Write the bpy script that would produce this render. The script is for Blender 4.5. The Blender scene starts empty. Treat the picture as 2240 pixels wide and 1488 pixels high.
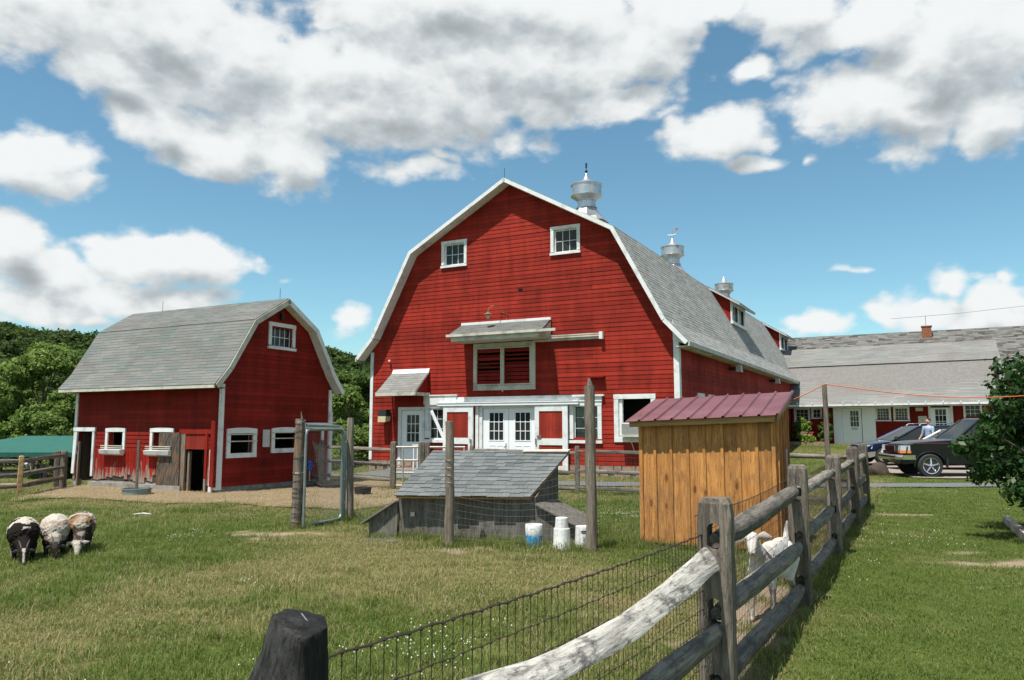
import bpy, bmesh, math, random
import numpy as np
from mathutils import Vector, Matrix, noise as mnoise
random.seed(7); RNG = np.random.default_rng(7)
R = math.radians
C = bpy.context.scene.collection
scene = bpy.context.scene

# ------------------------------------------------------------------ camera
FPX = 1701.0; PITCH = R(6.34); EYE = 1.6
cd = bpy.data.cameras.new('camera'); cam = bpy.data.objects.new('camera', cd); C.objects.link(cam)
cam.location = (0, 0, EYE); cam.rotation_euler = (R(90) + PITCH, 0, 0)
cd.sensor_width = 36; cd.lens = 36 * FPX / 2240; cd.clip_start = 0.05; cd.clip_end = 6000
scene.camera = cam

# ------------------------------------------------------------------ sun, exposure
SUN_TRAVEL = Vector((.274, .330, -1.0))
sl = bpy.data.lights.new('sun', 'SUN'); sun = bpy.data.objects.new('sun', sl); C.objects.link(sun)
sl.energy = 5.0; sl.angle = R(.53); sl.color = (1, .955, .89)
sun.rotation_euler = SUN_TRAVEL.to_track_quat('-Z', 'Y').to_euler()
scene.view_settings.view_transform = 'Standard'; scene.view_settings.look = 'None'
scene.view_settings.exposure = 0.5; scene.view_settings.gamma = 1.0
scene.view_settings.use_curve_mapping = False
scene.render.engine = 'CYCLES'
scene.cycles.use_denoising = True
scene.cycles.max_bounces = 6; scene.cycles.transparent_max_bounces = 12
scene.cycles.use_fast_gi = False

# ------------------------------------------------------------------ world: blue sky with cumulus
CLOUDS = [  # pixel centre, radii, weight
 (330,60,620,170),(760,120,330,120),(1560,20,160,60),(1900,60,200,90),(200,170,160,60),(850,215,420,165),(490,315,240,95),(620,345,140,85),(350,270,150,60),(1150,140,390,175),(1370,110,190,120),(1330,220,170,60),
 (1000,20,500,140),(1180,255,130,50),(1770,40,170,75),(2080,110,260,170),(1950,225,250,105),(2180,250,130,90),(1570,285,115,55),
 (60,335,150,62),(130,385,85,40),(30,520,120,72),(120,590,140,55),(250,640,290,48),(370,560,165,55),(470,590,90,42),(120,670,160,45),
 (890,376,115,36),(950,350,50,26),(765,722,62,32),(2020,672,115,48),(1930,690,60,30),(2200,670,90,60),(2070,600,70,34),(1790,715,70,24),(2170,650,80,48),(2150,700,130,30),(2230,600,40,24),
 (1640,350,60,16),(1760,360,22,10),(1850,580,30,10),(240,700,50,22),(1530,60,60,40),(1650,150,60,30),(700,20,60,40)]
def build_world():
    w = bpy.data.worlds.new('World'); scene.world = w; w.use_nodes = True
    nt = w.node_tree; nt.nodes.clear(); N = nt.nodes.new; L = nt.links.new
    out = N('ShaderNodeOutputWorld'); bg = N('ShaderNodeBackground'); L(bg.outputs[0], out.inputs[0])
    bg.inputs[1].default_value = 0.065
    sky = N('ShaderNodeTexSky'); sky.sky_type = 'NISHITA'; sky.sun_disc = False
    sky.sun_elevation = math.atan2(1, math.hypot(.274, .330)); sky.sun_rotation = R(219.7)
    sky.altitude = 100; sky.air_density = 1.0; sky.dust_density = 0.3; sky.ozone_density = 2.0
    def math_(g, op, a, b=None, c=None, clamp=False):
        n = g.nodes.new('ShaderNodeMath'); n.operation = op; n.use_clamp = clamp
        for i, v in enumerate((a, b, c)):
            if v is None: continue
            if isinstance(v, (int, float)): n.inputs[i].default_value = v
            else: g.links.new(v, n.inputs[i])
        return n.outputs[0]
    def vm(g, op, a, b=None):
        n = g.nodes.new('ShaderNodeVectorMath'); n.operation = op
        for i, v in enumerate((a, b)):
            if v is None: continue
            if isinstance(v, tuple): n.inputs[i].default_value = v
            else: g.links.new(v, n.inputs[i])
        return n.outputs['Value'] if op == 'DOT_PRODUCT' else n.outputs[0]
    g = bpy.data.node_groups.new('cloud_field', 'ShaderNodeTree')
    g.interface.new_socket('Dir', in_out='INPUT', socket_type='NodeSocketVector')
    g.interface.new_socket('Field', in_out='OUTPUT', socket_type='NodeSocketFloat')
    g.interface.new_socket('Puff', in_out='OUTPUT', socket_type='NodeSocketFloat')
    gi = g.nodes.new('NodeGroupInput'); go = g.nodes.new('NodeGroupOutput')
    d = vm(g, 'NORMALIZE', gi.outputs[0])
    sx = g.nodes.new('ShaderNodeSeparateXYZ'); g.links.new(d, sx.inputs[0])
    # a slow warp keeps the outlines from reading as ellipses
    wn = g.nodes.new('ShaderNodeTexNoise'); wn.inputs['Scale'].default_value = 9; wn.inputs['Detail'].default_value = 3
    g.links.new(d, wn.inputs['Vector'])
    az = math_(g, 'ARCTAN2', sx.outputs[0], sx.outputs[1]); el = math_(g, 'ARCSINE', sx.outputs[2])
    ws = g.nodes.new('ShaderNodeSeparateColor'); g.links.new(wn.outputs['Color'], ws.inputs[0])
    az = math_(g, 'MULTIPLY_ADD', math_(g, 'SUBTRACT', ws.outputs[0], .5), .13, az)
    el = math_(g, 'MULTIPLY_ADD', math_(g, 'SUBTRACT', ws.outputs[1], .5), .085, el)
    cb = g.nodes.new('ShaderNodeCombineXYZ'); g.links.new(az, cb.inputs[0]); g.links.new(el, cb.inputs[1])
    acc = None
    for (px, py, rx, ry) in CLOUDS:
        if ry < 62: rx *= 1.12; ry *= 1.15
        u = (px - 1120) / FPX; v = (744 - py) / FPX
        x, y, z = u, math.cos(PITCH) - v * math.sin(PITCH), math.sin(PITCH) + v * math.cos(PITCH)
        a = math.atan2(x, y); h = math.hypot(x, y); e = math.atan2(z, h)
        fa = FPX * h * h if False else FPX * (x * x + y * y); fe = FPX * (h * h + z * z) / h
        ra = rx / FPX * math.cos(a) ** 2 * 1.02; re = ry / FPX * math.cos(e) ** 2 * .97
        q = vm(g, 'MULTIPLY', vm(g, 'SUBTRACT', cb.outputs[0], (a, e, 0)), (1 / ra, 1 / re, 0))
        f = math_(g, 'SUBTRACT', 1, math_(g, 'SQRT', vm(g, 'DOT_PRODUCT', q, q)))
        f = math_(g, 'MULTIPLY', f, min(1.0, ry / 60) * .9 + .25)
        acc = f if acc is None else math_(g, 'SMOOTH_MAX', acc, f, .12)
    # beyond the photograph's frame the same broken cloud deck carries on
    gn = g.nodes.new('ShaderNodeTexNoise'); gn.inputs['Scale'].default_value = 2.6; gn.inputs['Detail'].default_value = 2
    st = vm(g, 'MULTIPLY', d, (1, 1, 2.2)); g.links.new(st, gn.inputs['Vector'])
    gen = math_(g, 'MULTIPLY', math_(g, 'SUBTRACT', gn.outputs['Fac'], .50), 3.2)
    # blend by azimuth/elevation distance from the frame
    far = math_(g, 'MAXIMUM', math_(g, 'SUBTRACT', math_(g, 'ABSOLUTE', az), .62), math_(g, 'SUBTRACT', el, .55))
    far = math_(g, 'MULTIPLY', far, 6.0, clamp=True)
    mixn = math_(g, 'ADD', math_(g, 'MULTIPLY', gen, far), math_(g, 'MULTIPLY', acc, math_(g, 'SUBTRACT', 1, far)))
    n1 = g.nodes.new('ShaderNodeTexNoise'); n1.inputs['Scale'].default_value = 7.5; n1.inputs['Detail'].default_value = 9
    n1.inputs['Roughness'].default_value = .56; n1.inputs['Distortion'].default_value = .15
    st2 = vm(g, 'MULTIPLY', d, (1, 1, 1.55)); g.links.new(st2, n1.inputs['Vector'])
    n2 = g.nodes.new('ShaderNodeTexNoise'); n2.inputs['Scale'].default_value = 22; n2.inputs['Detail'].default_value = 5
    n2.inputs['Roughness'].default_value = .5; g.links.new(st2, n2.inputs['Vector'])
    puff = math_(g, 'ADD', math_(g, 'MULTIPLY', n1.outputs['Fac'], .75), math_(g, 'MULTIPLY', n2.outputs['Fac'], .25))
    n3 = g.nodes.new('ShaderNodeTexNoise'); n3.inputs['Scale'].default_value = 42; n3.inputs['Detail'].default_value = 7
    n3.inputs['Roughness'].default_value = .62; g.links.new(st2, n3.inputs['Vector'])
    fld = math_(g, 'MULTIPLY_ADD', math_(g, 'SUBTRACT', puff, .5), 1.9, mixn)
    fld = math_(g, 'MULTIPLY_ADD', math_(g, 'SUBTRACT', n3.outputs['Fac'], .5), .50, fld)
    wv = g.nodes.new('ShaderNodeVectorMath'); wv.operation = 'MULTIPLY_ADD'; g.links.new(n2.outputs['Color'], wv.inputs[0]); wv.inputs[1].default_value = (.06, .06, .06); g.links.new(st2, wv.inputs[2])
    for sc_, am in ((15, .50), (36, .30)):
        vo = g.nodes.new('ShaderNodeTexVoronoi'); vo.feature = 'F1'; vo.inputs['Scale'].default_value = sc_
        g.links.new(wv.outputs[0], vo.inputs['Vector']); fld = math_(g, 'MULTIPLY_ADD', math_(g, 'SUBTRACT', .54, vo.outputs['Distance']), am * .85, fld)
    g.links.new(fld, go.inputs[0]); g.links.new(puff, go.inputs[1])
    tc = N('ShaderNodeTexCoord')
    A = N('ShaderNodeGroup'); A.node_tree = g; L(tc.outputs['Generated'], A.inputs[0])
    B = N('ShaderNodeGroup'); B.node_tree = g
    L(vm(nt, 'ADD', tc.outputs['Generated'], (-.012, -.01, .035)), B.inputs[0])
    def mr(v, a, b, c=0., e=1., typ='SMOOTHSTEP'):
        n = N('ShaderNodeMapRange'); n.interpolation_type = typ; L(v, n.inputs[0])
        n.inputs[1].default_value = a; n.inputs[2].default_value = b; n.inputs[3].default_value = c; n.inputs[4].default_value = e
        return n.outputs[0]
    alpha = mr(A.outputs[0], -.12, .42)
    thick = mr(B.outputs[0], .25, 1.75)                       # cloud overhead: the deeper the greyer
    relief = math_(nt, 'SUBTRACT', A.outputs[0], B.outputs[0])
    lit = mr(relief, -.80, .65, -.13, .12)
    val = math_(nt, 'ADD', math_(nt, 'SUBTRACT', 1.0, math_(nt, 'MULTIPLY', thick, .38)), lit)
    dk = mr(val, .74, 1.05, 1, 0, 'LINEAR'); val = math_(nt, 'MULTIPLY', val, 9.0)
    tint = N('ShaderNodeMix'); tint.data_type = 'RGBA'; L(dk, tint.inputs[0])
    tint.inputs[6].default_value = (.97, 1.0, 1.0, 1); tint.inputs[7].default_value = (.84, .925, .97, 1)
    cc = N('ShaderNodeVectorMath'); cc.operation = 'SCALE'; L(tint.outputs[2], cc.inputs[0]); L(val, cc.inputs['Scale'])
    mx = N('ShaderNodeMix'); mx.data_type = 'RGBA'; L(alpha, mx.inputs[0]); 
    gain = N('ShaderNodeMix'); gain.data_type = 'RGBA'; gain.blend_type = 'MULTIPLY'; gain.inputs[0].default_value = 1
    L(sky.outputs[0], gain.inputs[6]); gain.inputs[7].default_value = (1.22, 1.62, 1.50, 1)
    L(gain.outputs[2], mx.inputs[6]); L(cc.outputs[0], mx.inputs[7]); L(mx.outputs[2], bg.inputs[0])
    w.cycles.sampling_method = 'MANUAL'; w.cycles.sample_map_resolution = 512
build_world()

# ------------------------------------------------------------------ geometry of the place
def ray(px, py):
    u = (px - 1120) / FPX; v = (744 - py) / FPX
    return Vector((u, math.cos(PITCH) - v * math.sin(PITCH), math.sin(PITCH) + v * math.cos(PITCH)))
def G(px, py, z=0.0):                       # survey point: where a sight line meets the ground
    r = ray(px, py); t = (z - EYE) / r.z
    return Vector((r.x * t, r.y * t, z))
YAW = -math.atan2(.527, 1.0062)             # both barns, the wing and the long fences share one bearing
AW = Vector((math.cos(YAW), math.sin(YAW), 0)); AD = Vector((-math.sin(YAW), math.cos(YAW), 0))
MO = Vector((-5.43, 29.832, 0)); SO = Vector((-6.99, 18.668, 0))
def loc2w(O, a, b, z=0.0): return O + AW * a + AD * b + Vector((0, 0, z))
def sstep(a, b, x):
    t = np.clip((x - a) / (b - a), 0, 1); return t * t * (3 - 2 * t)
def vnoise(x, y, s, seed=0):
    """value noise on arrays"""
    x = np.asarray(x, float) * s + seed * 17.31; y = np.asarray(y, float) * s - seed * 9.7
    xi = np.floor(x).astype(np.int64); yi = np.floor(y).astype(np.int64); fx = x - xi; fy = y - yi
    fx = fx * fx * (3 - 2 * fx); fy = fy * fy * (3 - 2 * fy)
    def h(i, j):
        n = (i * 374761393 + j * 668265263 + seed * 1442695041) & 0x7fffffff
        n = ((n ^ (n >> 13)) * 1274126177) & 0x7fffffff
        return ((n ^ (n >> 16)) & 0xffff) / 65535.0
    return (h(xi, yi) * (1 - fx) + h(xi + 1, yi) * fx) * (1 - fy) + (h(xi, yi + 1) * (1 - fx) + h(xi + 1, yi + 1) * fx) * fy
def fbm(x, y, s, seed=0, o=4):
    v = 0; a = .5; t = 0
    for k in range(o): v = v + a * vnoise(x, y, s, seed + k); t += a; s *= 2.03; a *= .5
    return v / t
def terrain(x, y):
    x = np.asarray(x, float); y = np.asarray(y, float)
    z = -1.75 * sstep(22, 40, y) * sstep(-4, -14, x)
    z = z + .62 * sstep(35, 43.5, y) * sstep(2, 10, x)
    bump = .035 * (fbm(x, y, .55, 3, 3) - .5) + .02 * (fbm(x, y, 2.2, 5, 2) - .5)
    return z + bump
def TZ(x, y): return float(terrain(x, y))
DIRT = [(G(595,1168), .85, .30), (G(560,1178), .35, .15), (G(1960,1125), 1.0, .22), (G(2195,1234), .75, .26), (G(2110,1210), .45, .12), (G(985,1205), .45, .2),
        (G(1668,1345), .75, .5), (G(1700,1300), .5, .6), (G(1640,1400), .55, .35), (G(1600,1460), .25, .35), (G(1750,1215), .35, .6), (G(1020,1200), .5, .18)]
def dirt(x, y):
    m = np.zeros_like(np.asarray(x, float)) - 1
    side = (x - 1.12) * .886 - (y - 4.4) * .463       # positive on the lawn side of the long fence
    for (p, rx, ry) in DIRT:
        q = 1 - np.hypot((x - p.x) / rx, (y - p.y) / ry)
        home = (p.x - 1.12) * .886 - (p.y - 4.4) * .463
        m = np.maximum(m, np.where((side > .1) == (home > .1), q, -1))
    return np.clip(m * 2.2 + (fbm(x, y, 4.5, 21, 4) - .5) * 3.2 - .12, 0, 1) * (m > -.3)
FL0 = Vector((-.45, 1.6, 0)); FL1 = Vector((1.12, 4.4, 0))
def right_of_fence(x, y):
    # the mown lawn lies on the far side of the long fence
    return sstep(-.15, .35, (x - FL1.x) * .886 - (y - FL1.y) * .463)
def dryness(x, y):
    d = fbm(x, y, .28, 11, 4) * .6 + fbm(x, y, 1.3, 12, 3) * .4
    lawn = right_of_fence(x, y)
    c = np.exp(-(((x + .2) / 4.5) ** 2 + ((y - 7.6) / 2.6) ** 2))
    pad = .06 + .64 * sstep(.36, .74, d + .10 * c + .03) + .22 * (fbm(x, y, 3.1, 14, 3) - .5)
    lw = sstep(.50, .80, d) * .38 + .0
    near_straw = 0
    return np.clip(pad * (1 - lawn) + lw * lawn, 0, 1)
STRAW = [G(x, y).xy for x, y in [(20,1100),(90,1092),(161,1090),(242,1096),(363,1104),(430,1103),(504,1102),(560,1108),(629,1112),(700,1113),(770,1118),(815,1112),(870,1100),(890,1060)]] + \
        [loc2w(SO, 4.0, 4.6).xy, loc2w(SO, .3, 5.4).xy, loc2w(SO, -.3, .1).xy, loc2w(SO, -5.2, .1).xy, G(110,1076).xy]
def in_poly(x, y, poly):
    x = np.asarray(x, float); y = np.asarray(y, float); c = np.zeros(x.shape, bool); n = len(poly)
    for i in range(n):
        x0, y0 = poly[i]; x1, y1 = poly[(i + 1) % n]
        if y0 == y1: continue
        k = ((y0 > y) != (y1 > y)) & (x < (x1 - x0) * (y - y0) / (y1 - y0) + x0)
        c ^= k
    return c

# ------------------------------------------------------------------ mesh helpers
class MB:
    def __init__(s): s.v = []; s.f = []; s.t = []; s.m = []
    def add(s, vs, fs, t=None, m=0):
        o = len(s.v); s.v += [tuple(p) for p in vs]; s.f += [tuple(i + o for i in f) for f in fs]
        tt = random.random() if t is None else t
        s.t += [tt] * len(fs); s.m += [m] * len(fs); return s
    def box(s, x0, x1, y0, y1, z0, z1, t=None, m=0):
        return s.add([(x0,y0,z0),(x1,y0,z0),(x1,y1,z0),(x0,y1,z0),(x0,y0,z1),(x1,y0,z1),(x1,y1,z1),(x0,y1,z1)],
                     [(0,3,2,1),(4,5,6,7),(0,1,5,4),(1,2,6,5),(2,3,7,6),(3,0,4,7)], t, m)
    def hexa(s, p, t=None, m=0):           # 8 points: bottom ring then top ring
        return s.add(p, [(0,3,2,1),(4,5,6,7),(0,1,5,4),(1,2,6,5),(2,3,7,6),(3,0,4,7)], t, m)
    def prism(s, poly, ax, c0, c1, t=None, m=0):   # poly in the plane normal to ax
        def P(u, v, c): return {'x': (c, u, v), 'y': (u, c, v), 'z': (u, v, c)}[ax]
        n = len(poly)
        vs = [P(u, v, c0) for u, v in poly] + [P(u, v, c1) for u, v in poly]
        fs = [tuple(range(n))[::-1], tuple(range(n, 2 * n))] + [(i, (i + 1) % n, n + (i + 1) % n, n + i) for i in range(n)]
        return s.add(vs, fs, t, m)
    def tube(s, pts, r, n=8, t=None, m=0, cap=True, jit=0, flat=None):
        pts = [Vector(p) for p in pts]; k = len(pts)
        rs = r if isinstance(r, (list, tuple)) else [r] * k
        vs = []; fs = []; up = None
        for i, p in enumerate(pts):
            d = (pts[min(i + 1, k - 1)] - pts[max(i - 1, 0)])
            d = d.normalized() if d.length > 1e-9 else Vector((0, 0, 1))
            if up is None: up = Vector((0, 0, 1)) if abs(d.z) < .9 else Vector((1, 0, 0))
            a = d.cross(up)
            if a.length < 1e-6: a = d.orthogonal()
            a.normalize(); b = a.cross(d).normalized(); up = b
            for j in range(n):
                th = 2 * math.pi * j / n; q = rs[i] * (1 + (random.uniform(-jit, jit) if jit else 0))
                fx, fy = (1, 1) if flat is None else flat
                vs.append(p + a * math.cos(th) * q * fx + b * math.sin(th) * q * fy)
        for i in range(k - 1):
            for j in range(n):
                fs.append((i * n + j, i * n + (j + 1) % n, (i + 1) * n + (j + 1) % n, (i + 1) * n + j))
        if cap: fs += [tuple(range(n))[::-1], tuple(range((k - 1) * n, k * n))]
        return s.add(vs, fs, t, m)
    def lathe(s, prof, n=24, c=(0, 0, 0), t=None, m=0, sq=0, a0=0):
        vs = []; fs = []; k = len(prof)
        for (r, z) in prof:
            for j in range(n):
                th = 2 * math.pi * j / n + a0
                vs.append((c[0] + r * math.cos(th), c[1] + r * math.sin(th), c[2] + z))
        for i in range(k - 1):
            for j in range(n): fs.append((i * n + j, i * n + (j + 1) % n, (i + 1) * n + (j + 1) % n, (i + 1) * n + j))
        fs += [tuple(range(n))[::-1], tuple(range((k - 1) * n, k * n))]
        return s.add(vs, fs, t, m)
    def xf(s, mat):
        s.v = [tuple(mat @ Vector(p)) for p in s.v]; return s
    def build(s, name, mat, parent=None, smooth=False, kind=None, label=None, loc=None, rot=None, bevel=0):
        me = bpy.data.meshes.new(name); me.from_pydata(s.v, [], s.f)
        at = me.attributes.new('tint', 'FLOAT', 'FACE'); at.data.foreach_set('value', np.array(s.t, dtype=np.float32))
        if len(s.f) < 500:          # outward normals, so that glass reflects as glass
            bm = bmesh.new(); bm.from_mesh(me); bmesh.ops.recalc_face_normals(bm, faces=bm.faces); bm.to_mesh(me); bm.free()
        ms = mat if isinstance(mat, (list, tuple)) else [mat]
        for q in ms: me.materials.append(q)
        if len(ms) > 1: me.polygons.foreach_set('material_index', np.array(s.m, dtype=np.int32))
        if smooth: me.polygons.foreach_set('use_smooth', np.ones(len(me.polygons), dtype=bool))
        me.update()
        if bevel:
            bm = bmesh.new(); bm.from_mesh(me)
            bmesh.ops.bevel(bm, geom=[e for e in bm.edges if len(e.link_faces) == 2 and e.calc_face_angle(0) > .6], offset=bevel, segments=1, affect='EDGES')
            bm.to_mesh(me); bm.free()
        if smooth and smooth != 'all':
            try: me.set_sharp_from_angle(angle=R(38))
            except Exception: pass
        o = bpy.data.objects.new(name, me); C.objects.link(o)
        if parent is not None: o.parent = parent
        if kind: o['kind'] = kind
        if label: o['label'] = label
        if loc is not None: o.location = loc
        if rot is not None: o.rotation_euler = rot
        return o
def tag(o, label, cat, group=None):
    o['label'] = label; o['category'] = cat
    if group: o['group'] = group
    return o
def thing(name, label, cat, loc=(0, 0, 0), rz=0.0, group=None):
    o = bpy.data.objects.new(name, None); C.objects.link(o); o.empty_display_size = .2
    o.location = loc; o.rotation_euler = (0, 0, rz); return tag(o, label, cat, group)
def np_obj(name, V, F4, mat, parent=None, kind=None, attrs=None, F3=None):
    """fast quad mesh from arrays"""
    me = bpy.data.meshes.new(name); F = F4 if F3 is None else F3; k = F.shape[1]
    me.vertices.add(len(V)); me.vertices.foreach_set('co', V.astype(np.float32).ravel())
    me.loops.add(F.size); me.loops.foreach_set('vertex_index', F.astype(np.int32).ravel())
    me.polygons.add(len(F)); me.polygons.foreach_set('loop_start', np.arange(0, F.size, k, dtype=np.int32))
    me.polygons.foreach_set('loop_total', np.full(len(F), k, dtype=np.int32))
    me.update(calc_edges=True)
    for nm, (dom, arr) in (attrs or {}).items():
        a = me.attributes.new(nm, 'FLOAT', dom); a.data.foreach_set('value', arr.astype(np.float32).ravel())
    for q in (mat if isinstance(mat, (list, tuple)) else [mat]): me.materials.append(q)
    o = bpy.data.objects.new(name, me); C.objects.link(o)
    if parent is not None: o.parent = parent
    if kind: o['kind'] = kind
    return o

# ------------------------------------------------------------------ materials
class NT:
    def __init__(s, name):
        s.mat = bpy.data.materials.new(name); s.mat.use_nodes = True; s.nt = s.mat.node_tree; s.nt.nodes.clear()
        s.out = s.n('ShaderNodeOutputMaterial'); s.b = s.n('ShaderNodeBsdfPrincipled'); s.l(s.b.outputs[0], s.out.inputs[0])
    def n(s, t): return s.nt.nodes.new(t)
    def l(s, a, b): s.nt.links.new(a, b)
    def setv(s, sock, v):
        if isinstance(v, (int, float)): sock.default_value = v
        elif isinstance(v, tuple): sock.default_value = v if len(v) != 3 or sock.type == 'VECTOR' else (*v, 1)
        else: s.l(v, sock)
    def math(s, op, a, b=None, c=None, clamp=False):
        q = s.n('ShaderNodeMath'); q.operation = op; q.use_clamp = clamp
        for i, v in enumerate((a, b, c)):
            if v is not None: s.setv(q.inputs[i], v)
        return q.outputs[0]
    def coord(s, which='Object', stretch=(1, 1, 1)):
        if which == 'World': o = s.n('ShaderNodeNewGeometry').outputs['Position']
        else: o = s.n('ShaderNodeTexCoord').outputs[which]
        if stretch != (1, 1, 1):
            m = s.n('ShaderNodeMapping'); m.inputs['Scale'].default_value = stretch; s.l(o, m.inputs[0]); o = m.outputs[0]
        return o
    def noise(s, vec, scale, detail=4, rough=.55, dist=0):
        q = s.n('ShaderNodeTexNoise'); s.l(vec, q.inputs['Vector'])
        q.inputs['Scale'].default_value = scale; q.inputs['Detail'].default_value = detail
        q.inputs['Roughness'].default_value = rough; q.inputs['Distortion'].default_value = dist
        return q.outputs['Fac']
    def ramp(s, v, stops):
        q = s.n('ShaderNodeValToRGB'); s.l(v, q.inputs[0]); e = q.color_ramp.elements
        while len(e) < len(stops): e.new(.5)
        for i, (p, c) in enumerate(stops): e[i].position = p; e[i].color = (*c, 1) if len(c) == 3 else c
        return q.outputs[0]
    def mix(s, f, a, b, mode='MIX'):
        q = s.n('ShaderNodeMix'); q.data_type = 'RGBA'; q.blend_type = mode
        s.setv(q.inputs[0], f); s.setv(q.inputs[6], a); s.setv(q.inputs[7], b); return q.outputs[2]
    def rng(s, v, a, b, c=0., d=1.):
        q = s.n('ShaderNodeMapRange'); s.l(v, q.inputs[0])
        for i, k in enumerate((a, b, c, d)): q.inputs[i + 1].default_value = k
        return q.outputs[0]
    def rand(s): return s.n('ShaderNodeObjectInfo').outputs['Random']
    def attr(s, name, typ='GEOMETRY'):
        q = s.n('ShaderNodeAttribute'); q.attribute_name = name; q.attribute_type = typ; return q.outputs['Fac']
    def scale(s, col, f):
        q = s.n('ShaderNodeVectorMath'); q.operation = 'SCALE'; s.setv(q.inputs[0], col); s.setv(q.inputs['Scale'], f); return q.outputs[0]
    def fin(s, col, rough=.8, bump=None, bs=.3, bd=.01, metal=0, spec=.4, **kw):
        s.setv(s.b.inputs['Base Color'], col); s.setv(s.b.inputs['Roughness'], rough)
        s.setv(s.b.inputs['Metallic'], metal); s.setv(s.b.inputs['Specular IOR Level'], spec)
        if bump is not None:
            q = s.n('ShaderNodeBump'); q.inputs['Strength'].default_value = bs; q.inputs['Distance'].default_value = bd
            s.l(bump, q.inputs['Height']); s.l(q.outputs[0], s.b.inputs['Normal'])
        for k, v in kw.items(): s.setv(s.b.inputs[k.replace('_', ' ')], v)
        return s.mat
def simple(name, c, rough=.6, metal=0, var=.15, scale=6, dirt_c=None, spec=.4, coat=0, bs=.15):
    m = NT(name); co = m.coord('Object'); n = m.noise(co, scale, 5, .6)
    col = m.mix(m.rng(n, .3, .7), tuple(x * (1 - var) for x in c), tuple(min(1, x * (1 + var)) for x in c))
    if dirt_c: col = m.mix(m.rng(m.noise(co, scale * .45, 6, .65), .52, .68, 0, .8), col, dirt_c)
    return m.fin(col, rough, n, bs, .004, metal, spec, Coat_Weight=coat)
def red_paint(name, c, peel=0.0, seed=0., dark=(.06, .012, .010), axis_v=True):
    m = NT(name); co = m.coord('Object')
    big = m.noise(co, .55, 4, .6); mid = m.noise(m.coord('Object', (1, 1, .25)), 2.6, 5, .65)
    fine = m.noise(m.coord('Object', (2.0, 2.0, 26)), 6, 5, .7); r = m.rand()
    t = m.attr('tint')
    col = m.mix(m.rng(mid, .36, .62), tuple(x * .80 for x in c), tuple(x * 1.12 for x in c))
    col = m.mix(m.rng(big, .48, .68, 0, .36), col, dark)
    stud = m.noise(m.coord('Object', (2.6, 2.6, .02)), 1.0, 2, .6); blot = m.noise(m.coord('Object', (1, 1, 2.2)), 1.5, 5, .7)
    col = m.mix(m.math('MULTIPLY', m.rng(stud, .50, .60), m.rng(blot, .42, .62, 0, .30), clamp=True), col, dark)
    streak = m.noise(m.coord('Object', (1.0, 1.0, .10)), 3.4, 5, .7)
    col = m.mix(m.rng(streak, .53, .72, 0, .5), col, dark)
    col = m.mix(m.rng(fine, .60, .74, 0, .5), col, tuple(x * .5 + .01 for x in c))
    col = m.scale(col, m.math('MULTIPLY_ADD', r, .36, .84))
    if peel > 0:
        # paint flaked off towards the weathered foot of the boards
        sx = m.n('ShaderNodeSeparateXYZ'); m.l(co, sx.inputs[0])
        hz = m.rng(sx.outputs[2], .12, .85, .30, -.08)
        pn = m.noise(m.coord('Object', (7, 7, .9)), 2.4, 6, .7)
        pm = m.math('MULTIPLY', m.rng(m.math('ADD', pn, hz), .60, .70), peel, clamp=True)
        wood = m.mix(fine, (.16, .12, .095), (.38, .31, .25))
        col = m.mix(pm, col, wood)
    chip = m.noise(m.coord('Object', (3.5, 3.5, 9)), 3.1, 6, .75)
    col = m.mix(m.rng(chip, .70, .76, 0, .45), col, (.34, .23, .20))
    return m.fin(col, m.rng(big, .3, .7, .6, .85), fine, .35, .003, 0, .10)
def wood(name, c1, c2, c3=None, axis='x', knots=False, rough=.85, gscale=1.0, rnd=.3, bs=.5, spec=.2):
    m = NT(name); st = {'x': (.55, 9, 9), 'y': (9, .55, 9), 'z': (9, 9, .55)}[axis]
    r = m.rand(); co = m.coord('Object', tuple(v * gscale for v in st))
    off = m.n('ShaderNodeVectorMath'); off.operation = 'ADD'; m.l(co, off.inputs[0])
    cb = m.n('ShaderNodeCombineXYZ')
    for i in range(3): m.l(m.math('MULTIPLY', r, 31.0 + i * 7), cb.inputs[i])
    m.l(cb.outputs[0], off.inputs[1]); v = off.outputs[0]
    g = m.noise(v, 3.0, 8, .74, .8); g2 = m.noise(v, 11, 5, .75)
    col = m.mix(m.rng(g, .38, .62), c1, c2)
    if c3: col = m.mix(m.rng(m.noise(m.coord('Object', {'x': (.45, 1, 1), 'y': (1, .45, 1), 'z': (1, 1, .45)}[axis]), 9, 7, .8), .50, .60, 0, .8), col, c3)
    col = m.mix(m.rng(g2, .54, .64, 0, .7), col, tuple(x * .28 for x in c1))
    if knots:
        vo = m.n('ShaderNodeTexVoronoi'); vo.inputs['Scale'].default_value = 1.0
        k2 = m.n('ShaderNodeVectorMath'); k2.operation = 'ADD'
        m.l(m.coord('Object', (5.2, 5.2, 2.3)), k2.inputs[0]); m.l(cb.outputs[0], k2.inputs[1]); m.l(k2.outputs[0], vo.inputs['Vector'])
        d = vo.outputs['Distance']; col = m.mix(m.rng(d, .10, .14, .85, 0), col, (.10, .032, .012))
        ring = m.math('MULTIPLY', m.rng(d, .14, .30, .5, 0), m.rng(m.noise(v, 3, 2), .35, .6)); col = m.mix(ring, col, tuple(x * .6 for x in c1))
    col = m.scale(col, m.math('MULTIPLY_ADD', r, rnd, 1 - rnd / 2))
    return m.fin(col, rough, m.math('ADD', g, m.math('MULTIPLY', g2, .6)), bs, .008, 0, spec)
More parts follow.
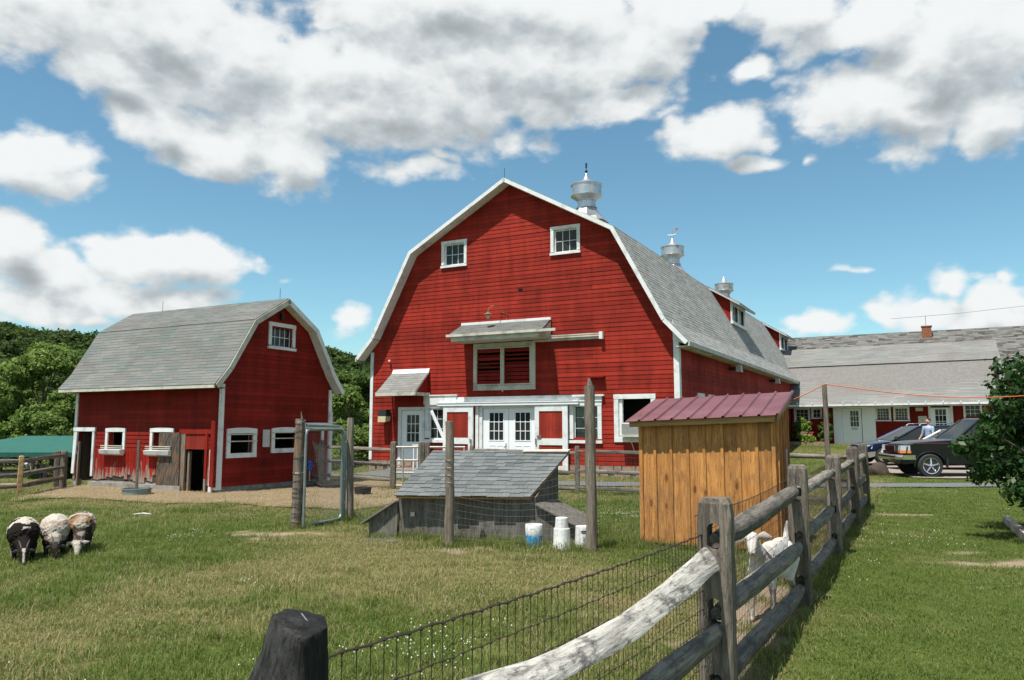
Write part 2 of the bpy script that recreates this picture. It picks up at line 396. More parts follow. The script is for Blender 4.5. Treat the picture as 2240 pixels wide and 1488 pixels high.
def shingle_mat(name, ca, cb, cc, fine=60, blotch=True, rnd=1.0):
    m = NT(name); t = m.attr('tint'); co = m.coord('Object')
    col = m.ramp(t, [(0, ca), (.45, cb), (.8, cc), (1, ca)])
    if rnd < 1: col = m.mix(rnd, cb, col)
    g = m.noise(co, fine, 3, .8); b = m.noise(co, .8, 5, .6)
    col = m.scale(col, m.math('MULTIPLY', m.rng(g, .25, .75, .72, 1.25), m.rng(b, .3, .7, .88, 1.10)))
    return m.fin(col, .93, g, .5, .003, 0, .15)
MAT = {}
MAT['red'] = red_paint('barn_red_paint', (.272, .025, .015))
MAT['red2'] = red_paint('old_red_paint', (.215, .016, .010), .0)
MAT['red_peel'] = red_paint('peeling_red_paint', (.27, .017, .010), 1.0)
MAT['red_door'] = red_paint('door_red_paint', (.29, .035, .022))
MAT['white'] = simple('white_trim_paint', (.68, .70, .69), .5, 0, .07, 5, (.42, .41, .38))
MAT['white_clean'] = simple('white_door_paint', (.78, .81, .82), .42, 0, .04, 3)
MAT['cream'] = simple('weathered_cream_paint', (.50, .49, .41), .7, 0, .16, 4, (.26, .23, .18))
MAT['gutter'] = simple('grey_eave_paint', (.46, .46, .43), .7, 0, .15, 4, (.22, .21, .18))
MAT['roof'] = shingle_mat('grey_asphalt_shingle', (.225, .222, .205), (.310, .310, .295), (.235, .255, .242))
MAT['roof_small'] = shingle_mat('grey_green_shingle', (.144, .140, .132), (.174, .171, .162), (.128, .150, .141))
MAT['roof_wing'] = shingle_mat('pale_wing_shingle', (.185, .172, .160), (.228, .220, .208), (.176, .200, .186))
MAT['roof_old'] = shingle_mat('patchy_old_shingle', (0.155, 0.155, 0.146), (0.186, 0.183, 0.174), (0.074, 0.062, 0.053), 40)
MAT['roof_shel'] = shingle_mat('blue_grey_shingle', (0.122, 0.133, 0.130), (0.158, 0.169, 0.167), (0.097, 0.112, 0.112), 90)
MAT['roof_dark'] = shingle_mat('darker_hood_shingle', (.14, .14, .13), (.165, .165, .155), (.12, .125, .12))
MAT['lamp_rust'] = simple('rusty_lamp_enamel', (.24, .14, .09), .7, 0, .3, 20)
MAT['underlay'] = simple('roof_deck', (.16, .15, .14), .9)
MAT['dark'] = simple('dark_interior', (.025, .022, .02), .95)  # near-black colour painted in for the shade of rooms behind openings
MAT['inner'] = simple('interior_boards', (.07, .055, .042), .9, 0, .3)
MAT['fence'] = wood('weathered_fence_rail', (.105, .092, .078), (.275, .243, .205), (.075,.07,.066), 'x', bs=.8)
MAT['fence_light'] = wood('bleached_split_rail', (.25, .235, .21), (.60, .57, .51), (.055, .052, .05), 'x', rnd=.05, bs=1.0)
MAT['post'] = wood('weathered_post', (.088, .073, .059), (.24, .205, .165), (.07,.062,.055), 'z', gscale=.9, bs=.8)
MAT['post_dark'] = wood('near_black_post', (.008, .008, .007), (.030, .029, .028), (.055, .055, .052), 'z', rnd=0, bs=1.0)  # near-black wood tone over the whole foreground post
MAT['post_round'] = wood('round_pole', (.11, .09, .07), (.25, .215, .17), None, 'z')
MAT['yellow_post'] = wood('new_cut_post', (.42, .27, .12), (.55, .37, .18), None, 'z')
MAT['yellow_rail'] = wood('new_cut_rail', (.42, .30, .17), (.55, .42, .26), None, 'x')
MAT['pine'] = wood('stained_pine_board', (.33, .135, .036), (.56, .27, .078), (.30, .14, .05), 'z', True, .6, .7, .38, .35, .3)
MAT['pine_dark'] = wood('stained_pine_trim', (.30, .16, .06), (.42, .25, .10), None, 'x', False, .55, .7, .15, .2, .35)
MAT['plank_gray'] = wood('grey_weathered_plank', (.10, .085, .068), (.27, .235, .195), (.26, .12, .05), 'z')
MAT['old_door'] = wood('blackened_door_plank', (.035, .030, .026), (.15, .13, .11), (.24, .115, .045), 'z', bs=.8)
MAT['ply'] = wood('weathered_plywood', (.095, .086, .075), (.205, .19, .165), (.075, .066, .054), 'z', gscale=.5, rnd=.18)
MAT['concrete'] = simple('rough_concrete', (.27, .25, .22), .95, 0, .25, 7, (.15, .12, .09), bs=.6)
MAT['stone'] = simple('brown_stone', (.26, .17, .125), .9, 0, .3, 9, (.33, .27, .22), bs=.8)
MAT['galv'] = simple('galvanised_metal', (.50, .52, .54), .38, .9, .12, 5, (.34, .30, .27))
MAT['galv_rust'] = simple('rusting_galvanised', (.50, .51, .52), .42, .85, .15, 4, (.30, .15, .07))
MAT['tube'] = simple('dull_gate_tube', (.25, .29, .28), .5, .6, .15, 8)
MAT['tube_pale'] = simple('pale_gate_tube', (.36, .35, .32), .5, .2, .15, 8, (.22, .20, .18))
MAT['wire'] = simple('rusty_wire', (.05, .035, .03), .7, .5, .3, 30)
MAT['wire_pale'] = simple('zinc_wire', (0.180, 0.168, 0.153), .5, .6, .2, 30)
MAT['black'] = simple('black_metal', (.02, .02, .02), .5, .3)
MAT['rubber'] = simple('black_rubber', (.022, .022, .024), .75)
MAT['plastic_white'] = simple('white_plastic', (.72, .73, .71), .4, 0, .05, 6, (.45, .43, .38))
MAT['blue_plastic'] = simple('blue_plastic', (.02, .09, .42), .4)
MAT['metal_red'] = simple('red_steel_roofing', (.135, .033, .036), .42, 0, .25, 3, (.18, .075, .085), spec=.55, bs=.1, coat=.15)
MAT['green_canvas'] = simple('green_canvas', (0.010, 0.089, 0.069), .75, 0, .10, 1.5)
MAT['brick'] = simple('old_brick', (.30, .11, .055), .9, 0, .3, 12)
MAT['asphalt'] = simple('grey_path', (0.116, 0.118, 0.121), .95, 0, .12, 14, (0.149, 0.143, 0.132), bs=.5)
MAT['gravel'] = simple('pinkish_gravel', (0.248, 0.208, 0.177), .95, 0, .15, 22, (0.186, 0.155, 0.130), bs=.8)
MAT['orange'] = simple('orange_cord', (.75, .16, .05), .6)
def glass_mat(name, tint=(.55, .6, .6), dark=.75, rough=.03):
    m = NT(name); tr = m.n('ShaderNodeBsdfTransparent'); tr.inputs[0].default_value = (*tint, 1)
    gl = m.n('ShaderNodeBsdfGlossy'); gl.inputs['Roughness'].default_value = rough; gl.inputs[0].default_value = (.62, .65, .64, 1)
    fr = m.n('ShaderNodeFresnel'); fr.inputs[0].default_value = 1.5
    df = m.n('ShaderNodeBsdfDiffuse'); df.inputs[0].default_value = (.035, .04, .04, 1)
    s1 = m.n('ShaderNodeMixShader'); s1.inputs[0].default_value = dark; m.l(tr.outputs[0], s1.inputs[1]); m.l(df.outputs[0], s1.inputs[2])
    s2 = m.n('ShaderNodeMixShader'); f = m.math('MULTIPLY_ADD', fr.outputs[0], .8, .0, clamp=True); m.l(f, s2.inputs[0])
    nz = m.noise(m.coord('Object'), 1.8, 2); bp = m.n('ShaderNodeBump'); bp.inputs['Strength'].default_value = .12; bp.inputs['Distance'].default_value = .02
    m.l(nz, bp.inputs['Height']); m.l(bp.outputs[0], gl.inputs['Normal'])
    m.l(s1.outputs[0], s2.inputs[1]); m.l(gl.outputs[0], s2.inputs[2]); m.l(s2.outputs[0], m.out.inputs[0])
    return m.mat
MAT['glass'] = glass_mat('window_glass')
MAT['glass_pale'] = glass_mat('curtained_glass', (.8, .85, .85), .1)
MAT['car_glass'] = glass_mat('car_glass', (.2, .25, .25), .8)
MAT['curtain'] = simple('grey_curtain', (.32, .35, .36), .9)
def carpaint(name, c, metal=.3):
    m = NT(name); return m.fin(c, .3, None, 0, 0, metal, .3, Coat_Weight=.7, Coat_Roughness=.05)
MAT['car_black'] = carpaint('black_car_paint', (.005, .005, .008), .0)
MAT['car_blue'] = carpaint('dark_blue_car_paint', (.018, .032, .075), .5)
MAT['car_silver'] = carpaint('silver_car_paint', (.30, .34, .34), .8)
MAT['car_tan'] = carpaint('tan_cladding', (.36, .34, .28), .2)
MAT['chrome'] = simple('chrome', (.75, .76, .78), .12, 1, .02, 3, bs=.0)
MAT['lamp_clear'] = simple('headlamp_lens', (.62, .66, .68), .1, .3, .1, 20)
MAT['lamp_amber'] = simple('amber_lens', (.75, .22, .04), .2)

def ground_mat():
    m = NT('meadow_ground'); co = m.coord('World')
    dry = m.attr('dry'); dt = m.attr('dirt')
    n1 = m.noise(co, 9, 6, .75); n2 = m.noise(co, 46, 4, .75); n3 = m.noise(co, 1.1, 5, .6)
    g = m.mix(m.rng(n3, .35, .65), (.055, .085, .014), (.090, .118, .025))
    dr = m.mix(m.rng(n1, .35, .65), (.15, .125, .05), (.25, .195, .095))
    f = m.math('MULTIPLY', dry, m.rng(n1, .35, .6, .35, 1.0), clamp=True)
    col = m.mix(f, g, dr); col = m.mix(dt, col, m.mix(n1, (.25, .19, .13), (.36, .28, .20)))
    col = m.scale(col, m.rng(n2, .3, .7, .55, 1.25))
    return m.fin(col, .95, m.math('ADD', n1, n2), .6, .03, 0, .1)
MAT['ground'] = ground_mat()
def straw_mat():
    m = NT('straw_bedding'); co = m.coord('World'); n1 = m.noise(co, 30, 5, .8); n2 = m.noise(co, 3, 5, .65)
    col = m.mix(m.rng(n1, .3, .7), (.25, .185, .10), (.50, .39, .235)); col = m.scale(col, m.rng(n2, .3, .7, .75, 1.1))
    return m.fin(col, .95, n1, 1, .03, 0, .1)
MAT['straw'] = straw_mat()
def blade_mat(name, ga, gb, da, db):
    m = NT(name); r = m.rand(); t = m.attr('tint'); dry = m.attr('dry', 'INSTANCER')
    f = m.math('ADD', m.math('MULTIPLY', r, .6), m.math('MULTIPLY', t, .4))
    g = m.mix(f, ga, gb); d = m.mix(t, da, db)
    k = m.rng(m.math('ADD', dry, m.math('MULTIPLY', m.math('SUBTRACT', t, .5), .75)), .38, .62)
    col = m.mix(k, g, d)
    mt = m.fin(col, .6, None, 0, 0, 0, .25)
    tr = m.n('ShaderNodeBsdfTranslucent'); m.l(m.scale(col, 1.5), tr.inputs[0])
    mx = m.n('ShaderNodeMixShader'); mx.inputs[0].default_value = .35
    m.l(m.b.outputs[0], mx.inputs[1]); m.l(tr.outputs[0], mx.inputs[2]); m.l(mx.outputs[0], m.out.inputs[0])
    return mt
MAT['blade'] = blade_mat('grass_blades', (.078, .124, .018), (.158, .200, .046), (.24, .205, .09), (.37, .305, .16))
MAT['straw_blade'] = blade_mat('loose_straw', (.27, .21, .12), (.46, .375, .25), (.27, .21, .12), (.46, .375, .25))
def leaf_mat(name, a, b, trans=.3, rough=.55):
    m = NT(name); t = m.attr('tint'); r = m.rand()
    col = m.mix(t, a, b); col = m.scale(col, m.math('MULTIPLY_ADD', r, .25, .88))
    mt = m.fin(col, rough, None, 0, 0, 0, .18)
    tr = m.n('ShaderNodeBsdfTranslucent'); m.l(m.scale(col, 1.6), tr.inputs[0])
    mx = m.n('ShaderNodeMixShader'); mx.inputs[0].default_value = trans
    m.l(m.b.outputs[0], mx.inputs[1]); m.l(tr.outputs[0], mx.inputs[2]); m.l(mx.outputs[0], m.out.inputs[0])
    return mt
MAT['leaf'] = leaf_mat('tree_leaves', (0.069, 0.121, 0.023), (0.179, 0.247, 0.057))
MAT['leaf2'] = leaf_mat('darker_tree_leaves', (0.044, 0.087, 0.018), (0.109, 0.168, 0.040))
MAT['leaf_far'] = leaf_mat('hill_leaves', (.026, .050, .013), (.066, .100, .024), .2, .9)
MAT['leaf_bush'] = leaf_mat('bush_leaves', (.012, .036, .009), (.040, .085, .020), .2, .38)
MAT['leaf_bright'] = leaf_mat('bright_leaves', (.10, .17, .02), (.22, .30, .05))
MAT['bark'] = wood('bark', (.07, .055, .042), (.14, .115, .09), None, 'z', rnd=.1)
MAT['flower_red'] = simple('red_petals', (.55, .05, .04), .6); MAT['flower_purple'] = simple('purple_petals', (.28, .05, .35), .6)
MAT['clover'] = simple('clover_heads', (.62, .62, .52), .8)
MAT['skin'] = simple('skin', (.50, .28, .20), .55); MAT['hair'] = simple('dark_hair', (.03, .018, .012), .8)
MAT['shirt'] = simple('pale_blue_shirt', (.30, .38, .52), .8); MAT['jeans'] = simple('blue_jeans', (.05, .09, .20), .8)
MAT['cloth_white'] = simple('white_cloth', (.66, .66, .66), .8); MAT['cloth_pink'] = simple('mauve_cloth', (.42, .28, .38), .8)
# ------------------------------------------------------------------ ground, paths, far land
def build_ground():
    def grid(x0, x1, y0, y1, st, hole=None):
        nx = int(round((x1 - x0) / st)) + 1; ny = int(round((y1 - y0) / st)) + 1
        X, Y = np.meshgrid(np.linspace(x0, x1, nx), np.linspace(y0, y1, ny)); return X, Y, nx, ny
    xs = np.concatenate([np.linspace(-900, -60, 22), np.linspace(-56, -18, 20), np.arange(-16, 14.01, .18), np.linspace(15, 60, 40), np.linspace(70, 900, 22)])
    ys = np.concatenate([np.linspace(-200, -6, 14), np.arange(-4, 1, .8), np.arange(1.5, 26.01, .18), np.linspace(27, 60, 50), np.linspace(66, 1400, 34)])
    X, Y = np.meshgrid(xs, ys); Z = terrain(X, Y); nx, ny = len(xs), len(ys)
    V = np.stack([X, Y, Z], -1).reshape(-1, 3)
    i = np.arange(nx - 1)[None, :] + nx * np.arange(ny - 1)[:, None]; i = i.ravel()
    F = np.stack([i, i + 1, i + 1 + nx, i + nx], 1)
    o = np_obj('ground', V, F, MAT['ground'], kind='structure',
               attrs={'dry': ('POINT', dryness(V[:, 0], V[:, 1])), 'dirt': ('POINT', dirt(V[:, 0], V[:, 1]))})
    o.data.polygons.foreach_set('use_smooth', np.ones(len(F), bool)); return o
build_ground()
def sheet(name, poly, mat, dz, step=.4, kind='structure', wob=.12):
    """surface laid dz above the terrain, clipped to a polygon with a slightly uneven edge"""
    pts = []
    n = len(poly)
    for i in range(n):
        p = Vector(poly[i]).to_2d(); q = Vector(poly[(i + 1) % n]).to_2d(); k = max(1, int((q - p).length / step))
        d = (q - p).normalized() if (q - p).length > 0 else Vector((1, 0)); nn = Vector((-d.y, d.x))
        for j in range(k):
            c = p.lerp(q, j / k); w = (fbm(np.array([c.x]), np.array([c.y]), 1.7, 40, 3)[0] - .5) * 2 * wob; c = c + nn * w
            pts.append((c.x, c.y, 0))
    bm = bmesh.new(); vs = [bm.verts.new(p) for p in pts]; f = bm.faces.new(vs)
    bmesh.ops.triangulate(bm, faces=[f])
    for _ in range(4):
        es = [e for e in bm.edges if e.calc_length() > 1.2]
        if not es: break
        bmesh.ops.subdivide_edges(bm, edges=es, cuts=1); bmesh.ops.triangulate(bm, faces=bm.faces[:])
    for v in bm.verts: v.co.z = TZ(v.co.x, v.co.y) + dz
    bmesh.ops.recalc_face_normals(bm, faces=bm.faces)
    if sum(f.normal.z for f in bm.faces) < 0: bmesh.ops.reverse_faces(bm, faces=bm.faces)
    me = bpy.data.meshes.new(name); bm.to_mesh(me); bm.free(); me.materials.append(mat)
    o = bpy.data.objects.new(name, me); C.objects.link(o); o['kind'] = kind; return o
PATH = [(60, 21.3), (24, 21.9), (8, 22.2), (3, 22.5), (.4, 23.1), (-1.0, 24.6), (-1.6, 26.2), (-2.7, 28.1), (-4.3, 28.95), (-4.9, 28.6), (-5.3, 26.4), (-3.6, 24.2), (-.6, 21.8), (2.5, 21.0), (8, 20.7), (24, 20.5), (60, 20.0)]
sheet('path', PATH, MAT['asphalt'], .03, .5, wob=.05)
DRIVE = [(12.4, 24.3), (15, 23.9), (22, 23.7), (60, 23.2), (60, 40), (34, 39), (20, 38.5), (15.5, 36), (14.2, 33.8), (14.6, 31.5), (13.2, 28.6)]
sheet('driveway', DRIVE, MAT['gravel'], .034, .5, wob=.12)
sheet('straw_bed', STRAW, MAT['straw'], .02, .25, kind='stuff', wob=.12)

# ------------------------------------------------------------------ walls of lapped boards
def intervals(a, b, z, openings):
    iv = [(a, b)]
    for (s0, s1, z0, z1) in openings:
        if not (z0 <= z <= z1): continue
        nv = []
        for (p, q) in iv:
            if s1 <= p or s0 >= q: nv.append((p, q)); continue
            if s0 > p: nv.append((p, s0))
            if s1 < q: nv.append((s1, q))
        iv = nv
    return iv
def board_wall(parent, fn, sL, sR, z0, z1, expo, openings, mat, split=4.2, name='wall', boards=True, thick=.12, skip=None, joined=False):
    back = MB(); segs = []
    n = int(math.ceil((z1 - z0) / expo - 1e-6))
    for i in range(n):
        za = z0 + i * expo; zb = min(z1, za + expo); zm = (za + zb) / 2
        if zb - za < .01: continue
        La, Lb, Ra, Rb = sL(za), sL(zb), sR(za), sR(zb)
        iv = intervals(min(La, Lb) - 1e-4, max(Ra, Rb) + 1e-4, zm, openings)
        for (p, q) in iv:
            pa, pb = (La, Lb) if p <= min(La, Lb) else (p, p); qa, qb = (Ra, Rb) if q >= max(Ra, Rb) else (q, q)
            back.hexa([fn(pa,-thick,za),fn(qa,-thick,za),fn(qa,0,za),fn(pa,0,za),fn(pb,-thick,zb),fn(qb,-thick,zb),fn(qb,0,zb),fn(pb,0,zb)])
            if skip and skip(zm, (p + q) / 2): continue
            cuts = [(pa, pb)]
            L = q - p
            if split and L > split * 1.1:
                k = random.randint(1, max(1, int(L / split)))
                for c in sorted(random.uniform(.12, .88) for _ in range(k)):
                    c = p + L * c
                    if c - cuts[-1][0] > .8 and q - c > .8: cuts.append((c, c))
            cuts.append((qa, qb))
            for c0, c1 in zip(cuts[:-1], cuts[1:]): segs.append((za, zb, c0, c1))
    w = back.build(name, mat, parent)
    if boards:
        jb = MB()
        for (za, zb, (pa, pb), (qa, qb)) in segs:
            m = jb if joined else MB()
            g = .002; d = random.uniform(-.002, .003); zt = random.uniform(-.003, .003)
            lo = .019 + d; hi = .006 + d * .3
            z_ = za - .014 + zt; z2 = za - .014 - zt * .6
            m.hexa([fn(pa+g,-.004,z_),fn(qa-g,-.004,z2),fn(qa-g,lo,z2),fn(pa+g,lo,z_),fn(pb+g,-.004,zb+.004),fn(qb-g,-.004,zb+.004),fn(qb-g,hi,zb+.004),fn(pb+g,hi,zb+.004)])
            if not joined: m.build('clapboard', mat, w)
        if joined: jb.build('clapboards', mat, w, kind='stuff')
    return w
def bx(fn, s0, s1, n0, n1, z0, z1, mb=None, t=None, m=0):
    mb = mb or MB()
    return mb.hexa([fn(s0,n0,z0),fn(s1,n0,z0),fn(s1,n1,z0),fn(s0,n1,z0),fn(s0,n0,z1),fn(s1,n0,z1),fn(s1,n1,z1),fn(s0,n1,z1)], t, m)
def window(parent, fn, s0, s1, z0, z1, nx, nz, cas=.1, mat='white', glass='glass', sill=True, name='window', proud=.05, rail=.035, depth=.05, crown=0, panes=True):
    m = MB()
    bx(fn, s0, s0 + cas, -.02, proud, z0 + cas, z1 - cas, m); bx(fn, s1 - cas, s1, -.02, proud, z0 + cas, z1 - cas, m)
    if crown:   # slightly arched head board
        k = 6
        for i in range(k):
            a = s0 + (s1 - s0) * i / k; b = s0 + (s1 - s0) * (i + 1) / k
            ha = crown * math.sin(math.pi * i / k); hb = crown * math.sin(math.pi * (i + 1) / k)
            m.hexa([fn(a,-.02,z1-cas),fn(b,-.02,z1-cas),fn(b,proud+.006,z1-cas),fn(a,proud+.006,z1-cas),fn(a,-.02,z1+ha),fn(b,-.02,z1+hb),fn(b,proud+.006,z1+hb),fn(a,proud+.006,z1+ha)])
    else: bx(fn, s0 - .01, s1 + .01, -.02, proud + .006, z1 - cas, z1, m)
    bx(fn, s0 - (.02 if sill else 0), s1 + (.02 if sill else 0), -.02, proud + (.03 if sill else .004), z0, z0 + cas * (.7 if sill else 1), m)
    # reveals
    a0, a1, c0, c1 = s0 + cas, s1 - cas, z0 + cas * (.7 if sill else 1), z1 - cas
    bx(fn, a0 - .012, a0, -.13, -.022, c0, c1, m); bx(fn, a1, a1 + .012, -.13, -.022, c0, c1, m)
    bx(fn, a0 - .012, a1 + .012, -.13, -.022, c1, c1 + .012, m); bx(fn, a0 - .012, a1 + .012, -.13, -.022, c0 - .012, c0, m)
    w = m.build(name, MAT[mat], parent)
    if nx:
        s = MB(); r = rail
        bx(fn, a0, a0 + r, -depth-.03, -depth, c0, c1, s); bx(fn, a1 - r, a1, -depth-.03, -depth, c0, c1, s)
        bx(fn, a0 + r, a1 - r, -depth-.03, -depth, c1 - r, c1, s); bx(fn, a0 + r, a1 - r, -depth-.03, -depth, c0, c0 + r, s)
        s.build('sash', MAT[mat], w)
        g0, g1, h0, h1 = a0 + r, a1 - r, c0 + r, c1 - r; mt = .009
        for i in range(1, nx):
            c = g0 + (g1 - g0) * i / nx; bx(fn, c - mt, c + mt, -depth-.022, -depth-.004, h0, h1).build('muntin', MAT[mat], w)
        for j in range(1, nz):
            c = h0 + (h1 - h0) * j / nz; bx(fn, g0, g1, -depth-.020, -depth-.006, c - mt, c + mt).build('muntin', MAT[mat], w)
        for i in range(nx):
            for j in range(nz):
                p0 = g0 + (g1 - g0) * i / nx; p1 = g0 + (g1 - g0) * (i + 1) / nx; q0 = h0 + (h1 - h0) * j / nz; q1 = h0 + (h1 - h0) * (j + 1) / nz
                e = random.uniform(-.0012, .0012); b = .004
                pm = MB().hexa([fn(p0+b,-depth-.016,q0+b),fn(p1-b,-depth-.016+e,q0+b),fn(p1-b,-depth-.013+e,q0+b),fn(p0+b,-depth-.013,q0+b),fn(p0+b,-depth-.016,q1-b),fn(p1-b,-depth-.016-e,q1-b),fn(p1-b,-depth-.013-e,q1-b),fn(p0+b,-depth-.013,q1-b)])
                pm.build('pane', MAT[glass], w)
    return w
def shingle_field(parent, E0, E1, T0, T1, expo, tabw, mat, thick=.012, joined=True, name='shingles', lift=.004, jit=.0, wvar=.0, gap=.004):
    E0, E1, T0, T1 = map(Vector, (E0, E1, T0, T1))
    up = ((T0 - E0) + (T1 - E1)) / 2; L = up.length; along = (E1 - E0).normalized(); nrm = along.cross(up).normalized()
    if nrm.z < 0: nrm = -nrm
    n = int(L / expo); J = MB(); out = []
    for i in range(n + 1):
        f0 = i * expo / L; f1 = min(1, (i + 1) * expo / L + .25 * expo / L)
        if f0 >= .995: break
        a0 = E0.lerp(T0, f0); b0 = E1.lerp(T1, f0); a1 = E0.lerp(T0, min(1, f1)); b1 = E1.lerp(T1, min(1, f1))
        W0 = (b0 - a0).length; s = 0; off = (i % 2) * .5 * tabw + random.uniform(0, tabw * .2); edges = [0.0]; x = off if off > .04 else tabw
        while x < W0 - .04:
            edges.append(x); x += tabw * (1 + random.uniform(-wvar, wvar))
        edges.append(W0)
        for p, q in zip(edges[:-1], edges[1:]):
            u0, u1 = (p + gap / 2) / W0, (q - gap / 2) / W0; dz = random.uniform(-jit, jit)
            th = thick * random.uniform(.75, 1.25)
            A = a0.lerp(b0, u0) - up.normalized() * dz; B = a0.lerp(b0, u1) - up.normalized() * dz; Cc = a1.lerp(b1, u1); D = a1.lerp(b1, u0)
            lo = nrm * lift; hi = nrm * (lift + th); hi2 = nrm * (lift + th * .15)
            m = J if joined else MB()
            m.add([A + lo, B + lo, Cc + lo, D + lo, A + hi, B + hi, Cc + hi2, D + hi2], [(4,5,6,7),(0,1,5,4),(1,2,6,5),(2,3,7,6),(3,0,4,7)])
            if not joined: out.append(m.build('shingle', mat, parent))
    if joined: out = J.build(name, mat, parent, kind='stuff')
    return out
def slab(P0, P1, Q0, Q1, th, mb=None):
    """P0-P1 lower edge, Q0-Q1 upper edge (top surface); thickened downwards"""
    P0, P1, Q0, Q1 = map(Vector, (P0, P1, Q0, Q1)); n = (P1 - P0).cross(Q0 - P0).normalized()
    if n.z < 0: n = -n
    mb = mb or MB(); d = n * th
    return mb.hexa([P0 - d, P1 - d, Q1 - d, Q0 - d, P0, P1, Q1, Q0])

# ================================================================== the big barn
WM = 12.0; CX = 6.03; LEN = 40.0
barn = thing('barn', 'large red gambrel barn with white double doors and three metal ventilators on its ridge', 'barn', MO, YAW)
fF = lambda s, n, z: Vector((s, -n, z))            # front wall, n towards the camera
fS = lambda s, n, z: Vector((WM + n, s, z))        # right side wall
PROF = [(6.42, 4.20), (5.72, 4.95), (4.04, 8.09), (0, 10.33)]
def hw_main(z):
    zz = [4.42, 4.95, 8.09, 10.33]; hh = [6.2, 5.72, 4.04, 0]
    return min(5.96, float(np.interp(z + .10, zz, hh)))
op_front = [(3.29,4.19,7.50,8.33),(7.75,8.64,7.52,8.34),(4.72,6.93,3.0,4.42),(1.36,2.5,.0,2.31),(2.62,3.5,1.15,2.42),(4.95,7.08,.0,2.32),(8.4,9.35,1.2,2.4),(10.02,11.12,1.22,2.5)]
w = board_wall(barn, fF, lambda z: CX - hw_main(z), lambda z: CX + hw_main(z), .36, 10.22, .145, op_front, MAT['red'], 4.5)
for (s0, n0, s1, n1) in []: pass
opS = [(2.3,3.0,1.6,2.6),(3.75,4.45,1.6,2.6),(9.2,10.2,1.3,2.5),(14.2,15.2,1.3,2.5)]
board_wall(barn, fS, lambda z: .0, lambda z: 24.0, .36, 4.40, .145, opS, MAT['red'], None)
m = MB(); m.box(.07, .19, 0, LEN, .36, 4.4); m.box(.2, WM - .14, LEN - .12, LEN, .36, 4.4); m.box(.2, WM - .14, .2, LEN - .2, .2, .3)
m.build('back_wall', MAT['inner'], barn)
# foundation of field stones
fo = MB().box(.12, WM - .13, -.0, LEN, -.3, .352); fo = fo.build('foundation', MAT['concrete'], barn)
x = .03
while x < WM:
    for (za, zb) in ((-.05, .13), (.145, .34)):
        wd = random.uniform(.28, .48)
        q = MB(); e = lambda: random.uniform(0, .025)
        x1 = min(WM + .02, x + wd - .02)
        q.hexa([(x+e(),-.02,za+e()),(x1-e(),-.02,za+e()),(x1-e(),.2,za),(x+e(),.2,za),(x+e(),-.0-e(),zb-e()),(x1-e(),-e(),zb-e()),(x1-e(),.2,zb),(x+e(),.2,zb)])
        q.v = [(a, b - (.03 + random.uniform(0, .02) if b < .1 else 0), c) for a, b, c in q.v]
        q.build('stone', MAT['stone'], fo)
    x += wd
y = .2
while y < 12:
    wd = random.uniform(.4, .7); MB().box(WM - .1, WM + .01 + random.uniform(0, .02), y, y + wd - .02, 0, .33).build('stone', MAT['stone'], fo); y += wd
# roof
RF = MB(); TH = .10
B0, B1 = -.42, LEN + .4
for sgn in (-1, 1):
    for (h0, z0), (h1, z1) in zip(PROF[:-1], PROF[1:]):
        slab((CX + sgn * h0, B0, z0), (CX + sgn * h0, B1, z0), (CX + sgn * h1, B0, z1), (CX + sgn * h1, B1, z1), TH, RF)
roof = RF.build('roof', MAT['underlay'], barn)
for (h0, z0), (h1, z1) in zip(PROF[:-1], PROF[1:]):
    shingle_field(roof, (CX + h0, B0, z0), (CX + h0, B1, z0), (CX + h1, B0, z1), (CX + h1, B1, z1), .14, .33, MAT['roof'], .011)
shingle_field(roof, (CX - PROF[2][0], B1, PROF[2][1]), (CX - PROF[2][0], B0, PROF[2][1]), (CX, B1, PROF[3][1]), (CX, B0, PROF[3][1]), .14, .33, MAT['roof'], .011)
RK = MB(); SF = MB()
for sgn in (-1, 1):
    for k, ((h0, z0), (h1, z1)) in enumerate(zip(PROF[:-1], PROF[1:])):
        a0 = CX + sgn * h0; a1 = CX + sgn * h1
        d = Vector((a1 - a0, 0, z1 - z0)).normalized(); nn = Vector((-d.z, 0, d.x));
        if nn.z > 0: nn = -nn
        P = Vector((a0, B0, z0)) + nn * .004; Q = Vector((a1, B0, z1)) + nn * .004; dn = nn * .13
        y0, y1 = B0 - .035 - .001 * k, B0 - .002
        v = lambda p, y: (p.x, y, p.z)
        MB().hexa([v(P + dn, y0), v(Q + dn, y0), v(Q + dn, y1), v(P + dn, y1), v(P, y0), v(Q, y0), v(Q, y1), v(P, y1)]).build('rake_board', MAT['white'], barn)
        P2 = P + nn * (TH + .0); Q2 = Q + nn * (TH + .0); dd = nn * .03
        SF.hexa([v(P2 + dd, B0 + .002), v(Q2 + dd, B0 + .002), v(Q2 + dd, -.002), v(P2 + dd, -.002), v(P2, B0 + .002), v(Q2, B0 + .002), v(Q2, -.002), v(P2, -.002)])
SF.build('soffit', MAT['white'], barn)
MB().box(CX + 6.40, CX + 6.46, B0, 23.6, 4.06, 4.20).build('fascia', MAT['gutter'], barn)
MB().box(CX - 6.46, CX - 6.40, B0, LEN, 4.06, 4.20).build('fascia', MAT['gutter'], barn)
MB().box(WM + .03, CX + 6.38, B0 + .1, 23.6, 4.05, 4.08).build('eave_soffit', MAT['cream'], barn)
mm = MB(); mm.hexa([(11.86,-.045,4.3),(12.28,-.045,4.14),(12.28,-.0,4.14),(11.86,0,4.3),(11.86,-.045,4.95),(11.95,-.045,4.62),(11.95,0,4.62),(11.86,0,4.95)]).build('eave_return', MAT['white'], barn)
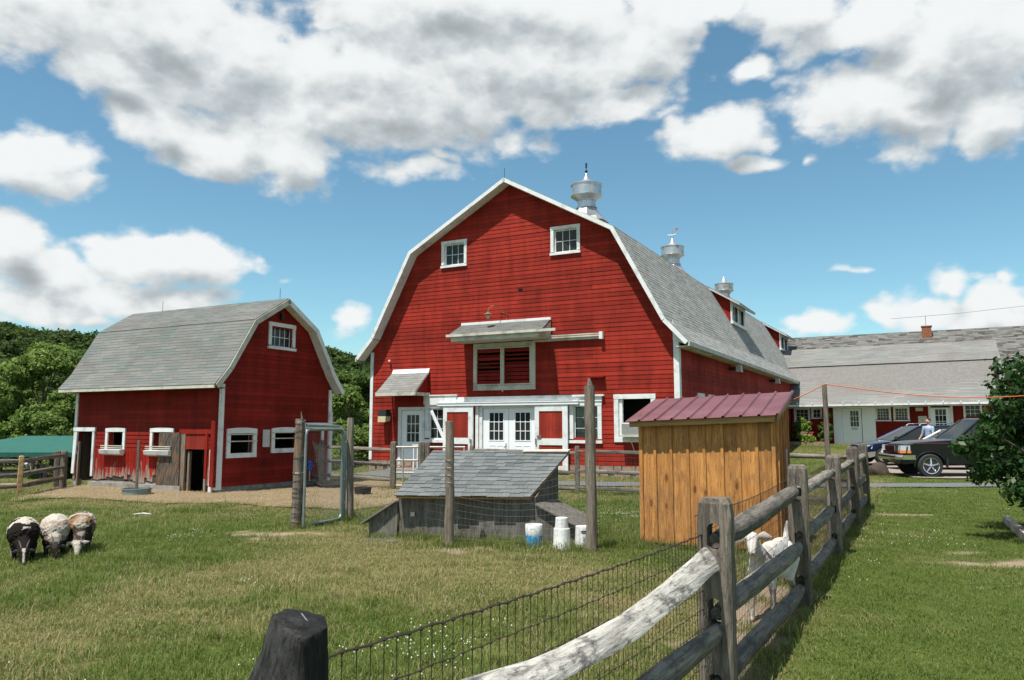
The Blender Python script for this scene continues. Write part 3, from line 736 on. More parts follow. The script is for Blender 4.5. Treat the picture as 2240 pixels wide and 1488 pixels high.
# corner boards
MB().box(WM - .13, WM + .045, -.05, -.0, .30, 4.42).build('corner_board', MAT['white'], barn)
MB().box(WM + .0, WM + .05, .002, .15, .30, 4.30).build('corner_board', MAT['white'], barn)
MB().box(.03, .16, -.055, -.0, .36, 4.42).build('corner_board', MAT['white'], barn)
# gable windows
window(barn, fF, 3.20, 4.28, 7.41, 8.41, 3, 2, .11, rail=.05)
window(barn, fF, 7.65, 8.74, 7.43, 8.43, 3, 2, .11, rail=.05)
# louvred opening with two shutters
lf = MB(); 
for b in ((4.61,4.70,2.86,4.52),(6.90,7.05,2.86,4.52),(4.70,6.90,2.86,3.02),(4.70,6.90,4.38,4.52)): bx(fF, b[0], b[1], -.02, .07, b[2], b[3], lf)
lf = lf.build('louver_frame', MAT['cream'], barn)
def louver(s0, s1, z0, z1, gaps):
    f = MB()
    bx(fF, s0, s0+.05, -.0, .085, z0, z1, f); bx(fF, s1-.05, s1, -.0, .085, z0, z1, f); bx(fF, s0+.05, s1-.05, 0, .083, z1-.05, z1, f); bx(fF, s0+.05, s1-.05, 0, .083, z0, z0+.05, f)
    o = f.build('louver_shutter', MAT['cream'], barn); n = 9; h = (z1 - z0 - .1) / n
    for i in range(n):
        z = z0 + .05 + i * h; g = .55 if i in gaps else .16      # how far each slat has dropped open
        tp, bt = z + h * (1 - g), z + .004; out = .02 + .035 * (1 if i in gaps else .4)
        sk = random.uniform(-.008, .008)
        MB().hexa([fF(s0+.05,out-.014,bt),fF(s1-.05,out-.014,bt+sk),fF(s1-.05,out,bt+sk),fF(s0+.05,out,bt),fF(s0+.05,-.0,tp),fF(s1-.05,-.0,tp+sk),fF(s1-.05,.014,tp+sk),fF(s0+.05,.014,tp)]).build('slat', MAT['red2'], o)
louver(4.70, 5.76, 3.03, 4.37, (3,4,5,7)); louver(5.79, 6.90, 3.03, 4.37, (5,6,7))
bx(fF, 5.76, 5.79, 0, .06, 2.8, 4.4).build('louver_post', MAT['cream'], barn)
m = MB(); bx(fF, 4.6, 7.0, -1.2, -1.15, 2.8, 4.5, m); m.build('loft_dark_backdrop', MAT['dark'], barn)  # added dark sheet: painted gloom behind the louvre gaps
# hood above the louvres
hood = MB(); slab((4.13,-.92,4.80),(7.74,-.92,4.80),(4.13,-.03,5.24),(7.64,-.03,5.24), .05, hood); hood = hood.build('hood', MAT['underlay'], barn)
shingle_field(hood, (4.13,-.93,4.80),(7.74,-.93,4.80),(4.13,-.03,5.24),(7.64,-.03,5.24), .12, .3, MAT['roof_dark'], .011)
MB().box(4.11, 7.66, -.10, -.02, 5.20, 5.30).build('flashing', MAT['white'], hood)
MB().box(4.05, 8.25, -1.03, -.94, 4.70, 4.79).build('gutter', MAT['cream'], hood)
MB().box(4.18, 7.60, -.90, -.04, 4.55, 4.60).box(4.2, 7.6, -.935, -.90, 4.55, 4.76).build('hood_soffit', MAT['cream'], hood)
MB().hexa([(7.60,-.90,4.60),(7.64,-.90,4.60),(7.64,-.03,4.60),(7.60,-.03,4.60),(7.60,-.90,4.74),(7.64,-.90,4.74),(7.64,-.03,5.16),(7.60,-.03,5.16)]).build('hood_end', MAT['cream'], hood)
# sliding track to the right of the hood
MB().box(7.0, 9.45, -.16, -.03, 4.55, 4.60).box(7.0, 9.45, -.10, -.03, 4.47, 4.55).box(7.0, 9.45, -.17, -.12, 4.62, 4.66).build('door_track', MAT['cream'], barn)
MB().box(9.44, 9.56, -.19, -.03, 4.45, 4.69).build('track_end', MAT['white'], barn)
# gooseneck lamp over the hood
lp = MB().tube([(5.72,-.02,5.58),(5.70,-.25,5.74),(5.60,-.45,5.78),(5.50,-.55,5.68),(5.48,-.56,5.56)], .016, 8).build('yard_lamp', MAT['lamp_rust'], barn, smooth=True)
MB().lathe([(.03,.0),(.04,-.03),(.15,-.07),(.155,-.09),(.05,-.08)], 18, (5.48,-.56,5.56)).build('lamp_shade', MAT['lamp_rust'], lp, smooth=True)
MB().lathe([(.03,-.08),(.065,-.14),(.055,-.22),(.0,-.25)], 12, (5.48,-.56,5.56)).build('bulb', MAT['cream'], lp, smooth=True)
MB().tube([(5.72,-.03,5.6),(5.98,-.035,5.5),(6.0,-.04,5.3)], .008, 6).build('cable', MAT['black'], barn)
# side awning over the single door
aw = MB(); slab((1.02,-.95,2.83),(2.72,-.95,2.83),(1.10,-.02,3.66),(2.74,-.02,3.66), .06, aw); aw = aw.build('awning', MAT['cream'], barn)
shingle_field(aw, (1.02,-.955,2.83),(2.72,-.955,2.83),(1.09,-.10,3.58),(2.73,-.10,3.58), .13, .3, MAT['roof_wing'], .01)
MB().hexa([(1.10,-.16,3.52),(2.74,-.16,3.52),(2.74,-.13,3.50),(1.10,-.13,3.50),(1.10,-.05,3.72),(2.74,-.05,3.72),(2.74,-.02,3.70),(1.10,-.02,3.70)]).build('flashing', MAT['white'], aw)
MB().box(1.0, 2.74, -.99, -.955, 2.70, 2.83).box(2.70, 2.76, -.95, -.03, 2.70, 2.82).box(1.02, 1.08, -.95, -.03, 2.70, 2.82).build('awning_fascia', MAT['cream'], aw)
MB().prism([(-.90,2.83),(-.03,2.83),(-.03,3.58)], 'x', 2.60, 2.64).build('awning_cheek', MAT['red'], aw)
MB().prism([(-.90,2.83),(-.03,2.83),(-.03,3.58)], 'x', 1.14, 1.18).build('awning_cheek', MAT['red'], aw)
# single door
def glazed_door(parent, s0, s1, z0, z1, g, nx, nz, n0=.0, mat='white_clean', handle=None, name='door'):
    m = MB(); a, b, c, d = g; t = .045
    bx(fF, s0, a, n0 - t, n0, z0, z1, m); bx(fF, b, s1, n0 - t, n0, z0, z1, m); bx(fF, a, b, n0 - t, n0, d, z1, m); bx(fF, a, b, n0 - t, n0, z0, c, m)
    r = .03
    for q in ((a-r,a,c-r,d+r),(b,b+r,c-r,d+r)): bx(fF, q[0], q[1], n0, n0 + .012, q[2], q[3], m)
    bx(fF, a, b, n0, n0 + .012, c - r, c, m); bx(fF, a, b, n0, n0 + .012, d, d + r, m)
    # raised lower panels
    hw = (b - a) / 2 - .03
    if c - z0 > .35:
        for k in range(2):
            p0 = a + k * (hw + .06)
            zz0, zz1 = z0 + .18, c - .18
            for q in ((p0, p0+.02, zz0, zz1), (p0+hw-.02, p0+hw, zz0, zz1), (p0+.02, p0+hw-.02, zz1-.02, zz1), (p0+.02, p0+hw-.02, zz0, zz0+.02)): bx(fF, q[0], q[1], n0, n0 + .010, q[2], q[3], m)
    o = m.build(name, MAT[mat], parent)
    for i in range(1, nx): cx = a + (b - a) * i / nx; bx(fF, cx-.011, cx+.011, n0-.03, n0-.004, c, d).build('muntin', MAT[mat], o)
    for j in range(1, nz): cz = c + (d - c) * j / nz; bx(fF, a, b, n0-.028, n0-.006, cz-.011, cz+.011).build('muntin', MAT[mat], o)
    for i in range(nx):
        for j in range(nz):
            bx(fF, a+(b-a)*i/nx+.003, a+(b-a)*(i+1)/nx-.003, n0-.026, n0-.020, c+(d-c)*j/nz+.003, c+(d-c)*(j+1)/nz-.003).build('pane', MAT['glass'], o)
    if handle: MB().tube([fF(handle[0], n0+.0, handle[1]+.12), fF(handle[0], n0+.05, handle[1]+.10), fF(handle[0], n0+.05, handle[1]-.10), fF(handle[0], n0+.0, handle[1]-.12)], .012, 6).tube([fF(handle[0]-.02, n0+.05, handle[1]+.13), fF(handle[0]+.10*handle[2], n0+.06, handle[1]+.13)], .012, 6).build('handle', MAT['galv'], o)
    return o
m = MB(); bx(fF,1.36,1.48,-.06,.05,.02,2.31,m); bx(fF,2.44,2.53,-.06,.05,.02,2.31,m); bx(fF,1.48,2.44,-.06,.05,2.20,2.31,m); m.build('door_casing', MAT['white'], barn)
glazed_door(barn, 1.49, 2.43, .06, 2.19, (1.73,2.28,1.04,2.02), 3, 3, .0)
MB().box(1.2, 2.7, -.5, -.02, -.05, .06).build('doorstep', MAT['concrete'], barn)
# head trim, left window
MB().box(2.52, 3.92, -.10, -.02, 2.38, 2.70).box(2.50, 3.96, -.13, -.02, 2.70, 2.74).build('lintel_board', MAT['white'], barn)
window(barn, fF, 2.55, 3.52, 1.02, 2.42, 2, 3, .16, rail=.05)
MB().box(3.9, 8.35, -.075, -.02, 2.46, 2.64).build('lintel_board', MAT['white'], barn)
MB().box(3.18, 8.68, -.22, -.10, 2.42, 2.45).box(3.18, 8.68, -.20, -.17, 2.33, 2.42).box(3.2, 8.66, -.15, -.08, 2.35, 2.419).build('sliding_rail', MAT['white_clean'], barn)
def slide_door(s0, s1, z0, z1, red):
    m = MB(); a, b, c, d = red; n1 = .17; n0 = .11
    bx(fF,s0,a,n0,n1,z0,z1,m); bx(fF,b,s1,n0,n1,z0,z1,m); bx(fF,a,b,n0,n1,d,z1,m); bx(fF,a,b,n0,n1,c-.22,c,m); bx(fF,a,b,n0,n1,z0,z0+.2,m)
    o = m.build('sliding_door', MAT['white'], barn); k = 7
    for i in range(k):
        for (lo, hi) in ((c, d), (z0+.2, c-.22)):
            e = random.uniform(0, .004); bx(fF, a+(b-a)*i/k+.002, a+(b-a)*(i+1)/k-.002, n0+.01, n0+.035+e, lo, hi).build('plank', MAT['red_door'], o)
    return o
o = slide_door(3.42, 4.66, .14, 2.32, (3.58,4.47,1.20,2.11)); MB().box(4.55,4.63,-.21,-.17,1.02,1.16).build('latch', MAT['galv'], o)
o = slide_door(7.08, 8.29, .10, 2.33, (7.24,8.10,1.20,2.11)); MB().box(7.11,7.16,-.21,-.17,1.0,1.2).box(7.18,7.33,-.20,-.17,1.22,1.30).build('latch', MAT['galv'], o)
# double doors
m = MB(); bx(fF,4.70,4.82,-.06,.06,.05,2.33,m); bx(fF,4.84,4.96,-.06,.03,.05,2.30,m); bx(fF,7.03,7.10,-.06,.05,.05,2.33,m); bx(fF,4.96,7.03,-.06,.04,2.24,2.33,m); m.build('door_casing', MAT['white'], barn)
glazed_door(barn, 4.98, 5.985, .08, 2.235, (5.23,5.78,1.13,2.07), 3, 3, -.02, handle=(5.90,.90,-1))
glazed_door(barn, 6.0, 7.02, .08, 2.235, (6.25,6.82,1.13,2.07), 3, 3, -.02)
MB().box(4.6, 7.2, -.5, -.02, -.05, .08).build('doorstep', MAT['concrete'], barn)
# right window with curtains
MB().box(8.36, 9.46, -.08, -.02, 2.42, 2.58).box(7.9, 9.55, -.13, -.02, 2.58, 2.64).build('lintel_board', MAT['white'], barn)
wn = window(barn, fF, 8.30, 9.44, 1.05, 2.42, 2, 3, .14, rail=.04, glass='glass_pale')
MB().box(8.5, 9.3, .13, .15, 1.2, 2.25).build('curtain', MAT['curtain'], wn)
# open window at the right
wo = window(barn, fF, 9.87, 11.25, 1.10, 2.63, 0, 0, .15, sill=False, name='open_window')
bx(fF,10.03,10.14,-.10,-.0,1.25,2.47).build('raised_sash', MAT['white'], wo)
m = MB(); bx(fF, 9.4, 11.8, -1.6, -1.55, .4, 3.0, m); bx(fF, 4.7, 7.3, -1.6, -1.55, .3, 2.6, m); bx(fF, 1.2, 3.8, -1.6, -1.55, .3, 2.6, m); bx(fF, 3, 9, -1.0, -.95, 7.3, 8.6, m); m.build('dark_backdrop', MAT['dark'], barn, kind='stuff')  # added near-black sheets painting the unlit interior behind doors and windows
# wall lamp left of the door, small shelf, nails and marks
wl = MB().box(.66, 1.02, -.36, -.06, 1.98, 2.22).build('wall_lamp', MAT['rubber'], barn)
MB().hexa([(.66,-.37,1.76),(1.0,-.37,1.76),(1.02,-.08,1.8),(.66,-.08,1.8),(.66,-.36,1.975),(1.02,-.36,1.975),(1.02,-.06,1.975),(.66,-.06,1.975)]).build('lens', simple('yellowed_lens', (.52,.45,.28), .3), wl)
MB().box(8.98, 9.58, -.20, -.0, 3.19, 3.22).build('small_shelf', MAT['red2'], barn)
MB().box(6.38, 6.55, -.05, -.02, 6.36, 6.41).build('bracket', MAT['black'], barn)
MB().lathe([(0,0),(.05,.02),(.05,.06),(0,.08)], 10, (.95,-.1,4.02)).build('knob_insulator', MAT['plastic_white'], barn)
MB().tube([(CX-.05,-.3,10.3),(CX-.05,-.3,10.72)], .009, 5).build('lightning_rod', MAT['black'], barn)
# side wall: windows, floodlights, a long gutter rod
for (a, b, c, d) in opS[:2]: window(barn, fS, a-.08, b+.08, c-.08, d+.12, 2, 2, .12)
for (a, b, c, d) in opS[2:]: window(barn, fS, a-.08, b+.08, c-.08, d+.08, 2, 2, .12)
for b in (7.3, 16.6):
    fl = MB().box(WM+.0, WM+.30, b-.10, b+.10, 3.80, 3.92).build('floodlight', MAT['black'], barn)
    MB().hexa([(WM+.30,b-.14,3.74),(WM+.52,b-.14,3.72),(WM+.52,b+.14,3.72),(WM+.30,b+.14,3.74),(WM+.30,b-.14,4.0),(WM+.48,b-.14,3.98),(WM+.48,b+.14,3.98),(WM+.30,b+.14,4.0)]).build('lamp_head', MAT['gutter'], fl)
MB().tube([(CX+6.3,.6,4.02),(CX+6.3,3.0,4.03)], .02, 6).build('eave_pipe', MAT['cream'], barn)
# dormers
def rz(a):    # height of the right lower roof slope at a
    return float(np.interp(a - CX, [4.04, 5.72], [8.09, 4.95]))
def dormer(b0, b1):
    FA = 11.0; zt = 7.48
    d = MB(); d.prism([(10.10, 8.02), (FA, rz(FA) + .02), (FA, zt), (10.10, 8.05)][:0] or [(9.9, 8.2), (FA, rz(FA) - .05), (FA, zt), (9.9, 8.22)], 'y', b0 + .18, b0 + .26)
    o = d.build('dormer', MAT['red2'], barn); MB().prism([(9.9, 8.2), (FA, rz(FA) - .05), (FA, zt), (9.9, 8.22)], 'y', b1 - .3, b1 - .22).build('far_cheek', MAT['red2'], o)
    r = MB(); slab((11.50, b0 - .08, 7.27), (11.50, b1 + .1, 7.27), (9.95, b0 - .08, 8.22), (9.95, b1 + .1, 8.22), .09, r); r.build('dormer_roof', MAT['gutter'], o)
    shingle_field(o, (11.51, b0 - .09, 7.27), (11.51, b1 + .1, 7.27), (9.95, b0 - .09, 8.22), (9.95, b1 + .1, 8.22), .14, .33, MAT['roof'], .011)
    fn = lambda s, n, z: Vector((FA + n, s, z)); zb = rz(FA) + .05
    f = MB(); a0, a1 = b0 + .14, b1 - .2
    bx(fn, a0, a0+.34, 0, .05, zb, zt-.02, f); bx(fn, a1-.34, a1, 0, .05, zb, zt-.02, f); bx(fn, a0+.34, a1-.34, 0, .05, zt-.2, zt-.02, f); bx(fn, a0-.05, a1+.05, 0, .12, zb-.03, zb+.1, f); mid = (a0+a1)/2
    bx(fn, mid-.12, mid+.12, 0, .05, zb+.1, zt-.2, f); f.build('dormer_face', MAT['white'], o)
    for (p, q) in ((a0+.34, mid-.12), (mid+.12, a1-.34)):
        bx(fn, p+.03, q-.03, -.04, -.03, zb+.1, zt-.2).build('pane', MAT['glass_pale'], o)
        bx(fn, (p+q)/2-.02, (p+q)/2+.02, -.02, .0, zb+.1, zt-.2).build('muntin', MAT['white'], o)
    bx(fn, a0+.1, a1-.1, -.3, -.28, zb, zt-.1).build('backing', MAT['curtain'], o)
dormer(12.6, 16.2); dormer(26.8, 30.4)
# ridge ventilators
def ventilator(b, mat, vane):
    c = (CX, b, 0)
    base = MB(); base.add([(CX-1.05,b-1.0,9.75),(CX+1.05,b-1.0,9.75),(CX+1.05,b+1.0,9.75),(CX-1.05,b+1.0,9.75),(CX-.72,b-.72,10.62),(CX+.72,b-.72,10.62),(CX+.72,b+.72,10.62),(CX-.72,b+.72,10.62)],[(4,5,6,7),(0,1,5,4),(1,2,6,5),(2,3,7,6),(3,0,4,7)])
    o = base.build('ventilator', MAT['gutter'], barn)
    MB().lathe([(.98,10.5),(.80,10.68),(.62,10.86),(.50,11.02),(.44,11.16)], 8, c, a0=R(22.5)).build('flared_base', mat, o)
    MB().lathe([(.44,11.14),(.47,11.15),(.47,11.19),(.41,11.2),(.40,11.46),(.43,11.47),(.43,11.5)], 28, c).build('neck', mat, o, smooth=True)
    MB().lathe([(.40,11.48),(.62,11.66),(.68,11.68),(.70,11.70),(.66,11.72),(.665,12.16),(.70,12.18),(.70,12.22),(.62,12.25)], 32, c).build('drum', mat, o, smooth=True)
    MB().lathe([(.66,12.22),(.36,12.32),(.20,12.44),(.10,12.60),(.05,12.74),(.0,12.80)], 28, c).build('cap', mat, o, smooth=True)
    v = MB().tube([(CX,b,12.75),(CX,b,13.05)], .012, 5).lathe([(0,-.07),(.06,-.03),(.07,0),(.06,.03),(0,.07)], 10, (CX,b,12.86))
    if vane == 1: v.box(CX-.04, CX+.04, b-.01, b+.01, 13.0, 13.24)
    if vane == 2:   # small farm animal on an arrow
        v.tube([(CX,b,13.0),(CX,b,13.10)], .012, 5).tube([(CX-.28,b,12.98),(CX+.24,b,12.98)], .012, 5)
        v.box(CX+.02,CX+.28,b-.012,b+.012,13.16,13.30).box(CX+.24,CX+.36,b-.012,b+.012,13.24,13.36).box(CX+.03,CX+.07,b-.01,b+.01,13.02,13.16).box(CX+.22,CX+.26,b-.01,b+.01,13.02,13.16)
    if vane: v.build('weathervane', MAT['black'] if vane == 1 else MAT['galv_rust'], o)
ventilator(7.3, MAT['galv'], 1); ventilator(20.8, MAT['galv_rust'], 2); ventilator(34.5, MAT['galv_rust'], 0)

# ================================================================== the low wing and the hall behind it
wing = thing('farm_shop', 'low red wing with white doors and broad two-pitch grey shingle roof beyond the parked cars', 'building', loc2w(MO, 12.0, 23.0), YAW)
gW = lambda s, n, z: Vector((s - 12.0, .32 - n, z))
Wp = lambda a, b, z: Vector((a - 12.0, b - 23.0, z))
opW = [(12.55,13.25,1.93,2.6),(13.69-.45,13.69+.1,2.1,2.6),(14.3,16.2,.6,2.7),(16.55,17.15,1.95,2.62),(17.4,18.0,1.95,2.65),(19.1,20.05,.6,2.75),(20.7,21.4,2.05,2.8),(12.3,12.9,1.9,2.6)]
opW = [(12.3,12.95,1.95,2.62),(13.2,13.62,2.1,2.62),(14.3,16.2,.6,2.7),(16.52,17.12,1.97,2.66),(17.42,18.02,1.97,2.66),(19.1,20.05,.6,2.75),(20.72,21.38,2.05,2.8)]
ww_ = board_wall(wing, gW, lambda z: 12.06, lambda z: 22.3, .55, 2.78, .13, opW, MAT['red2'], 5, joined=True)
r = MB()
slab(Wp(11.9,22.45,2.80), Wp(22.75,22.45,2.86), Wp(11.6,25.5,5.08), Wp(22.62,25.5,5.2), .1, r)
slab(Wp(11.6,25.5,5.13), Wp(22.62,25.5,5.25), Wp(9.5,28,6.40), Wp(22.62,28,6.52), .08, r)
wr = r.build('roof', MAT['underlay'], wing)
shingle_field(wr, Wp(11.9,22.45,2.80), Wp(22.75,22.45,2.86), Wp(11.6,25.5,5.06), Wp(22.62,25.5,5.18), .14, .9, MAT['roof_wing'], .010, wvar=.5, gap=.002)
shingle_field(wr, Wp(11.6,25.46,5.13), Wp(22.62,25.46,5.25), Wp(9.5,28,6.40), Wp(22.62,28,6.52), .14, .9, MAT['roof_wing'], .010, wvar=.5, gap=.002)
MB().hexa([Wp(11.9,22.38,2.69),Wp(22.75,22.38,2.75),Wp(22.75,22.44,2.75),Wp(11.9,22.44,2.69),Wp(11.9,22.38,2.80),Wp(22.75,22.38,2.86),Wp(22.75,22.44,2.86),Wp(11.9,22.44,2.80)]).build('gutter', MAT['white'], wing)
for k in range(14):
    a = 12.5 + k * .8; MB().box(a-12-.02, a-12+.02, -.66, -.54, 2.84, 2.93).build('gutter_bracket', MAT['white_clean'], wing)
MB().hexa([Wp(12,22.5,2.62),Wp(22.6,22.5,2.68),Wp(22.6,23.31,2.72),Wp(12,23.31,2.68),Wp(12,22.5,2.65),Wp(22.6,22.5,2.71),Wp(22.6,23.31,2.75),Wp(12,23.31,2.71)]).build('soffit', MAT['white'], wing)
MB().box(.06, 10.4, .2, 5, .4, .5).box(10.2,10.3,.1,4.9,.5,5.0).box(0,10.3,4.9,5,.5,6.3).build('back_wall', MAT['inner'], wing)
MB().box(.1, 10.2, .30, .5, -.3, .545).box(2.2, 4.3, -.9, .29, -.3, .56).build('foundation', MAT['concrete'], wing)
for (a, b, c, d, nx, nz) in ((12.2,13.05,1.86,2.66,3,3),(13.12,13.70,2.03,2.66,2,2),(16.42,17.2,1.88,2.67,4,4),(17.32,18.1,1.88,2.67,4,4),(20.62,21.47,1.96,2.80,3,3)):
    window(wing, gW, a, b, c, d, nx, nz, .09, rail=.03)
m = MB(); bx(gW,16.2,16.42,-.02,.045,.6,2.67,m)
bx(gW,14.28,14.75,-.02,.04,.58,2.68,m); bx(gW,15.75,16.2,-.02,.04,.58,2.68,m); bx(gW,14.75,15.75,-.02,.04,2.60,2.68,m); m.build('door_surround', MAT['white_clean'], wing)
for (s0,s1,a,b,c,d,nx,nz) in ((14.77,15.72,15.16,15.58,1.60,2.45,3,3),(14.5,14.76,14.56,14.70,1.60,2.45,1,3),(19.12,20.02,19.32,19.82,1.55,2.50,3,3)):
    fsave = fF; fF = gW; glazed_door(wing, s0, s1, .62, 2.59, (a,b,c,d), nx, nz, -.0 if s0 != 14.5 else .046, name='door'); fF = fsave
m = MB(); bx(gW,19.0,19.12,-.02,.05,.58,2.7,m); bx(gW,20.02,20.14,-.02,.05,.58,2.7,m); m.build('door_casing', MAT['white'], wing)
bx(gW, 15.2, 15.5, .01, .025, 1.42, 1.54).build('mail_slot', MAT['cream'], wing)
for (a,b,c,d) in ((18.5,18.92,1.75,2.15),(18.40,18.75,2.42,2.6)): bx(gW, a, b, .03, .06, c, d).build('notice_board', MAT['cream'], wing)
m = MB(); bx(gW, 12.1, 22.1, -1.5, -1.45, .6, 2.7, m); m.build('dark_backdrop', MAT['dark'], wing)  # dark sheet added as painted shade inside the wing
hall = thing('hall', 'long hall with patchy old shingles and a red brick chimney rising behind the low wing', 'building', loc2w(MO, 12.0, 28.4), YAW)
Hp = lambda a, b, z: Vector((a - 12.0, b - 28.4, z))
r = MB(); slab(Hp(10.2,27.2,4.98), Hp(42,27.2,5.05), Hp(10.2,32,7.62), Hp(42,32,7.72), .1, r); slab(Hp(10.2,37,4.98), Hp(42,37,5.05), Hp(10.2,32,7.62), Hp(42,32,7.72), .1, r)
hr = r.build('roof', MAT['underlay'], hall)
shingle_field(hr, Hp(10.2,27.2,4.98), Hp(42,27.2,5.05), Hp(10.2,32,7.62), Hp(42,32,7.72), .20, .42, MAT['roof_old'], .028, jit=.02, wvar=.3, gap=.012)
MB().box(10.8, 29, -1.0, -.9, 1.2, 5.0).box(-1, 29, 7.8, 7.9, 1.2, 5.0).box(28.9,29,-.9,7.8,1.2,5.0).build('wall', MAT['red2'], hall)
MB().hexa([Hp(22.8,27.12,4.86),Hp(42,27.12,4.92),Hp(42,27.19,4.92),Hp(22.8,27.19,4.86),Hp(22.8,27.12,4.99),Hp(42,27.12,5.05),Hp(42,27.19,5.05),Hp(22.8,27.19,4.99)]).build('fascia', MAT['white'], hall)
ch = MB().box(6.98,7.48,2.6,3.1,6.2,7.80).build('chimney', MAT['concrete'], hall)
z = 6.86; kk = 0
while z < 7.78:
    for j in range(3):
        x = 6.96 + j * .185 - (.09 if kk % 2 else 0)
        MB().box(max(6.955,x)+.004, min(7.505,x+.18), 2.575+random.uniform(-.006,.006), 2.62, z, z+.075).build('brick', MAT['brick'], ch)
    MB().box(6.955,6.985,2.60,3.1,z,z+.075).build('brick', MAT['brick'], ch)
    z += .088; kk += 1
MB().box(6.92,7.54,2.54,3.16,7.82,7.88).build('cap_course', MAT['brick'], ch)
MB().tube([(7.2,2.8,7.85),(7.2,2.8,8.55)], .012, 5).build('lightning_rod', MAT['black'], hall)

# ================================================================== the small barn
sb = thing('small_barn', 'small red gambrel barn with weathered plank door and straw around its foot', 'barn', SO, YAW)
SWb = 4.1; SL = 5.42; SC = 1.87
gF = lambda s, n, z: Vector((s, -n, z))            # long wall
gS = lambda s, n, z: Vector((0 + n, s, z))         # gable wall facing the gate
PS = [(2.30, 2.58), (1.92, 3.02), (1.15, 4.24), (0, 4.93)]
hs = lambda z: min(2.0, float(np.interp(z + .09, [2.70, 3.02, 4.24, 4.93], [2.2, 1.92, 1.15, 0])))
opL = [(-5.32,-4.62,.0,1.47),(-4.02,-3.42,.98,1.47),(-2.28,-1.60,.98,1.47),(-1.12,-.32,.0,1.43)]
board_wall(sb, gF, lambda z: -SL, lambda z: 0, .98, 2.70, .105, opL, MAT['red2'], 2.6)
lw = MB(); 
for (a, b) in ((-SL,-5.33),(-4.61,-1.13),(-.31,0)): bx(gF, a, b, -.12, 0, .2, .985, lw)
lw = lw.build('lower_wall', MAT['inner'], sb)
x = -4.56
while x < -1.14:
    wd = random.uniform(.085, .14); x1 = min(-1.13, x + wd); zb = .24 + random.uniform(-.02, .05) + (.12 if random.random() < .15 else 0) + .05 * math.sin(x * 3)
    MB().hexa([gF(x,.0,zb),gF(x1-.004,.0,zb+random.uniform(-.03,.03)),gF(x1-.004,.022,zb),gF(x,.022,zb+.01),gF(x,0,.985),gF(x1-.004,0,.985),gF(x1-.004,.022+random.uniform(0,.006),.985),gF(x,.022,.985)]).build('plank', MAT['red_peel'], lw); x = x1
for (a, b) in ((-SL+.0,-5.33),(-.31,-.0)):
    x = a
    while x < b - .03: x1 = min(b, x + .1); MB().box(x, x1-.003, -.022, 0, .2, .98).build('plank', MAT['red_peel'], lw); x = x1
bxs = [(.30,1.08,.93,1.45),(1.80,2.62,.98,1.45)]
opG = [(1.57,2.31,3.68,4.19),(.34,1.06,.93,1.44),(1.80,2.60,1.0,1.44)]
gw = board_wall(sb, gS, lambda z: SC - hs(z), lambda z: SC + hs(z), .18, 4.86, .105, opG, MAT['red2'], 2.8)
MB().box(-SL, 0, 3.85, 3.97, .15, 2.7).box(-SL, -SL+.1, .13, 3.84, .15, 2.7).build('back_wall', MAT['inner'], sb)
MB().prism([(SC-1.9,2.7),(SC+1.9,2.7),(SC+1.9,3.0),(SC+1.1,4.15),(SC,4.8),(SC-1.1,4.15),(SC-1.9,3.0)], 'x', -SL, -SL+.1).build('far_gable', MAT['inner'], sb)
m = MB(); m.box(-4.66,-1.10,.0,.16,-.2,.24).box(-.30,.0,.0,.16,-.2,.2).box(-.16,-.005,.16,3.9,-.2,.17).box(-SL,-5.3,.0,.16,-.2,.2); m.box(-4.66,-1.15,-.10,-.0,-.2,.16).build('foundation', MAT['concrete'], sb)
r = MB()
lx = [-5.62, -5.68, -5.76, -5.9]
for sgn in (-1, 1):
    for k in range(3):
        (h0, z0), (h1, z1) = PS[k], PS[k + 1]
        slab((lx[k], SC + sgn * h0, z0), (.3, SC + sgn * h0, z0), (lx[k+1], SC + sgn * h1, z1), (.3, SC + sgn * h1, z1), .07, r)
sr = r.build('roof', MAT['underlay'], sb)
for k in range(3):
    (h0, z0), (h1, z1) = PS[k], PS[k + 1]; lift = .004 if k != 2 else .012
    shingle_field(sr, (lx[k]-.01, SC - h0 - (.02 if k == 0 else 0), z0), (.31, SC - h0 - (.02 if k == 0 else 0), z0), (lx[k+1]-.01, SC - h1, z1), (.31, SC - h1, z1), .095, .40, MAT['roof_small'], .008, wvar=.45, gap=.002, lift=lift)
for sgn in (-1, 1):
    for k in range(3):
        (h0, z0), (h1, z1) = PS[k], PS[k + 1]; d = Vector((0, (h1 - h0) * sgn, z1 - z0)).normalized(); nn = Vector((0, -d.z, d.y))
        if nn.z > 0: nn = -nn
        P = Vector((.3, SC + sgn * h0, z0)) + nn * .003; Q = Vector((.3, SC + sgn * h1, z1)) + nn * .003
        e = nn * .13; x0, x1 = .302, .328 + .001 * k
        vv = lambda p, x: (x, p.y, p.z)
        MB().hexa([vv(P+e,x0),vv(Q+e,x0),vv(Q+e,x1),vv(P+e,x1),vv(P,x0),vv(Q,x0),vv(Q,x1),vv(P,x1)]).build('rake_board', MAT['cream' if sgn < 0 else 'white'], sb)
        P2 = P + nn * .07; Q2 = Q + nn * .07; e = nn * .02
        MB().hexa([vv(P2+e,.002),vv(Q2+e,.002),vv(Q2+e,.3),vv(P2+e,.3),vv(P2,.002),vv(Q2,.002),vv(Q2,.3),vv(P2,.3)]).build('soffit', MAT['white'], sb)
MB().box(-5.6,.28,SC-2.32,SC-2.28,2.50,2.58).build('fascia', MAT['cream'], sb)
MB().box(-5.6,.28,SC-2.27,-.03,2.50,2.52).build('eave_soffit', MAT['inner'], sb)
MB().box(-.11,.03,-.045,-.0,.10,2.62).build('corner_board', MAT['white'], sb)
MB().box(.0,.042,.002,.10,.10,2.62).build('corner_board', MAT['white'], sb)
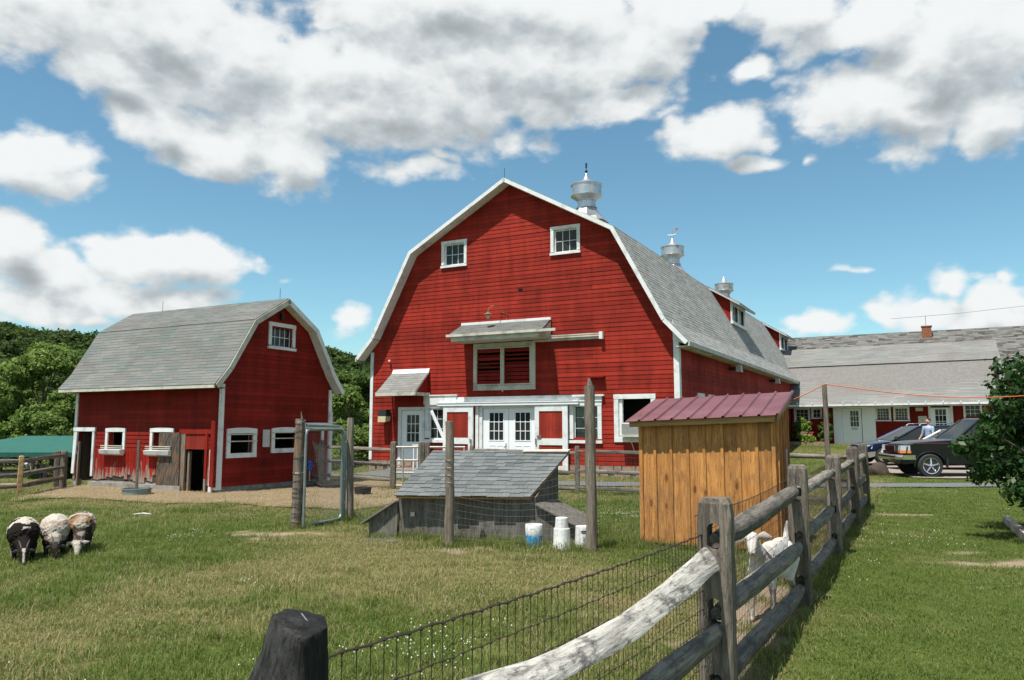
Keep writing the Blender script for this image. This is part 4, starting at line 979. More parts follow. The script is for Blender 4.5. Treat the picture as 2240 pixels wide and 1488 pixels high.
MB().box(-.20,-.09,-.075,-.046,-.02,1.05).build('patched_board', simple('flaking_white_board', (.62,.62,.60), .7, 0, .15, 9, (.30,.26,.22)), sb)
MB().box(-SL-.03,-SL+.07,-.045,-.0,.9,2.60).build('corner_board', MAT['white'], sb)
MB().box(.0,.05,SC+1.97,SC+2.08,.1,2.62).build('corner_board', MAT['white'], sb)
# upper window
window(sb, gS, 1.46, 2.42, 3.60, 4.30, 4, 2, .10, rail=.03)
MB().box(-.7,-.65,1.2,2.7,3.3,4.4).build('loft_dark_backdrop', MAT['dark'], sb)  # dark sheet painting the loft's shade behind the upper window
# lower windows on the gable (bars across the openings)
for (a, b, c, d) in ((.22,1.17,.84,1.54),(1.68,2.72,.92,1.55)):
    wo = window(sb, gS, a, b, c, d, 0, 0, .11, sill=False, name='window', crown=.03)
    for k in (.38, .62): bx(gS, a, b, .055, .075, c + (d - c) * k + .12, c + (d - c) * k + .145).build('bar', MAT['cream'], wo)
    bx(gS, a + .1, b - .1, -.9, -.88, c - .2, d + .2).build('backing', MAT['dark'], wo)
m = MB(); bx(gS,1.36,1.60,.03,.055,1.08,1.52,m); m.build('tin_patch', MAT['galv_rust'], sb)
# wide door at the gable's far end
m = MB(); bx(gS,2.86,2.96,.0,.06,.2,1.56,m); bx(gS,3.56,3.64,.0,.06,.2,1.56,m); bx(gS,2.84,3.95,.0,.07,1.56,1.70,m)
o = m.build('gable_door_casing', MAT['white'], sb)
bx(gS,3.85,3.97,.03,.075,.2,2.0).build('corner_board', MAT['white'], sb)
# long-wall windows with shallow troughs hung below
def trough_window(a, b):
    wo = window(sb, gF, a, b, .90, 1.55, 0, 0, .09, sill=False, name='window', crown=.02)
    t = MB()
    t.hexa([gF(a-.04,.06,.86),gF(b+.0,.06,.86),gF(b,.17,.90),gF(a-.04,.17,.90),gF(a-.04,.05,1.02),gF(b+.02,.05,1.02),gF(b+.02,.20,1.00),gF(a-.04,.20,1.00)])
    t.build('trough', MAT['white'], wo)
    for z in (1.04, 1.09): bx(gF, a-.05, b+.02, .10, .14, z, z+.022).build('slat', MAT['cream'], wo)
    bx(gF, a+.12, a+.3, -.45, -.43, .9, 1.5).build('inner_board', MAT['cream'], wo)
trough_window(-4.12, -3.34); trough_window(-2.38, -1.52)
# doorway at the far left
m = MB(); m.hexa([gF(-5.47,.0,.35),gF(-5.36,.0,.35),gF(-5.36,.05,.35),gF(-5.47,.05,.35),gF(-5.44,.0,1.48),gF(-5.30,.0,1.48),gF(-5.30,.05,1.48),gF(-5.44,.05,1.48)])
bx(gF,-4.66,-4.58,.0,.05,.30,1.48,m); bx(gF,-5.46,-4.55,.0,.06,1.47,1.58,m); m.build('doorway_casing', MAT['white'], sb)
m = MB(); bx(gF,-5.40,-5.26,-.06,-.005,.02,1.2,m); bx(gF,-5.20,-4.62,-.5,-.48,.78,1.0,m); bx(gF,-5.2,-5.1,-.5,-.48,.1,1.4,m); m.build('inner_door', MAT['plank_gray'], sb)
# right-hand doorway, its frame and the weathered door hanging open
m = MB(); bx(gF,-1.22,-1.08,.0,.05,.0,1.44,m); m.build('door_post', MAT['plank_gray'], sb)
m = MB(); bx(gF,-1.08,-.30,-.02,.03,1.05,1.42,m); m.build('header_panel', MAT['red_door'], sb)
m = MB(); bx(gF,-1.3,-.16,.0,.055,1.42,1.53,m); bx(gF,-.40,-.32,.0,.05,.35,1.42,m); m.build('door_casing', MAT['red2'], sb)
m = MB(); bx(gF,-.40,-.33,.0,.05,-.02,.35,m); bx(gF,-1.04,-.98,-.08,-.01,.0,1.0,m); m.build('door_stud', MAT['plank_gray'], sb)
dr = MB(); bx(gF,-2.02,-1.22,.05,.062,.0,1.42,dr); dr = dr.build('plank_door', MAT['plank_gray'], sb)
def clip_poly(poly, a, b, c):   # keep a*x+b*y<=c
    out = []
    for i in range(len(poly)):
        p, q = poly[i], poly[(i + 1) % len(poly)]; fp = a*p[0]+b*p[1]-c; fq = a*q[0]+b*q[1]-c
        if fp <= 0: out.append(p)
        if fp * fq < 0: t = fp / (fp - fq); out.append((p[0]+(q[0]-p[0])*t, p[1]+(q[1]-p[1])*t))
    return out
rect = [(-2.05,-.02),(-1.21,-.02),(-1.24,1.45),(-1.97,1.44)]; nx_, nz_ = math.cos(R(-24)), math.sin(R(-24))
t0 = -3.2
while t0 < 0.5:
    wd = random.uniform(.085, .13); pl = clip_poly(clip_poly(rect, nx_, nz_, t0 + wd - .005), -nx_, -nz_, -t0)
    if len(pl) > 2:
        th = random.uniform(.082, .094); MB().prism(pl, 'y', -th, -.063).build('plank', MAT['old_door'], dr)
    t0 += wd
MB().box(-5.3,-.2,1.6,1.7,.0,2.6).build('dark_backdrop', MAT['dark'], sb)  # near-black sheet standing in for the barn's unlit inside
for (xx, zz) in ((-.02, 4.93), (-4.6, 4.93)): MB().tube([(xx, SC, zz), (xx, SC, zz + .30)], .006, 5).build('lightning_rod', MAT['black'], sb)
bx(gS,1.84,1.90,.03,.10,4.38,4.56).build('hay_hook', MAT['black'], sb)
# ================================================================== vegetation
protos = bpy.data.collections.new('grass_prototypes')      # not linked: only the scattered copies are seen
def proto_coll(name, meshes):
    c = bpy.data.collections.new(name)
    for i, o in enumerate(meshes):
        for k in list(o.users_collection): k.objects.unlink(o)
        o.name = '%s_%02d' % (name, i); c.objects.link(o)
    return c
def scatter(name, P, rot, scl, coll, idx, dry=None, kind='stuff', parent=None):
    me = bpy.data.meshes.new(name); n = len(P); me.vertices.add(n); me.vertices.foreach_set('co', P.astype(np.float32).ravel())
    a = me.attributes.new('rot', 'FLOAT_VECTOR', 'POINT'); a.data.foreach_set('vector', rot.astype(np.float32).ravel())
    a = me.attributes.new('scl', 'FLOAT_VECTOR', 'POINT'); a.data.foreach_set('vector', scl.astype(np.float32).ravel())
    a = me.attributes.new('idx', 'INT', 'POINT'); a.data.foreach_set('value', idx.astype(np.int32))
    a = me.attributes.new('dry', 'FLOAT', 'POINT'); a.data.foreach_set('value', (dry if dry is not None else np.zeros(n)).astype(np.float32))
    o = bpy.data.objects.new(name, me); C.objects.link(o); o['kind'] = kind
    if parent is not None: o.parent = parent
    g = bpy.data.node_groups.new(name + '_scatter', 'GeometryNodeTree')
    g.interface.new_socket('Geometry', in_out='INPUT', socket_type='NodeSocketGeometry'); g.interface.new_socket('Geometry', in_out='OUTPUT', socket_type='NodeSocketGeometry')
    gi = g.nodes.new('NodeGroupInput'); go = g.nodes.new('NodeGroupOutput')
    ip = g.nodes.new('GeometryNodeInstanceOnPoints'); ci = g.nodes.new('GeometryNodeCollectionInfo')
    ci.inputs['Collection'].default_value = coll; ci.inputs['Separate Children'].default_value = True; ci.inputs['Reset Children'].default_value = True
    mp = g.nodes.new('GeometryNodeMeshToPoints'); g.links.new(gi.outputs[0], mp.inputs[0])
    g.links.new(mp.outputs[0], ip.inputs['Points']); g.links.new(ci.outputs[0], ip.inputs['Instance']); ip.inputs['Pick Instance'].default_value = True
    def na(nm, typ):
        q = g.nodes.new('GeometryNodeInputNamedAttribute'); q.data_type = typ; q.inputs['Name'].default_value = nm; return q.outputs[0]
    g.links.new(na('idx', 'INT'), ip.inputs['Instance Index'])
    er = g.nodes.new('FunctionNodeEulerToRotation'); g.links.new(na('rot', 'FLOAT_VECTOR'), er.inputs[0]); g.links.new(er.outputs[0], ip.inputs['Rotation'])
    g.links.new(na('scl', 'FLOAT_VECTOR'), ip.inputs['Scale']); g.links.new(ip.outputs[0], go.inputs[0])
    md = o.modifiers.new('scatter', 'NODES'); md.node_group = g
    return o
def tuft(nb, rad, h0, h1, wid, lean, rng, mat, flat=False):
    V = []; F = []; T = []
    for i in range(nb):
        a = rng.uniform(0, 2*math.pi); r = rad * math.sqrt(rng.uniform(0, 1)); x, y = r*math.cos(a), r*math.sin(a)
        h = rng.uniform(h0, h1); th = rng.uniform(0, 2*math.pi); w = wid * rng.uniform(.7, 1.3); l = h * lean * rng.uniform(.3, 1.4)
        dx, dy = math.cos(th), math.sin(th); px, py = -dy*w/2, dx*w/2; o = len(V)
        if flat: z0, z1, z2 = rng.uniform(.0, .03), rng.uniform(.005, .04), rng.uniform(.0, .03); l = h
        else: z0, z1, z2 = -.01, h*.6, h*rng.uniform(.86, 1.0)
        V += [(x-px, y-py, z0), (x+px, y+py, z0), (x+dx*l*.35+px*.8, y+dy*l*.35+py*.8, z1), (x+dx*l*.35-px*.8, y+dy*l*.35-py*.8, z1), (x+dx*l, y+dy*l, z2)]
        F += [(o, o+1, o+2, o+3), (o+3, o+2, o+4)]; t = rng.uniform(0, 1); T += [t, t]
    me = bpy.data.meshes.new('tuft'); me.from_pydata(V, [], F); at = me.attributes.new('tint', 'FLOAT', 'FACE'); at.data.foreach_set('value', np.array(T, np.float32)); me.materials.append(mat)
    return bpy.data.objects.new('tuft', me)
rg = random.Random(3)
short = [tuft(46, .15, .020, .042, .0052, 1.1, rg, MAT['blade']) for _ in range(4)]
longt = [tuft(32, .12, .038, .078, .0050, .9, rg, MAT['blade']) for _ in range(3)] + [tuft(14, .09, .07, .15, .0042, .6, rg, MAT['blade']) for _ in range(2)]
GC = proto_coll('grass_tuft', short + longt)      # alphabetical = index order
def clear_of_solids(x, y):
    k = np.ones(len(x), bool)
    for (ox, oy, poly) in []: pass
    la = (x - MO.x) * AW.x + (y - MO.y) * AW.y; lb = (x - MO.x) * AD.x + (y - MO.y) * AD.y
    k &= ~((la > -.1) & (la < 12.1) & (lb > -.1) & (lb < 41)); k &= ~((la > 12) & (la < 23) & (lb > 22.8))
    sa = (x - SO.x) * AW.x + (y - SO.y) * AW.y; sbb = (x - SO.x) * AD.x + (y - SO.y) * AD.y
    k &= ~((sa > -5.4) & (sa < 0) & (sbb > -.1) & (sbb < 4.1))
    k &= ~in_poly(x, y, [(p[0], p[1]) for p in PATH]); k &= ~in_poly(x, y, DRIVE)
    return k
def grass_points(y0, y1, dens, xmax=.80):
    A = .5 * 2 * xmax * (y1**2 - y0**2); n = int(A * dens)
    y = np.sqrt(RNG.uniform(y0**2, y1**2, n)); x = RNG.uniform(-xmax, xmax, n) * y
    return x, y
def build_grass():
    X = []; Y = []; S = []; I = []
    for (y0, y1, d, s) in ((2.6, 7.5, 150, .95), (7.5, 12, 100, 1.05), (12, 19, 52, 1.25), (19, 30, 22, 1.6), (30, 52, 7, 2.2)):
        x, y = grass_points(y0, y1, d); X.append(x); Y.append(y); S.append(np.full(len(x), s))
    x = np.concatenate(X); y = np.concatenate(Y); s = np.concatenate(S)
    k = clear_of_solids(x, y); di = dirt(x, y); k &= RNG.uniform(0, 1, len(x)) > di * 1.15
    inst = in_poly(x, y, STRAW); k &= ~(inst & (RNG.uniform(0, 1, len(x)) > .015))
    x, y, s = x[k], y[k], s[k]
    lawn = right_of_fence(x, y) > .5; dr = dryness(x, y)
    clump = fbm(x, y, .9, 31, 3); n = len(x); u = RNG.uniform(0, 1, n)
    idx = RNG.integers(0, 4, n)
    plong = np.where(lawn, .03, np.clip((clump - .47) * 4, .06, .75) * (1 - .5 * dr)); lg = u < plong; idx = np.where(lg, RNG.integers(4, 7, n), idx)
    vl = (~lawn) & (clump > .56) & (RNG.uniform(0, 1, n) < .22) & (y < 22); idx = np.where(vl, RNG.integers(7, 9, n), idx)
    # longer growth along fence feet
    df = np.abs((x - FL1.x) * .886 - (y - FL1.y) * .463); nf = (df < .16) & (y < 17) & (y > 3); idx = np.where(nf & (RNG.uniform(0, 1, n) < .5), RNG.integers(4, 9, n), idx)
    rot = np.stack([RNG.normal(0, .08, n), RNG.normal(0, .08, n), RNG.uniform(0, 6.28, n)], 1)
    sc = s * RNG.uniform(.75, 1.25, n) * np.where(lawn, .85, 1.0); scl = np.stack([sc, sc, sc * np.where(lawn, .85, np.where(dr > .5, .8, 1.05)) / np.maximum(1, s * .8)], 1)
    dry = np.clip(dr + RNG.normal(0, .16, n) + (clump - .5) * -.3, 0, 1)
    scatter('grass', np.stack([x, y, terrain(x, y) - .004], 1), rot, scl, GC, idx, dry)
build_grass()
def tall_weeds():
    pts = []
    def ring(cx, cy, r, n, jit=.12):
        for _ in range(n):
            a = random.uniform(0, 6.28); rr = r + random.uniform(-jit, jit); pts.append((cx + rr*math.cos(a), cy + rr*math.sin(a)))
    def line(a, b, n, jit=.07):
        for _ in range(n): t = random.random(); pts.append((a[0]+(b[0]-a[0])*t+random.gauss(0, jit), a[1]+(b[1]-a[1])*t+random.gauss(0, jit)))
    for p in (G(765,1136), G(647,1156), G(983,1197), G(1295,1208), G(859,1073), G(1263,1079)): ring(p.x, p.y, .14, 16)
    line(G(820,1182), G(1290,1178), 150, .10); line((1.74, 10.8), (3.3, 9.95), 90, .08); line(G(1300,1200), (1.74, 10.7), 70, .12); line(G(985,1195), G(1295,1205), 90, .15)
    line((2.3, 11.9), (1.2, 12.3), 120, .6); line(FL1, FL1 + Vector((.5226, 1, 0)) * 11.5, 150, .09)
    line((-3.6, 19.3), (-11, 25.5), 30, .2); line((1.6, 19.0), (6.8, 16.2), 150, .25); line(G(770,1130), G(860,1070), 60, .2); line(G(770,1135), G(985,1195), 90, .12)
    P = np.array(pts); n = len(P); x, y = P[:, 0], P[:, 1]; k = clear_of_solids(x, y); x, y = x[k], y[k]; n = len(x)
    s = RNG.uniform(.8, 1.5, n); scatter('tall_grass', np.stack([x, y, terrain(x, y)], 1), np.stack([RNG.normal(0, .1, n), RNG.normal(0, .1, n), RNG.uniform(0, 6.28, n)], 1),
        np.stack([s*.8, s*.8, s*1.15], 1), GC, RNG.integers(4, 9, n), np.clip(RNG.normal(.12, .22, n), 0, 1))
tall_weeds()
def loose_straw():
    sp = proto_coll('straw_tuft', [tuft(46, .22, .06, .16, .0065, 1, rg, MAT['straw_blade'], flat=True) for _ in range(3)])
    x = RNG.uniform(-14, -1.5, 9000); y = RNG.uniform(14, 25, 9000); k = in_poly(x, y, STRAW) & clear_of_solids(x, y); x, y = x[k], y[k]; n = len(x)
    scatter('loose_straw', np.stack([x, y, terrain(x, y) + .022], 1), np.stack([np.zeros(n), np.zeros(n), RNG.uniform(0, 6.28, n)], 1), np.ones((n, 3)) * RNG.uniform(.8, 1.3, n)[:, None], sp, RNG.integers(0, 3, n))
loose_straw()
def clover():
    hs_ = []
    for k in range(2):
        m = MB()
        for i in range(5 if k else 3):
            a, b = random.uniform(-.12, .12), random.uniform(-.12, .12); m.lathe([(0, .045), (.0045, .049), (.005, .053), (0, .058)], 6, (a, b, 0), t=.5)
        me = m.build('clover_heads', MAT['clover']); hs_.append(me)
    cc = proto_coll('clover_head', hs_)
    x, y = grass_points(4, 20, 2); f = fbm(x, y, .7, 55, 3); k = (RNG.uniform(0, 1, len(x)) < np.clip((f - .55) * 3, .01, .5)) & clear_of_solids(x, y) & ~in_poly(x, y, STRAW); x, y = x[k], y[k]
    # thick drifts near the wire and along the lawn
    for (p, r, m_) in ((G(880,1440), .6, 26), (G(1360,1130), .6, 30), (G(1960,1185), .8, 16), (G(420,1180), 1.0, 10)):
        x = np.concatenate([x, RNG.normal(p.x, r*.6, m_)]); y = np.concatenate([y, RNG.normal(p.y, r*.6, m_)])
    n = len(x); s = RNG.uniform(.8, 1.3, n)
    scatter('clover_blossoms', np.stack([x, y, terrain(x, y)], 1), np.stack([np.zeros(n), np.zeros(n), RNG.uniform(0, 6.28, n)], 1), np.stack([s, s, s], 1), cc, RNG.integers(0, 2, n))
clover()

def leaves(centers, radii, n, size, rng, flat=.55, asp=1.7, up=.35):
    """leaf-sized folded quads on and inside clumps; returns V, F, tint"""
    centers = np.asarray(centers, float); radii = np.asarray(radii, float); k = len(centers)
    w = radii ** 2; ci = rng.choice(k, n, p=w / w.sum())
    d = rng.normal(size=(n, 3)); d /= np.linalg.norm(d, axis=1)[:, None]
    r = radii[ci] * (rng.uniform(0, 1, n) ** .42) * (1 + .18 * rng.normal(size=n))
    p = centers[ci] + d * r[:, None] * np.array([1, 1, flat + .2])
    nr = d * .6 + rng.normal(size=(n, 3)) * .55 + np.array([0, 0, up]); nr /= np.linalg.norm(nr, axis=1)[:, None]
    t = np.cross(nr, rng.normal(size=(n, 3))); t /= np.linalg.norm(t, axis=1)[:, None]; b = np.cross(nr, t)
    s = size * rng.uniform(.6, 1.35, n)[:, None]
    V = np.stack([p - t*s*asp/2, p - b*s/2 + nr*s*.12, p + t*s*asp/2, p + b*s/2 + nr*s*.12], 1).reshape(-1, 3)
    F = np.arange(n*4).reshape(n, 4); cl = rng.uniform(0, 1, k)
    tint = np.clip(.55 * rng.uniform(0, 1, n) + .45 * cl[ci], 0, 1)
    return V, F, tint
def make_tree(name, label, base, height, rad, nclump, nleaf, lsize, mat, seed, group=None, shape='round', low=.15, trunk_r=.16, cr=.24):
    rng = np.random.default_rng(seed); rr = random.Random(seed)
    t = thing(name, label, 'tree', base, 0, group); cs = []; rs = []
    for i in range(nclump):
        f = rr.random() ** .8; z = height * (low + (1 - low - .06) * f)
        prof = {'round': math.sin(math.pi * min(1, .16 + .84 * f)) ** .6, 'tall': (1 - f) ** .55 * .9 + .12, 'bush': (1 - f * f) ** .5}[shape]
        a = rr.uniform(0, 2*math.pi); q = rad * prof * math.sqrt(rr.uniform(.12, 1.0))
        cs.append((q*math.cos(a), q*math.sin(a), z)); rs.append(rad * cr * rr.uniform(.6, 1.35) * (1.0 - .35 * f))
    V, F, T = leaves(cs, rs, nleaf, lsize, rng); np_obj('crown', V, F, mat, t, attrs={'tint': ('FACE', T)})
    tm = MB(); tm.tube([(0,0,-.2),(.05,.03,height*.25),(-.04,.05,height*.55),(0,0,height*.85)], [trunk_r, trunk_r*.8, trunk_r*.5, trunk_r*.15], 9)
    for i in range(0, nclump, max(1, nclump // 14)):
        c = cs[i]; z0 = max(height*.15, c[2]*.55); tm.tube([(0,0,z0),(c[0]*.5,c[1]*.5,(z0+c[2])/2+.1),c], [trunk_r*.35, trunk_r*.22, trunk_r*.08], 5)
    tm.build('trunk', MAT['bark'], t, smooth=True); return t
def at(px, y): return Vector(((px - 1120) / FPX * y * 1.0, y, 0))
def tree_at(px, y, pytop, rad, nl, ls, mat, seed, label, group, shape='round', low=.1, nc=60, name='broadleaf_tree', cr=.24):
    nl = int(nl * 1.75); ls *= .72
    b = at(px, y); z0 = TZ(b.x, b.y); r = ray(px, pytop); ztop = EYE + r.z * (y / r.y); b = Vector((r.x * y / r.y, y, z0))
    return make_tree(name, label, b, ztop - z0, rad, nc, nl, ls, mat, seed, group, shape, low, cr=cr)
gL = 'trees behind the small barn'; gM = 'trees in the gap between the barns'
tree_at(103, 54, 742, 3.6, 26000, .20, MAT['leaf'], 1, 'tallest leafy tree left of the small barn, above the green canopy', gL, nc=90)
tree_at(15, 58, 815, 3.4, 17000, .21, MAT['leaf'], 2, 'pale green tree at the left edge of the photo', gL, nc=60)
tree_at(185, 62, 752, 3.2, 17000, .22, MAT['leaf2'], 3, 'darker tree whose top shows just left of the small barn roof', gL, nc=60)
tree_at(55, 66, 772, 3.8, 16000, .23, MAT['leaf2'], 4, 'dark leafy tree behind the pale one at the left edge', gL, nc=60)
tree_at(140, 50, 850, 2.6, 15000, .19, MAT['leaf'], 5, 'low bushy tree directly behind the green canopy', gL, nc=50, low=.0)
tree_at(-60, 56, 790, 4.0, 9000, .24, MAT['leaf'], 6, 'leafy tree cut by the left edge of the photo', gL, nc=50)
tree_at(768, 46, 838, 2.0, 17000, .17, MAT['leaf'], 7, 'light green tree standing in the gap between the two barns', gM, 'round', .0, 60)
tree_at(790, 60, 806, 3.0, 16000, .22, MAT['leaf2'], 8, 'dark tree close to the left corner of the big barn', gM, 'round', .0, 60)
tree_at(728, 56, 790, 2.6, 14000, .21, MAT['leaf'], 9, 'tree rising beside the right eave of the small barn', gM, 'round', .0, 50)
tree_at(748, 72, 772, 3.0, 11000, .24, MAT['leaf2'], 10, 'tree highest up in the gap between the two barns', gM, 'round', .0, 50)
def bush_at(px, py, rad, h, nl, ls, mat, seed, label, cat='bush', name='bush', z0=None, group=None):
    p = G(px, py); rng = np.random.default_rng(seed); t = thing(name, label, cat, (p.x, p.y, TZ(p.x, p.y) if z0 is None else z0), 0, group); rr = random.Random(seed)
    cs = [(rr.uniform(-1, 1)*rad*.7, rr.uniform(-1, 1)*rad*.7, h*rr.uniform(.15, .85)) for _ in range(16)]
    V, F, T = leaves(cs, [rad*.4*rr.uniform(.7, 1.3) for _ in cs], nl, ls, rng); np_obj('foliage', V, F, mat, t, attrs={'tint': ('FACE', T)})
    m = MB()
    for c in cs[:8]: m.tube([(0,0,-.05), (c[0]*.4, c[1]*.4, c[2]*.5), c], [.02, .014, .006], 5)
    m.build('stem', MAT['bark'], t); return t
bush_at(782, 1008, 1.1, 2.0, 7000, .10, MAT['leaf'], 21, 'overgrown green bush at the left corner of the big barn')
bush_at(745, 1006, .9, 1.5, 4500, .10, MAT['leaf_bright'], 22, 'bright low shrub just behind the tall gate post')
# far-off wooded hill
def build_hill():
    prof_px = [(-500,640),(-200,668),(0,697),(60,703),(120,716),(200,727),(300,738),(420,744),(560,744),(720,749),(760,762),(800,782),(900,815),(1020,850),(1200,880)]
    az = []; zz = []; DIST = 380
    for px, py in prof_px:
        r = ray(px, py); az.append(math.atan2(r.x, r.y)); zz.append(EYE + r.z / math.hypot(r.x, r.y) * DIST)
    def top(a): return np.interp(a, az, zz, left=zz[0], right=0.)
    A = np.linspace(-1.1, .25, 90); Dd = np.linspace(110, 520, 40); AA, DD = np.meshgrid(A, Dd)
    def hz(a, d):
        t = top(a) - 12.0; f = sstep(105, DIST, d) * (1 - .35 * sstep(DIST, 540, d))
        return -2.0 + t * f * (1 + .05 * (fbm(np.sin(a)*d, np.cos(a)*d, .02, 61, 3) - .5)) + 5 * (fbm(np.sin(a)*d, np.cos(a)*d, .012, 62, 3) - .5) * sstep(110, 200, d) * (1 - sstep(290, 370, d))
    Z = hz(AA, DD); V = np.stack([np.sin(AA)*DD, np.cos(AA)*DD, Z], -1).reshape(-1, 3)
    nx, ny = len(A), len(Dd); i = (np.arange(nx-1)[None, :] + nx*np.arange(ny-1)[:, None]).ravel()
    np_obj('hill', V, np.stack([i, i+1, i+1+nx, i+nx], 1), simple('wooded_slope', (.02, .035, .012), .95), kind='structure')
    rng = np.random.default_rng(77); crowns = []
    for k in range(4):
        rr = random.Random(90+k); cs = [(rr.uniform(-1,1)*3.0, rr.uniform(-1,1)*3.0, 3.5+rr.uniform(0, 5.5)) for _ in range(22)]
        V2, F2, T2 = leaves(cs, [1.7*rr.uniform(.7,1.3) for _ in cs], 1500, .62, rng)
        crowns.append(np_obj('crown', V2, F2, MAT['leaf_far'], attrs={'tint': ('FACE', T2)}))
    cc = proto_coll('hill_crown', crowns)
    n = 7500; a = RNG.uniform(-.85, .08, n); d = np.sqrt(RNG.uniform(118**2, 450**2, n)); z = hz(a, d); k = (z > -.5); a, d, z = a[k], d[k], z[k]; n = len(a)
    s = RNG.uniform(.6, 1.15, n)
    scatter('wooded_hillside', np.stack([np.sin(a)*d, np.cos(a)*d, z - 1], 1), np.stack([np.zeros(n), np.zeros(n), RNG.uniform(0, 6.28, n)], 1), np.stack([s, s, s*RNG.uniform(.7, 1.05, n)], 1), cc, RNG.integers(0, 4, n))
build_hill()

# ================================================================== fences
def post_mesh(w, d, h, slots, seed, mat_name, cham=.018, top='round'):
    rr = random.Random(seed); rings = 15; vs = []; fs = []
    cs = [(-w/2+cham,-d/2),(w/2-cham,-d/2),(w/2,-d/2+cham),(w/2,d/2-cham),(w/2-cham,d/2),(-w/2+cham,d/2),(-w/2,d/2-cham),(-w/2,-d/2+cham)]
    zs = [-.3] + [h*.92*i/(rings-3) for i in range(rings-2)] + [h*.975, h]
    for i, z in enumerate(zs):
        f = 1 if z < h*.95 else (.93 if z < h*.99 else .74)
        for (x, y) in cs: vs.append((x*f + rr.uniform(-.003, .003), y*f + rr.uniform(-.003, .003), z + (rr.uniform(-.006, .006) if i >= len(zs)-1 else 0)))
    n = 8
    for i in range(len(zs)-1):
        for j in range(n): fs.append((i*n+j, i*n+(j+1)%n, (i+1)*n+(j+1)%n, (i+1)*n+j))
    fs += [tuple(range(n))[::-1], tuple(range((len(zs)-1)*n, len(zs)*n))]
    me = bpy.data.meshes.new('post'); me.from_pydata(vs, [], fs); me.materials.append(MAT[mat_name])
    if not slots: return me
    o = bpy.data.objects.new('tmp', me); C.objects.link(o)
    cm = MB()
    for z in slots:
        pr = [(.036*math.cos(t), z + (.055 if math.sin(t) > 0 else -.02) + .036*math.sin(t)) for t in [2*math.pi*(k+.5)/14 for k in range(14)]]
        cm.prism(pr, 'y', -d, d)
    co = cm.build('cut', MAT[mat_name]); md = o.modifiers.new('b', 'BOOLEAN'); md.object = co; md.operation = 'DIFFERENCE'; md.solver = 'EXACT'
    dg = bpy.context.evaluated_depsgraph_get(); m2 = bpy.data.meshes.new_from_object(o.evaluated_get(dg)); m2.name = 'post'
    bpy.data.objects.remove(o); bpy.data.objects.remove(co); return m2
def put(name, me, parent, loc, rot=(0, 0, 0), **kw):
    o = bpy.data.objects.new(name, me); C.objects.link(o); o.location = loc; o.rotation_euler = rot
    if parent is not None: o.parent = parent
    for k, v in kw.items(): o[k] = v
    return o
def rail(parent, p, q, r, mat, flat=(1, .8), seed=0, n=9, ends=.62, sag=0.0, name='rail', tops=None, jit=.07, segs=12, twist=0.):
    """irregular split log from p to q, modelled along its own x axis"""
    p = Vector(p); q = Vector(q); L = (q - p).length; rr = random.Random(seed); vs = []; fs = []; ph = rr.uniform(0, 6)
    base = [1 + rr.uniform(-.16, .16) for _ in range(n)]
    for i in range(segs + 1):
        f = i / segs; e = min(1.0, ends + (1 - ends) * min(f, 1 - f) * 7); wob = .012 * math.sin(f * 5 + ph)
        for j in range(n):
            th = 2*math.pi*j/n + twist*f; k = base[j] * (1 + rr.uniform(-jit, jit)) * r * e
            vs.append((f * L, math.cos(th) * k * flat[1] + wob, math.sin(th) * k * flat[0] - sag * math.sin(math.pi * f)))
    for i in range(segs):
        for j in range(n): fs.append((i*n+j, i*n+(j+1)%n, (i+1)*n+(j+1)%n, (i+1)*n+j))
    fs += [tuple(range(n))[::-1], tuple(range(segs*n, (segs+1)*n))]
    me = bpy.data.meshes.new(name); me.from_pydata(vs, [], [f[::-1] for f in fs]); me.materials.append(mat if not isinstance(mat, str) else MAT[mat])
    me.polygons.foreach_set('use_smooth', np.ones(len(me.polygons), bool)); me.set_sharp_from_angle(angle=R(50))
    o = bpy.data.objects.new(name, me); C.objects.link(o); o.parent = parent
    d = (q - p).normalized(); y = Vector((0, 0, 1)).cross(d).normalized(); z = d.cross(y)
    M4 = Matrix((d, y, z)).transposed().to_4x4(); M4.translation = p; o.matrix_basis = M4; return o
def netting(parent, p, q, z0, z1, dx, dz, r, mat, knots=0, top_r=None, sagf=None, off=Vector((0, 0, 0)), wob=0., name='wire_netting', ground=True, sides=4, irregular=False):
    p = Vector(p) + off; q = Vector(q) + off; L = (q - p).to_2d().length; d = (q - p); m = MB(); nz = int(round((z1 - z0) / dz)); nx = int(L / dx)
    sag = lambda f, z: (sagf(f, z) if sagf else 0)
    rows = [z0 + (z1 - z0) * j / nz for j in range(nz + 1)]
    if irregular: rows = [z0 + (z1 - z0) * (j / nz) ** 1.4 for j in range(nz + 1)]
    segs = nx if (knots or wob) else 10
    for j, z in enumerate(rows):
        rr_ = top_r if (top_r and j == nz) else r; pts = []
        for i in range(segs + 1):
            f = i / segs; b = p + d * f
            pts.append((b.x, b.y, b.z + z + sag(f, z) + (wob * math.sin(i * 1.9 + j) if wob else 0)))
        m.tube(pts, rr_, sides, cap=False)
    for i in range(nx + 1):
        f = i / nx; b = p + d * f; m.tube([(b.x, b.y, b.z + rows[0] + sag(f, rows[0])), (b.x, b.y, b.z + rows[-1] + sag(f, rows[-1]))], r * .85, 3, cap=False)
        if knots:
            for j, z in enumerate(rows):
                zz = b.z + z + sag(f, z) + (wob * math.sin(i * 1.9 + j) if wob else 0); k = knots * (1.3 if j == nz else 1)
                m.add([(b.x-k,b.y,zz),(b.x+k,b.y,zz),(b.x,b.y-k,zz),(b.x,b.y+k,zz),(b.x,b.y,zz-k),(b.x,b.y,zz+k)],[(0,2,5),(2,1,5),(1,3,5),(3,0,5),(2,0,4),(1,2,4),(3,1,4),(0,3,4)])
    return m.build(name, mat, parent, kind='stuff')
